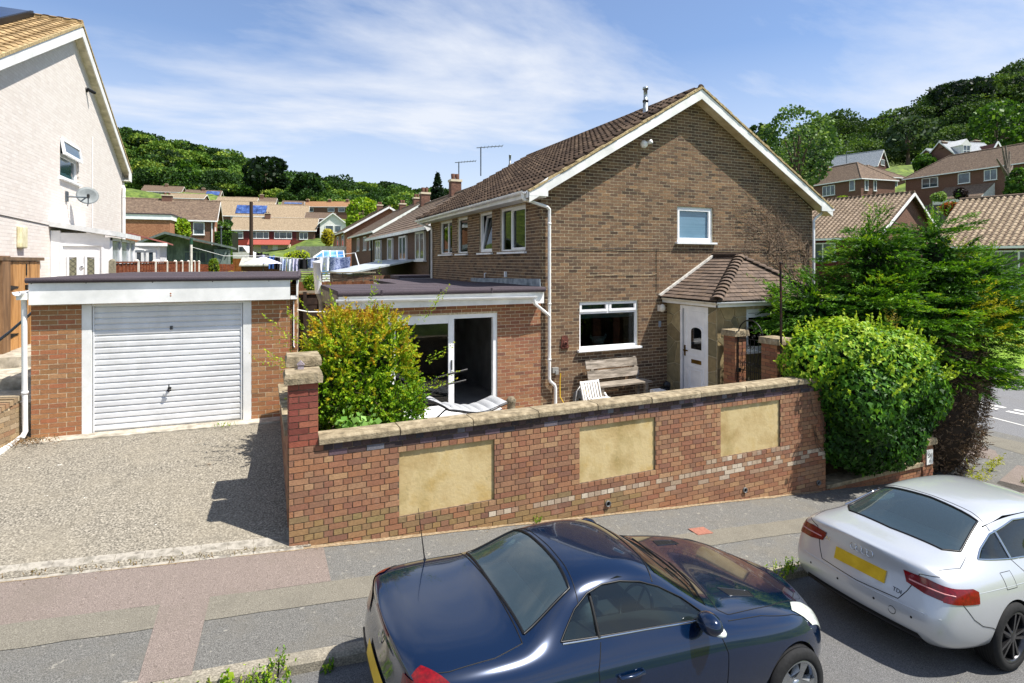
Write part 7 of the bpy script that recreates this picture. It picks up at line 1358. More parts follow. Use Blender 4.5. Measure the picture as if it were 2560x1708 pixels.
for (x0, x1, yt, yb, c, lb) in [(641, 655, 630, 645, 'black', 'black garment at the left end of the washing line'), (660, 671, 634, 660, 'navy', 'navy garment second on the washing line'), (672, 686, 638, 672, 'blue', 'bright blue trousers on the washing line'), (687, 699, 641, 674, 'dark', 'dark garment just right of the blue trousers'), (700, 704, 643, 676, 'white', 'narrow white garment on the washing line'), (705, 715, 645, 677, 'pale', 'pale blue shirt on the washing line'), (717, 730, 646, 678, 'white', 'white shirt between two pale ones on the line'), (733, 746, 646, 678, 'lilac', 'lilac shirt on the washing line'), (747, 767, 645, 673, 'black', 'black top left of the patterned sheets')]:
    cloth(x0, x1, yt, yb, 29, CL[c], lb)
cloth(768, 793, 643, 670, 30, None, 'grey-blue patterned pillowcase on the washing line', mat=PATT); cloth(795, 822, 642, 677, 30, CL['white'], 'pale grey sheet between the patterned covers'); cloth(823, 876, 642, 678, 30, None, 'large blue patterned duvet cover on the washing line', mat=PATT)
pr_ = thing('parasol', 'open pale lilac garden parasol behind the garage', 'parasol', tuple(PX(658, 27, 1.4))); c = PX(658, 27, ZY(647, 27)); mb = MB(); n = 8
PARM = M('lilac_canvas', ['#b9bad6', '#cdcde2'], .8, nscale=3, namt=.06)
for k in range(n):
    a0, a1 = 2*PI*k/n, 2*PI*(k+1)/n; m2 = MB(); m2.add([c+Vector((0, 0, .12)), c+Vector((.85*math.cos(a0), .85*math.sin(a0), -.22)), c+Vector((.82*math.cos((a0+a1)/2), .82*math.sin((a0+a1)/2), -.25)), c+Vector((.85*math.cos(a1), .85*math.sin(a1), -.22)), c+Vector((0, 0, .09))], [(0, 1, 2), (0, 2, 3), (4, 2, 1), (4, 3, 2)]); m2.build('canopy_panel', PARM, pr_)
MB().tube([c+Vector((0, 0, .2)), c-Vector((0, 0, 1.9))], .02, 8).build('pole', HM, pr_); MB().sphere(tuple(c+Vector((0, 0, .15))), .08, .08, .03).build('cap', PARM, pr_)
shd = thing('garden_shed', 'brown timber garden shed with pale felt roof behind the washing', 'shed', tuple(PX(650, 36, 1.6))); Tsh = Matrix.Translation(PX(603, 36, 1.4)) @ Matrix.Rotation(R(-6), 4, 'Z'); MB().box(0, 2.55, 0, 2.2, 0, 1.55, T=Tsh).build('wall', M('shed_brown', ['#5a3a28', '#734c34'], .85, nscale=8), shd); mb = MB(); mb.prism([(-.2, 1.55), (1.1, 2.05), (1.1, 2.12), (-.2, 1.62)], 'x', -.1, 2.65, T=Tsh); mb.build('roof', M('pale_shed_roof', ['#9a9a92', '#b0b0a6'], .8, nscale=4), shd); fwin(shd, Tsh, .3, .5, .9, .7, (.5,), 'window', SGM)
f5 = thing('orange_fence', 'new orange-brown fence left of the garden shed', 'fence', tuple(PX(592, 38, 1.6))); fence_run(f5, PX(582, 38, 0), PX(604, 38, 0), 1.2, 3.45, M('orange_fence', ['#a5642c', '#b8763a'], .8, nscale=6), .16, False)
cv = thing('conservatory', 'white conservatory with blue glass roof lantern behind the washing line', 'conservatory', tuple(PX(815, 46, 1.5))); Tcv = Matrix.Translation(PX(784, 46, 1.3)) @ Matrix.Rotation(R(-4), 4, 'Z'); mb = MB()
BLG = M('blue_roof_glass', ['#3a6fa8', '#5b90c4', '#86b2d8'], .1, nscale=1, namt=.2, spec=.8)
mb.box(0, 2.4, 0, 2.2, 0, .9, T=Tcv)
for u in np.linspace(0, 2.32, 5): mb.box(u, u+.08, 0, .08, .9, 2.2, T=Tcv)
mb.box(-.05, 2.45, -.05, .1, 2.15, 2.3, T=Tcv); mb.beam(Tcv @ Vector((0, 0, 2.3)), Tcv @ Vector((.75, 1, 2.85)), .08, .08); mb.beam(Tcv @ Vector((.75, 1, 2.85)), Tcv @ Vector((2.4, 1, 2.85)), .08, .08)
for u in (.75, 1.3, 1.85, 2.4): mb.beam(Tcv @ Vector((u, 0, 2.3)), Tcv @ Vector((u, 1, 2.85)), .06, .06)
mb.build('frame', WHITE, cv); mb = MB(); mb.add([Tcv @ Vector(p) for p in [(0, .02, 2.28), (2.4, .02, 2.28), (2.4, 1, 2.82), (.75, 1, 2.82)]], [(0, 1, 2, 3)]); mb.box(.02, 2.38, .03, .05, .9, 2.2, T=Tcv); mb.build('glazing', BLG, cv)
gf = thing('concrete_fence', 'pale concrete panel fence below the orange gable', 'fence', tuple(PX(800, 52, 2))); fence_run(gf, PX(740, 54, 0), PX(866, 54, 0), 1.2, 4.7, M('grey_fence', ['#8f8b82', '#a5a198'], .9), .3, False)
vn = thing('white_van', 'white van parked beyond the gardens, partly hidden by the summerhouse', 'van', tuple(PX(575, 70, 3))); Tv = Matrix.Translation(PX(555, 72, ZY(640, 72)-.8)) @ Matrix.Rotation(R(-24), 4, 'Z'); mb = MB(); mb.prism([(0, .4), (3.9, .4), (3.9, 1.2), (3.3, 1.3), (2.7, 2.1), (0, 2.15)], 'y', 0, 1.8, T=Tv); mb.build('body', WHITE, vn, bevel=.08); MB().prism([(2.2, 1.35), (3.1, 1.35), (2.65, 1.95), (2.2, 1.95)], 'y', -.01, .0, T=Tv).build('window', FGL, vn)
for u in (.8, 3.1): MB().lathe([(0, -.1), (.32, -.1), (.32, .1), (0, .1)], Tv @ Matrix.Translation((u, .05, .34)) @ Matrix.Rotation(R(90), 4, 'X'), 16).build('wheel', TYRE, vn)
# --- right side: houses across the road and up the hill
def cw(xc0, d0, xc1, d1): a, b = C2(xc0, d0), C2(xc1, d1); return math.atan2(b.y-a.y, b.x-a.x), (b-a).length
an7, L7 = cw(25.1, 39, 34.0, 45)
h8, T8 = bhouse('red_clad_house', 'brick-gabled house with dark red boarding and tan tiles behind the conifer', C2(25.1, 39, 5.13-5.0), an7, L7, 9.5, 5.0, 3.2, BW_BR, RF_BRN, 'd', ov=.4, tiled=(TAN_O, M('grey_brown_tile_field', ['#7a6a58', '#8c7a66', '#988672', '#80705c'], .9, attr='face', nscale=8, namt=.25, bump=.5), 0), lwins=[(2.6, 3.15, 2.4, 1.35, (.62,))])
MB().box(-.05, -.005, 1.4, 6.6, .5, 4.9, T=T8).build('red_boarding', REDCLAD, h8)
for k in range(18): MB().box(-.062, -.05, 1.4, 6.6, .6+k*.24, .6+k*.24+.02, T=T8).build('board_lap', REDCLAD, h8)
MB().tube([T8 @ Vector((.1, -.1, 4.8)), T8 @ Vector((.1, -.1, 0))], .07, 8).build('downpipe', WHITE, h8)
an8, L8 = cw(0, 0, 8.9, 6); h9, T9 = bhouse('brown_brick_house', 'brown brick house with tan tiled roof at the far right edge', C2(31.3, 28.7, 4.34-5.0), an8, 10.2, 8.2, 5.0, 3.1, BW_BR, RF_BRN, 'd', ov=.4, tiled=(TAN_O, M('tan_tile_field_right', ['#86755f', '#96846c', '#a29078', '#8a7862'], .9, attr='face', nscale=8, namt=.25, bump=.5), 0), lwins=[(2.9, 3.2, 2.6, 1.35, (.5,)), (2.4, .3, 2.4, 2.0)])
MB().box(-1.2, -.0, .3, 5.5, -1, 2.5, T=T9).build('white_garage_wing', M('pale_blue_render', ['#aebfd0', '#c2d0dd'], .8), h9)
an9, L9 = cw(52.6, 85, 59.3, 87.3)
h10, T10 = bhouse('hipped_brick_house', 'hipped-roof brown brick house on the slope behind the red-clad house', C2(52.6, 85, 16-5.2), an9, L9, 11.5, 5.2, 2.9, BW_RD, RF_BRN, 'd', hipped=True, wins=[(.7, 3.2, .7, 1.6), (2.5, 3.2, .6, 1.6)], lwins=[(1.0, 3.3, .9, 1.6), (4.5, 3.0, 2.3, 1.6, (.33, .66)), (8.6, 2.9, 2.2, 1.5, (.5,)), (1.0, .3, 2.0, 1.2), (5, .2, 2.2, 1.2, (.5,))], chim=[(1.5, 8, 7.2, .6)])
an10, L10 = cw(62.8, 90, 68.8, 73)
h11, T11 = bhouse('long_brick_house', 'long brown brick house with white lean-to on the slope at far right', C2(62.8, 90, ZY(445, 90)-5.3), an10, L10+4, 8, 5.3, 3.0, BW_RD, RF_BRN, 'w', hipped=True, wins=[(2.6, 3.3, 2.4, 1.5, (.5,)), (7.8, 3.3, 1.6, 1.5), (11.2, 3.3, 1.6, 1.5, (.5,)), (16.2, 3.1, 1.7, 1.7)], chim=[(16, 4, 7.6, .7)])
mb = MB(); mb.prism([(-2.8, .9), (-2.8, 1.0), (0, 3.0), (0, 2.9)], 'x', 6.0, 12.5, T=T11); mb.build('lean_to_roof', RF_BRN, h11); MB().prism([(-2.8, -1), (0, -1), (0, 2.95), (-2.8, .95)], 'x', 12.45, 12.5, T=T11).build('lean_to_wall', WHITEW, h11); MB().box(6, 12.45, -2.75, -2.7, -1, .9, T=T11).build('lean_to_front', WHITEW, h11)
h12, T12 = bhouse('hipped_brick_house', 'smaller hipped brown house half hidden behind the first hipped house', PX(2180, 104, ZY(438, 104)-5), an9, 8.5, 9, 5.0, 2.7, BW_RD, RF_BRN, 'd', hipped=True, wins=[(5.5, 3, .9, 1.5), (3, 1.0, 1.4, 1.0)])
h13, T13 = bhouse('slate_gable_house', 'slate-roofed gabled house with two tall chimneys below the wood', PX(2192, 138, ZY(412, 138)-5), R(14), 7.2, 11, 5.0, 4.0, M('tile_hung_dark_red', '#4a2b26', .8), RF_GRY, 'd', wins=[(2.4, 5.2, 2.4, 1.5, (.33, .66))], rwins=[], chim=[(6.6, 3.2, 5.6, .55), (6.6, 8, 5.6, .55)])
h14, T14 = bhouse('slate_house', 'low slate-roofed wing left of the slate gable', PX(2150, 142, ZY(412, 142)-5), R(-20), 6.5, 8, 5.0, 2.2, BW_RD, RF_GRY, 'w', chim=[(4.8, 4, 6.6, .6)])
h15, T15 = bhouse('slate_dormer_house', 'big slate-roofed house with white arched dormer above the long house', PX(2400, 112, ZY(392, 112)-5), R(-14), 10.5, 8.5, 5.0, 3.9, BW_RD, RF_GRY, 'w', chim=[(9.5, 5, 8.2, .6), (.4, 4, 7.4, .6)])
mb = MB(); mb.box(.7, 2.9, .3, 3, 5.2, 7.4, T=T15); mb.prism([(.5, 7.4), (3.1, 7.4), (1.8, 8.7)], 'y', .2, 3.4, T=T15); dm_ = mb.build('dormer', WHITEW, h15); fwin(h15, T15 @ Matrix.Translation((0, .28, 0)), .95, 5.6, 1.7, 1.8, (-.4, .5)); mb = MB(); mb.prism([(6.2, 4.8), (10.2, 4.8), (8.2, 7.9)], 'y', -.6, 3, T=T15); g_ = mb.build('front_gable', M('dark_gable', '#4f2f28', .8), h15)
for s_ in (-1, 1): MB().beam(T15 @ Vector((8.2+s_*2.3, -.7, 4.7)), T15 @ Vector((8.2, -.7, 8.15)), .1, .3).build('bargeboard', WHITE, h15)
h16, T16 = bhouse('slate_house', 'small slate-roofed gable left of the dormer house', PX(2352, 118, ZY(392, 118)-5), R(-10), 5.0, 6, 5.0, 2.2, BW_RD, RF_GRY, 'w')
# garden fence behind the red-clad house, pruned bare trunk
fb = thing('board_fence', 'grey weathered board fence above the red-clad house', 'fence', tuple(PX(2340, 52, 4))); fence_run(fb, PX(2296, 54, 0), PX(2400, 52, 0), 5.0, 8.6, M('grey_board', ['#4a4744', '#5e5a56'], .9), .35, False)
rs = random.Random(11); p0_ = PX(2517, 64, ZY(500, 64)); tt = thing('pollarded_tree', 'bare pollarded tree trunk with stubby branches in front of the long house', 'tree', tuple(p0_)); mb = MB(); mb.tube([p0_-Vector((0, 0, 2)), p0_+Vector((.2, 0, 2.0)), p0_+Vector((0, 0, 3.6))], .35, 8, r2=.22)
for (dx, dz, L) in ((-1.6, 1.8, 1), (1.0, 2.8, 1), (-.5, 3.2, 1), (1.6, 1.2, 1), (.2, 3.4, 1)): b_ = p0_+Vector((0, 0, 2.8)); mb.tube([b_, b_+Vector((dx*.5, 0, dz*.4)), b_+Vector((dx, .2, dz))], .2, 7, r2=.08)
mb.build('trunk', M('bare_bark', ['#5a5046', '#7d7266'], .9, nscale=6), tt)
fst = thing('tv_aerial', 'tall tv aerial pole on the hipped house roof', 'aerial', tuple(PX(2115, 86, 18))); MB().tube([PX(2116, 86, ZY(408, 86)), PX(2116, 86, ZY(379, 86))], .05, 6).build('mast', HM, fst); MB().tube([PX(2116, 86, ZY(380, 86)), PX(2134, 86, ZY(378, 86))], .04, 6).build('array', HM, fst)
# ------------------------------------------------------------------ planting
def unit(n): d = RNG.normal(size=(n, 3)); return d/np.linalg.norm(d, axis=1)[:, None]
def sprays(centres, dirs, L, per, size, asp, rnd, curve=.25, spread=.5, sag=0.0, taper=.6):
    """leafy shoots: leaves set along short curved twigs"""
    n = len(centres); t = np.tile(np.linspace(.05, 1, per), n); idx = np.repeat(np.arange(n), per); d = dirs[idx]; Ls = (L*(1+RNG.uniform(-.35, .35, n)))[idx]
    P = centres[idx]+d*(t*Ls)[:, None]+np.stack([np.zeros(len(t)), np.zeros(len(t)), curve*Ls*t**2-sag*t], 1)+RNG.normal(size=(len(t), 3))*(Ls*.07*(1-taper*t))[:, None]
    rv = np.clip(rnd[idx]+RNG.normal(size=len(t))*.10+(t-.5)*.18, 0, 1)
    return leaf_cloud(P, d, size, asp, spread, rv)
def twigs(mb, c, dirs, L, r, k, curve=.25):
    for i in range(k):
        p = Vector(c[i]); d = Vector(dirs[i]); mb.tube([p-d*.2, p+d*L*.5+Vector((0, 0, curve*L*.25)), p+d*L+Vector((0, 0, curve*L))], r, 4, False, r2=r*.4)
BARK = M('brown_bark', ['#3f342a', '#54473a', '#6a5b4b'], .95, nscale=9, namt=.25, bump=.6)
def inside(P, balls, k=1.0):
    m = np.zeros(len(P), bool)
    for c, r in balls: m |= (((P-np.array(c))/(np.array(r)*k))**2).sum(1) < 1
    return m
def shell_pts(balls, n, lo=.9):
    """points on the outside of a union of ellipsoids"""
    out = []; dirs = []; A = [((r[0]*r[1]*r[2])**(2/3)) for c, r in balls]; S = sum(A)
    for (c, r), a in zip(balls, A):
        k = int(n*a/S*1.7)+5; d = unit(k); P = np.array(c)+d*np.array(r)*RNG.uniform(lo, 1.03, k)[:, None]; nn = d/np.array(r); nn /= np.linalg.norm(nn, axis=1)[:, None]
        keep = np.ones(k, bool)
        for c2, r2 in balls:
            if c2 is c: continue
            keep &= ((P-np.array(c2))/(np.array(r2)*.93))[:, :].__pow__(2).sum(1) > 1
        out.append(P[keep]); dirs.append(nn[keep])
    P = np.concatenate(out); D = np.concatenate(dirs); s = RNG.permutation(len(P))[:n]; return P[s], D[s]
def core(parent, balls, mat, k=.8, name='shade_core'):
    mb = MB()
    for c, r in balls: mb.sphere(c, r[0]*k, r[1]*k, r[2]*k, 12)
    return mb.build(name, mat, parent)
def fill(parent, balls, n, size, mat, lo=.45, hi=.88, name='inner_leaves'):
    Ps = []
    V_ = [r[0]*r[1]*r[2] for c, r in balls]
    for (c, r), v in zip(balls, V_): k = int(n*v/sum(V_)); d = unit(k); Ps.append(np.array(c)+d*np.array(r)*RNG.uniform(lo, hi, (k, 1)))
    P = np.concatenate(Ps); return leaves(name, [leaf_cloud(P, None, size, .7, rnd=RNG.random(len(P))*.45)], mat, parent)  # inner leaves keep to the darker tones, shade put into their colour
DARKIN = M('painted_inner_shade', ['#141a0c', '#1d2611'], .95, nscale=6, namt=.3)  # near-black green paints inner shade; cores in it are added to block light
# --- golden shrub between the piers and the sliding door
gb = thing('golden_shrub', 'large golden-green shrub with orange-tinged shoots in front of the extension', 'shrub', (-4.35, -2.5, 0))
gb_balls = [((-4.37, -2.5, 1.1), (.80, .7, 1.0)), ((-4.58, -2.45, 1.85), (.54, .55, .6)), ((-4.1, -2.45, 1.8), (.5, .5, .64)), ((-3.95, -2.6, 1.0), (.5, .5, .58)), ((-4.8, -2.6, 1.3), (.46, .45, .66))]
P, D = shell_pts(gb_balls, 2600, .72); D2 = D*.7+unit(len(D))*.6+np.array([0, 0, .2]); D2 /= np.linalg.norm(D2, axis=1)[:, None]
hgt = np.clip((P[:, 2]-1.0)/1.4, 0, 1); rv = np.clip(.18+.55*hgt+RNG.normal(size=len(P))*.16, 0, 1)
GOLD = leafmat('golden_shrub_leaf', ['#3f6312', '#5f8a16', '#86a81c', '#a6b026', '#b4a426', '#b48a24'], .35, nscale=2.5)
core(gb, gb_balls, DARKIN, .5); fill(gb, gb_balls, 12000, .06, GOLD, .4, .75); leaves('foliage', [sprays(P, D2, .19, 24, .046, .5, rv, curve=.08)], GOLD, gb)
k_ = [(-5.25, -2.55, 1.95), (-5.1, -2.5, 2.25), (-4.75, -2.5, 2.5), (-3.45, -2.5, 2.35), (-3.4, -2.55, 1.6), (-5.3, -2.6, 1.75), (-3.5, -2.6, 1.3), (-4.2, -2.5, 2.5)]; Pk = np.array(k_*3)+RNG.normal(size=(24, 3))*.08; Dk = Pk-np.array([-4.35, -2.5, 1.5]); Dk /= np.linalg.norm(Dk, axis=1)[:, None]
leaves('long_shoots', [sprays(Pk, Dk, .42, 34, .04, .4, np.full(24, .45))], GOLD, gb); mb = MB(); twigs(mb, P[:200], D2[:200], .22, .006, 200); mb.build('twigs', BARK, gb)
iv2 = thing('ivy_tuft', 'tuft of lobed pale ivy leaves at the foot of the golden shrub', 'ivy', (-4.6, -3.4, 1)); P = np.array([-4.55, -3.55, 1.02])+RNG.normal(size=(110, 3))*np.array([.13, .1, .12]); leaves('leaves', [leaf_cloud(P, np.tile([0, -.5, .5], (110, 1)), .085, .9, .6)], leafmat('pale_ivy_leaf', ['#5c8a34', '#7fa850', '#93b866']), iv2)
# --- ivy mass at the end of the wall
iv = thing('ivy_mass', 'huge rounded mass of glossy ivy swallowing the right end of the wall', 'ivy', (5.0, -4.1, -1)); iv_balls = [((4.9, -4.15, .98), (1.42, .85, 1.08)), ((3.82, -3.95, 1.42), (.66, .52, .55)), ((6.05, -4.15, .75), (.8, .7, 1.0)), ((4.6, -4.25, .0), (.95, .52, .75)), ((4.25, -4.55, .75), (.72, .6, .8)), ((5.55, -4.25, -.05), (.85, .55, .72)), ((4.3, -4.15, 1.5), (.8, .65, .6)), ((5.55, -4.15, 1.4), (.85, .7, .55))]
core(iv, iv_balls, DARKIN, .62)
P, D = shell_pts(iv_balls, 19000, .84); nz_ = np.sin(P[:, 0]*3.1+1)*np.sin(P[:, 2]*3.7)+.6*np.sin(P[:, 0]*7.3+2)*np.sin(P[:, 2]*6.1+P[:, 0]*2); P = P+D*(nz_*.085)[:, None]; rv = np.clip(.12+.52*np.clip((P[:, 2]-.3)/1.5, 0, 1)+.12*nz_+RNG.normal(size=len(P))*.15, 0, 1)  # tone by height: new growth on top, shade painted low and in hollows
# hanging leaves: blades face outward and slightly up
def blades(P, D, size, rv, tilt=.35, jit=.38):
    n = len(P); nn = D+np.array([0, 0, tilt])+RNG.normal(size=(n, 3))*jit; nn /= np.linalg.norm(nn, axis=1)[:, None]; dn = np.array([0, 0, -1.0])+RNG.normal(size=(n, 3))*.45; dn -= nn*(dn*nn).sum(1)[:, None]; dn /= np.linalg.norm(dn, axis=1)[:, None]; s = np.cross(nn, dn); sz = (size*(1+RNG.uniform(-.4, .4, n)))[:, None]
    V = np.stack([P-dn*sz*.42, P-s*sz*.48-dn*sz*.18+nn*sz*.06, P-s*sz*.20+dn*sz*.06, P+dn*sz*.62-nn*sz*.08, P+s*sz*.20+dn*sz*.06, P+s*sz*.48-dn*sz*.18+nn*sz*.06], 1).reshape(-1, 3); b = np.arange(n)[:, None]*6
    F = np.concatenate([b+np.array([[0, 1, 2, 4]]), b+np.array([[0, 2, 4, 5]])*0+b*0+np.array([[0, 4, 5, 5]])*0+np.array([[2, 3, 4, 0]])], 0)
    F = np.concatenate([b+np.array([[0, 1, 2, 3]]), b+np.array([[0, 3, 4, 5]])], 0); return V, F, np.concatenate([rv, rv])
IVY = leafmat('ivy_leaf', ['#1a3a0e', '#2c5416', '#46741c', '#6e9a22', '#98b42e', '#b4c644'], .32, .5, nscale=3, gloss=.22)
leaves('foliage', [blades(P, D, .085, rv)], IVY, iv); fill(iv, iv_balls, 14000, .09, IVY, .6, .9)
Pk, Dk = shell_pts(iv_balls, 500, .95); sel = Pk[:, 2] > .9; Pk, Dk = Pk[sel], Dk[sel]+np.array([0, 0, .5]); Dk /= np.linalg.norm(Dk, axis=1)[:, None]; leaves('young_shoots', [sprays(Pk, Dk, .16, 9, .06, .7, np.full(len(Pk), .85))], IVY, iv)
mb = MB(); rs = random.Random(5)
for i in range(14): a = Vector((3.5+rs.random()*.5, -4.19, 1.0-rs.random()*1.3)); mb.tube([a, a+Vector((-.12, -.01, .12)), a+Vector((-.2, -.01, .3+rs.random()*.2))], .005, 4, False)
mb.build('stems', BARK, iv)
vs_ = thing('variegated_seedling', 'small yellow conifer seedling poking out above the ivy', 'seedling', (6.0, -4.0, 1.8)); P = np.array([[6.0, -4.0, 1.85]]*9); D = unit(9)*.5+np.array([0, 0, 1]); D /= np.linalg.norm(D, axis=1)[:, None]; leaves('leaves', [sprays(P, D, .38, 14, .07, .3, np.full(9, .5))], leafmat('seedling_leaf', ['#8a8a3a', '#a89a44', '#b8903c']), vs_)
# --- overgrown cypress
cy = thing('cypress_tree', 'overgrown bright green cypress leaning over the pavement corner', 'tree', (8.0, -3.5, -1.3))
cy_balls = [((7.3, -2.9, 1.95), (1.8, 1.4, 1.15)), ((8.9, -3.5, 2.2), (1.25, 1.2, 1.2)), ((8.4, -3.5, .9), (1.15, 1.1, 1.2)), ((6.1, -2.4, 2.0), (1.3, 1.0, .75)), ((7.0, -2.9, 3.25), (.55, .5, .85)), ((8.4, -3.4, 3.3), (.5, .5, .85)), ((9.6, -3.7, 2.9), (.75, .6, .4)), ((7.9, -3.0, 1.0), (1.2, 1.0, 1.6))]
trunk_balls = [((7.95, -3.75, -.1), (.95, .75, 1.5)), ((8.1, -3.75, .6), (.95, .8, 1.3))]
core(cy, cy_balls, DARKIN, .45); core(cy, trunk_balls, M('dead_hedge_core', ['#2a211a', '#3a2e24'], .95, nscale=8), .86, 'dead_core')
CYP = leafmat('cypress_spray', ['#16330b', '#274c0f', '#426c16', '#60901b', '#88a824', '#b0b830'], .3, nscale=2)
# flat layered boughs: every bough is a drooping plate of sprays
nb = 820; P, D = shell_pts(cy_balls, nb, .7); keep = ~((P[:, 2] < .5) & (P[:, 1] < -3.6)); P, D = P[keep], D[keep]; nb = len(P)
B = D.copy(); B[:, 2] = B[:, 2]*.3+.06; B += unit(nb)*.18; B /= np.linalg.norm(B, axis=1)[:, None]; S = np.cross(B, np.array([0, 0, 1.0])); S /= np.linalg.norm(S, axis=1)[:, None]
m = 26; ii = np.repeat(np.arange(nb), m); t = RNG.random(nb*m); sd_ = RNG.uniform(-1, 1, nb*m)*(.10+.30*(1-t)*t*2.2); Lb = RNG.uniform(.55, .95, nb)[ii]
C = P[ii]+B[ii]*((t-.35)*Lb)[:, None]+S[ii]*(sd_)[:, None]+RNG.normal(size=(nb*m, 3))*.025; C[:, 2] -= .10*t**2; DD = B[ii]*.8+S[ii]*np.sign(sd_)[:, None]*.45+unit(nb*m)*.15; DD[:, 2] -= .12*t; DD /= np.linalg.norm(DD, axis=1)[:, None]
rv = np.clip((.38+RNG.normal(size=nb)*.16)[ii]+.22*(t-.5), 0, 1)
leaves('foliage', [sprays(C, DD, .20, 9, .085, .22, rv, curve=-.02, spread=.35)], CYP, cy); fill(cy, cy_balls, 26000, .13, CYP, .35, .8)
# leading shoots
tips = np.array([[6.95, -2.9, 3.9], [6.9, -2.9, 3.4], [7.05, -2.9, 3.6], [8.5, -3.4, 4.0], [8.42, -3.4, 3.6], [8.6, -3.4, 3.8], [7.5, -3.0, 3.5], [9.9, -3.8, 3.1], [9.7, -3.8, 2.9], [5.1, -2.2, 2.4], [5.0, -2.2, 2.2], [4.95, -2.25, 2.6], [10.0, -3.9, 2.3], [9.9, -3.8, 1.9]]); nt_ = 12
Pt = np.repeat(tips, nt_, 0)+RNG.normal(size=(len(tips)*nt_, 3))*np.array([.12, .1, .18]); Dt = unit(len(Pt))*.5+np.where((Pt[:, 2] > 3.2)[:, None], np.array([0, 0, 1.0]), np.sign(Pt[:, :1]-7.3)*np.array([1.0, 0, .1])); Dt /= np.linalg.norm(Dt, axis=1)[:, None]; leaves('leading_shoots', [sprays(Pt, Dt, .42, 26, .09, .2, np.clip(.5+RNG.normal(size=len(Pt))*.12, 0, 1))], CYP, cy)
Py = np.array([8.55, -4.35, 1.95])+RNG.normal(size=(60, 3))*np.array([.4, .15, .3]); Dy = unit(60)*.4+np.array([.2, -.8, .2]); Dy /= np.linalg.norm(Dy, axis=1)[:, None]; leaves('yellow_sprays', [sprays(Py, Dy, .34, 24, .085, .22, np.full(60, .6))], leafmat('yellow_cypress', ['#7d8c1c', '#a8a824', '#c2b62c']), cy)
P, D = shell_pts(trunk_balls, 5200, .86); keep = P[:, 1] < -3.2; P, D = P[keep], D[keep]; leaves('dead_twigs', [sprays(P, D*.6+unit(len(P))*.5, .14, 5, .075, .2, RNG.random(len(P)))], leafmat('dead_cypress', ['#3a2c22', '#5a4636', '#7a6450', '#8f7a64'], .1, .9), cy)
mb = MB(); mb.tube([(7.9, -3.5, -1.4), (7.95, -3.5, .5), (7.8, -3.3, 2.5), (7.6, -3.2, 3.6)], .16, 10, r2=.05); mb.build('trunk', BARK, cy)
for i, (x, y, L) in enumerate([(7.6, -4.55, 'yellow-green cypress sprig sprouting low on the dead side'), (8.75, -4.3, 'low yellow-green sprig beside the pavement at the cypress foot')]):
    t = thing('cypress_sprig', L, 'sprig', (x, y, pz(x))); P = np.array([[x, y, pz(x)+.06]]*14)+RNG.normal(size=(14, 3))*.05; D = unit(14)*.6+np.array([.5, -.3, .35]); D /= np.linalg.norm(D, axis=1)[:, None]; leaves('leaves', [sprays(P, D, .34, 14, .07, .25, np.full(14, .8))], leafmat('sprig_leaf', ['#6d8a1e', '#9aa82a', '#b4b43a']), t)
# --- trees further off
def tree(label, px, ytop, ybase, d, rpx, cols, seed, n=2600, leaf=.28, trunk=True, shape=1.0, name='broadleaf_tree', lobes=9, conifer=False, group=None, trans=.3):
    rs_ = np.random.default_rng(seed); base = PX(px, d, ZY(ybase, d)); top = ZY(ytop, d); rad = rpx*d/1410; H = top-base.z; t = thing(name, label, 'tree', tuple(base), group)
    balls = []
    if conifer:
        for k in range(7): f = k/6; balls.append(((base.x, base.y, base.z+H*(.15+.8*f)), (rad*(1.05-.9*f), rad*(1.05-.9*f), H*.13)))
    else:
        for k in range(lobes): a = rs_.uniform(0, 2*PI); q = rs_.uniform(0, .62); zf = rs_.uniform(.38, .82); balls.append(((base.x+rad*q*math.cos(a), base.y+rad*q*math.sin(a), base.z+H*zf), (rad*rs_.uniform(.36, .55), rad*rs_.uniform(.36, .55), H*rs_.uniform(.13, .2)*shape)))
        balls.append(((base.x, base.y, base.z+H*.62), (rad*.72, rad*.72, H*.33)))
    P, D = shell_pts(balls, n, .72); lob = np.sin(P[:, 0]*1.3/max(rad*.2, .1)+seed)*np.sin(P[:, 2]*1.7/max(rad*.2, .1)); rv_ = np.clip(.45+.2*lob+RNG.normal(size=len(P))*.18, 0, 1)
    leaves('crown', [leaf_cloud(P, D, leaf, .75, .75, rv_)], leafmat('leaf_%s_%d' % (name, seed), cols, trans), t)
    mb = MB(); mb.tube([base, base+Vector((0, 0, H*.35)), base+Vector((rad*.1, 0, H*.75))], rad*.08+.05, 7, r2=.04)
    for k in range(6 if not conifer else 0): c = Vector(balls[k][0]); mb.tube([base+Vector((0, 0, H*.3)), (base+Vector((0, 0, H*.45))+c)/2, c], rad*.035+.02, 5, False, r2=.02)
    mb.build('trunk', BARK, t); return t
GR1 = ['#1c3410', '#2d4c18', '#446824', '#5f842e', '#7d9c3c']; GR2 = ['#14260e', '#20381a', '#2e4a20', '#3f5e28', '#557432']; GRY = ['#4a6a14', '#6d8f1c', '#94ac26', '#b4bc34']
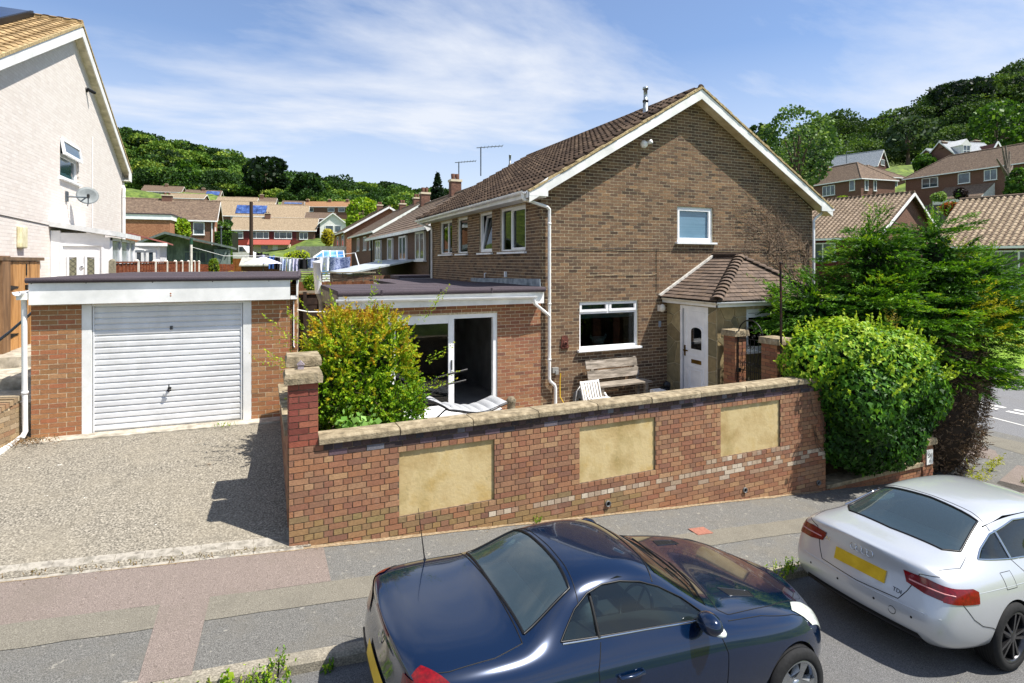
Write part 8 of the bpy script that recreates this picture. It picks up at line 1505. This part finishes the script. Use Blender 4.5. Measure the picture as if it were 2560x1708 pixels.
# ---
tree('tall light-leaved tree rising behind the right slope of the brown roof', 1990, 258, 560, 36, 112, ['#24401a', '#38582a', '#56743c', '#75904e', '#98ac68'], 21, 12000, .22, lobes=18)
tree('dark conifer standing behind the row of chimneys', 1093, 440, 560, 110, 32, ['#0e1c12', '#182a1a', '#243a24'], 22, 1800, .8, conifer=True, name='conifer_tree')
tree('yellow-green tree beside the orange gables', 905, 488, 600, 82, 50, GRY, 23, 2400, .55)
tree('small round tree in front of the brick annexe house', 450, 540, 625, 48, 28, GRY, 24, 1800, .3)
tree('huge dark tree standing out of the left hillside wood', 660, 388, 500, 232, 62, ['#0d1c0c', '#162a12', '#203618', '#2c4420'], 25, 3200, 2.0, lobes=14)
tree('second dark round tree right of the huge dark tree', 770, 428, 500, 240, 46, GR2, 26, 2200, 1.9)
tree('bright tree on the left edge of the hillside wood', 470, 395, 500, 235, 45, GR1, 27, 2200, 1.9)
tree('rounded tree in the far right wood, above the dormer house', 2490, 250, 420, 140, 75, GR1, 28, 3000, 1.1, lobes=12)
tree('feathery dark tree on the right skyline', 2400, 195, 330, 185, 70, ['#101e10', '#1a2c1a', '#263a24'], 29, 2600, 1.3, lobes=12)
tree('pale grey-green tree on the wooded slope behind the hipped house', 2270, 290, 420, 150, 70, ['#22361e', '#34492c', '#4a5f40', '#5f7250'], 30, 2800, 1.2, lobes=12)
tree('young tree at the foot of the wood by the slate houses', 2310, 385, 450, 118, 32, GR1, 31, 1600, .8)
tree('leafy green tree at the right edge before the long house', 2548, 415, 520, 62, 34, GR1, 32, 2200, .4)
tree('dark green tree behind the main roof left of the light tree', 1905, 300, 520, 60, 50, GR2, 33, 2200, .5)
def shrub(label, px, y0, y1, d, rpx, cols, seed, n=900, leaf=.16, name='garden_shrub', box=None, cat='shrub'):
    base = PX(px, d, ZY(y1, d)); H = (y1-y0)*d/1410; rad = rpx*d/1410; t = thing(name, label, cat, tuple(base)); rs_ = np.random.default_rng(seed)
    balls = [((base.x+rad*rs_.uniform(-.5, .5), base.y+rs_.uniform(-.3, .3), base.z+H*rs_.uniform(.35, .62)), (rad*rs_.uniform(.4, .65), rad*rs_.uniform(.4, .6), H*rs_.uniform(.32, .42))) for _ in range(6)]
    P, D = shell_pts(balls, n, .75); leaves('foliage', [leaf_cloud(P, D, leaf, .7, .7, np.clip(.5+RNG.normal(size=len(P))*.24, 0, 1))], leafmat('shrub_%d' % seed, cols), t); core(t, balls, DARKIN, .75); return t
shrub('bright lime-green shrub behind the washing line', 737, 622, 668, 37, 34, ['#8aa012', '#a6b818', '#c0cc2a'], 41, 1800, .11)
shrub('golden-yellow shrub against the pale concrete fence', 812, 572, 615, 56, 27, ['#8a8a1c', '#b0a826', '#c8bc3c'], 42, 1400, .2)
shrub('flowering climber on the brown fence by the parasol', 532, 640, 690, 29, 14, ['#4a6a1c', '#6d8f2a', '#a89a30'], 43, 900, .09)
shrub('yellow flowers along the foot of the washing area', 590, 678, 694, 27, 36, ['#7a8a1c', '#c2a818', '#d8bc1c'], 44, 900, .07)
shrub('green shrub between garage roof and vent pipe', 772, 688, 735, 16, 26, ['#4a6a1c', '#6f8f24', '#a8a832'], 45, 1400, .06)
shrub('tall leafy plant beside the white van', 573, 615, 668, 40, 9, GR1, 46, 600, .12)
shrub('pale bush in front of the pair with red cladding', 760, 628, 650, 58, 16, ['#8a9a7a', '#b0b8a0', '#5f7a40'], 47, 700, .14)
shrub('clump of green bushes beside the clipped hedge', 550, 550, 592, 66, 28, GR1, 48, 1200, .25)
shrub('bushes below the tan-roofed hillside house', 560, 548, 575, 100, 22, GR2, 49, 900, .35)
shrub('orange-red leaved shrub on the bank behind the cypress', 2378, 498, 545, 40, 27, ['#4a5a1c', '#7a5a22', '#a8562a', '#b86a34'], 50, 1500, .16)
shrub('green shrub right of the orange-leaved shrub', 2412, 500, 560, 41, 20, GR1, 51, 1100, .15)
shrub('dark purple bush below the white lean-to', 2396, 470, 500, 55, 22, ['#1c1620', '#2a2028', '#3a3036'], 52, 1000, .22)
shrub('pale-leaved bush left of the purple bush', 2352, 478, 505, 56, 20, ['#5a7a34', '#7a9650', '#94ac6a'], 53, 1000, .22)
shrub('small bright bush in front of the hipped house', 2105, 490, 506, 60, 16, GRY, 54, 700, .18)
shrub('greenery on the lawn edge across the side road', 2500, 800, 850, 32, 40, GR1, 55, 1200, .14)
# clipped hedge by the lamp post
hg = thing('clipped_hedge', 'square clipped bright green hedge by the lamp post', 'hedge', tuple(PX(553, 62, 3))); Th = Matrix.Translation(PX(527, 62, ZY(608, 62))) @ Matrix.Rotation(R(-24), 4, 'Z'); MB().box(0, 2.3, 0, 1.5, -1, 1.2, T=Th).build('inner_hedge', DARKIN, hg); P = np.column_stack([RNG.uniform(0, 2.3, 2600), RNG.uniform(-.05, .1, 2600), RNG.uniform(-1, 1.25, 2600)]); P[:900, 1] = RNG.uniform(0, 1.5, 900); P[:900, 2] = 1.22; Pw = np.array([tuple(Th @ Vector(p)) for p in P]); leaves('foliage', [leaf_cloud(Pw, None, .16, .7)], leafmat('hedge_leaf', ['#34561a', '#4c7420', '#6a9028']), hg)
# --- woods on both hillsides
def wood(name, label, seed, spec, leaf, per, cols):
    rs_ = np.random.default_rng(seed); Ps = []; Ds = []; rvs = []; sz = []
    for (px0, px1, d0, d1, n, r0, r1) in spec:
        for i in range(n):
            px = rs_.uniform(px0, px1); d = d0+(d1-d0)*rs_.random()**.8; p = PX(px, d); z = float(terrain(np.array([p.x]), np.array([p.y]))[0]); r = rs_.uniform(r0, r1); h = r*rs_.uniform(.62, .95); b = rs_.uniform(.0, .85)
            m = 5; cc = np.array([p.x, p.y, z+h*.9]); lob = unit(m)*np.array([r*.5, r*.5, h*.35]); lob[:, 2] = np.abs(lob[:, 2])
            for q in range(m):
                d_ = unit(per//m); d_[:, 2] = np.where(d_[:, 2] < -.35, -d_[:, 2], d_[:, 2]); Ps.append(cc+lob[q]+d_*np.array([r*.62, r*.62, h*.55])*rs_.uniform(.8, 1.03, (len(d_), 1))); Ds.append(d_); rvs.append(np.clip(b+RNG.normal(size=len(d_))*.12+rs_.normal()*.06, 0, 1)); sz.append(np.full(len(d_), leaf*d/250))
    leaves(name, [leaf_cloud(np.concatenate(Ps), np.concatenate(Ds), np.concatenate(sz), .8, .55, np.concatenate(rvs))], leafmat(name+'_leaf', cols, .25, .7, nscale=.08, namt=.3), kind='stuff', label=label, cat='woodland')
wood('hillside_wood', 'dense green wood covering the left hillside', 61, [(230, 640, 225, 330, 210, 5, 8.5), (600, 1180, 240, 400, 300, 5, 8.5), (420, 1100, 222, 240, 60, 3.5, 5.5)], 1.0, 520, ['#1a3012', '#284418', '#3a5a20', '#527428', '#708c34', '#9aa844'])
wood('hilltop_wood', 'dark wood climbing the hill on the right', 62, [(1780, 2620, 152, 225, 330, 4.5, 7.5), (2400, 2700, 150, 215, 90, 5, 8)], 1.0, 520, ['#182a16', '#243a1c', '#324a22', '#425c28', '#54702e', '#708836'])
# --- weeds along the kerb, road and wall
def weed(label, x, y, z, h, n, cols, seed, sz=.04, asp=.35, spreadr=.06):
    t = thing('kerb_weed', label, 'weed', (x, y, z)); P = np.array([x, y, z])+RNG.normal(size=(n, 3))*np.array([spreadr, spreadr*.5, .004]); P[:, 2] = z+.005; D = unit(n)*.55+np.array([0, -.1, .8]); D /= np.linalg.norm(D, axis=1)[:, None]; leaves('leaves', [sprays(P, D, h, 9, sz, asp, RNG.random(n))], leafmat('weed_%d' % seed, cols), t); return t
WG = ['#3f6a14', '#5f8a1c', '#86a828', '#a8b83a']
zr = lambda x: pz(x)-.10
weed('broad-leaved green weed at the kerb left of the blue car', -6.02, -6.26, zr(-6), .09, 16, WG, 71, .06, .6, .05); weed('large spreading weed patch at the kerb left of the blue car', -5.72, -6.27, zr(-5.7), .09, 60, WG, 72, .03, .5, .12); weed('upright weed on the kerb edge left of the blue car', -5.6, -6.22, zr(-5.6)+.05, .12, 10, WG, 73, .03, .5, .02)
weed('small weed in the gutter close to the blue car bumper', -5.22, -6.27, zr(-5.2), .06, 14, WG, 74, .025, .5, .03); weed('weeds at the kerb below the reddish strip', -6.4, -6.25, zr(-6.4), .07, 40, WG, 75, .03, .4, .12)
weed('bushy green weed at the kerb behind the silver car', -.05, -6.27, zr(-.05), .14, 60, WG, 76, .035, .45, .10); weed('grassy weed at the kerb left of the silver car', -.35, -6.27, zr(-.35), .10, 50, WG+['#b8a84a'], 77, .035, .25, .12); weed('weed growing on the kerb top behind the silver car bumper', .35, -6.2, pz(.35), .08, 40, WG, 78, .03, .5, .09)
weed('yellow-green grass tuft on the road in front of the silver car wheel', -.25, -8.45, zr(-.25), .16, 40, ['#7a9420', '#a0b02c', '#c0c048'], 79, .05, .14, .05); weed('small dry weed on the corner pavement', 8.6, -5.0, pz(8.6), .09, 16, ['#6a7a2a', '#8a8a3c'], 80, .03, .4, .04)
for i in range(10):
    x = -9.2+i*.36+random.uniform(-.1, .1); weed('tiny dry weed in the joint along the drive edge', x, -4.19, pz(x)+.012, .035, 10, ['#6a5a30', '#8a6a38', '#7a7a30'], 81, .016, .5, .07)['group'] = 'dry weeds along the drive edge'
weed('weed sprouting at the foot of the boundary wall under the first panel', -2.2, -4.22, pz(-2.2)+.01, .07, 12, WG, 82, .025, .5, .04); weed('pale weed on the drive by the garage door', *gpt(1.9, -.3), .57, .04, 14, WG, 83, .02, .5, .08)
mb = MB(); x, y = .02, -5.02; mb.box(-.14, .14, -.1, .1, 0, .008, T=Matrix.Translation((x, y, pz(x)+.006)) @ PITCH); cvr = mb.build('stopcock_cover', M('rusty_cover', ['#8a5a4c', '#9c6a58'], .8, nscale=30, namt=.2), label='small rust-red square stopcock cover in the pavement', cat='cover')
lv = MB(); rs = random.Random(8)
for i in range(160):
    x = rs.uniform(-9, 3.4); y = -4.26-abs(rs.gauss(0, .05)); a = rs.uniform(0, 6); L = rs.uniform(.01, .03); lv.add([(x, y, pz(x)+.014), (x+L*math.cos(a), y+L*math.sin(a), pz(x)+.018), (x+L*.6*math.cos(a+.7), y+L*.6*math.sin(a+.7), pz(x)+.014)], [(0, 1, 2)])
lv.build('leaf_litter', M('dry_leaf_litter', ['#4a3822', '#6a5232', '#7d6440'], .9, attr='face'), rnd=True, label='scattering of dry brown leaf litter along the foot of the wall', cat='litter', kind='stuff')
# grass blades on the lawn across the road
n = 9000; P = np.column_stack([RNG.uniform(24.5, 30, n), RNG.uniform(-8, 12, n), np.zeros(n)]); P[:, 2] = -1.40+(P[:, 0]-24.4)*.13+.03; leaves('lawn_grass', [leaf_cloud(P, np.tile([0, 0, 1.0], (n, 1)), .12, .12, .3)], leafmat('lawn_blade', ['#4f7a18', '#6f981f', '#8cae30']), kind='stuff', label='mown grass on the verge across the side road', cat='grass')
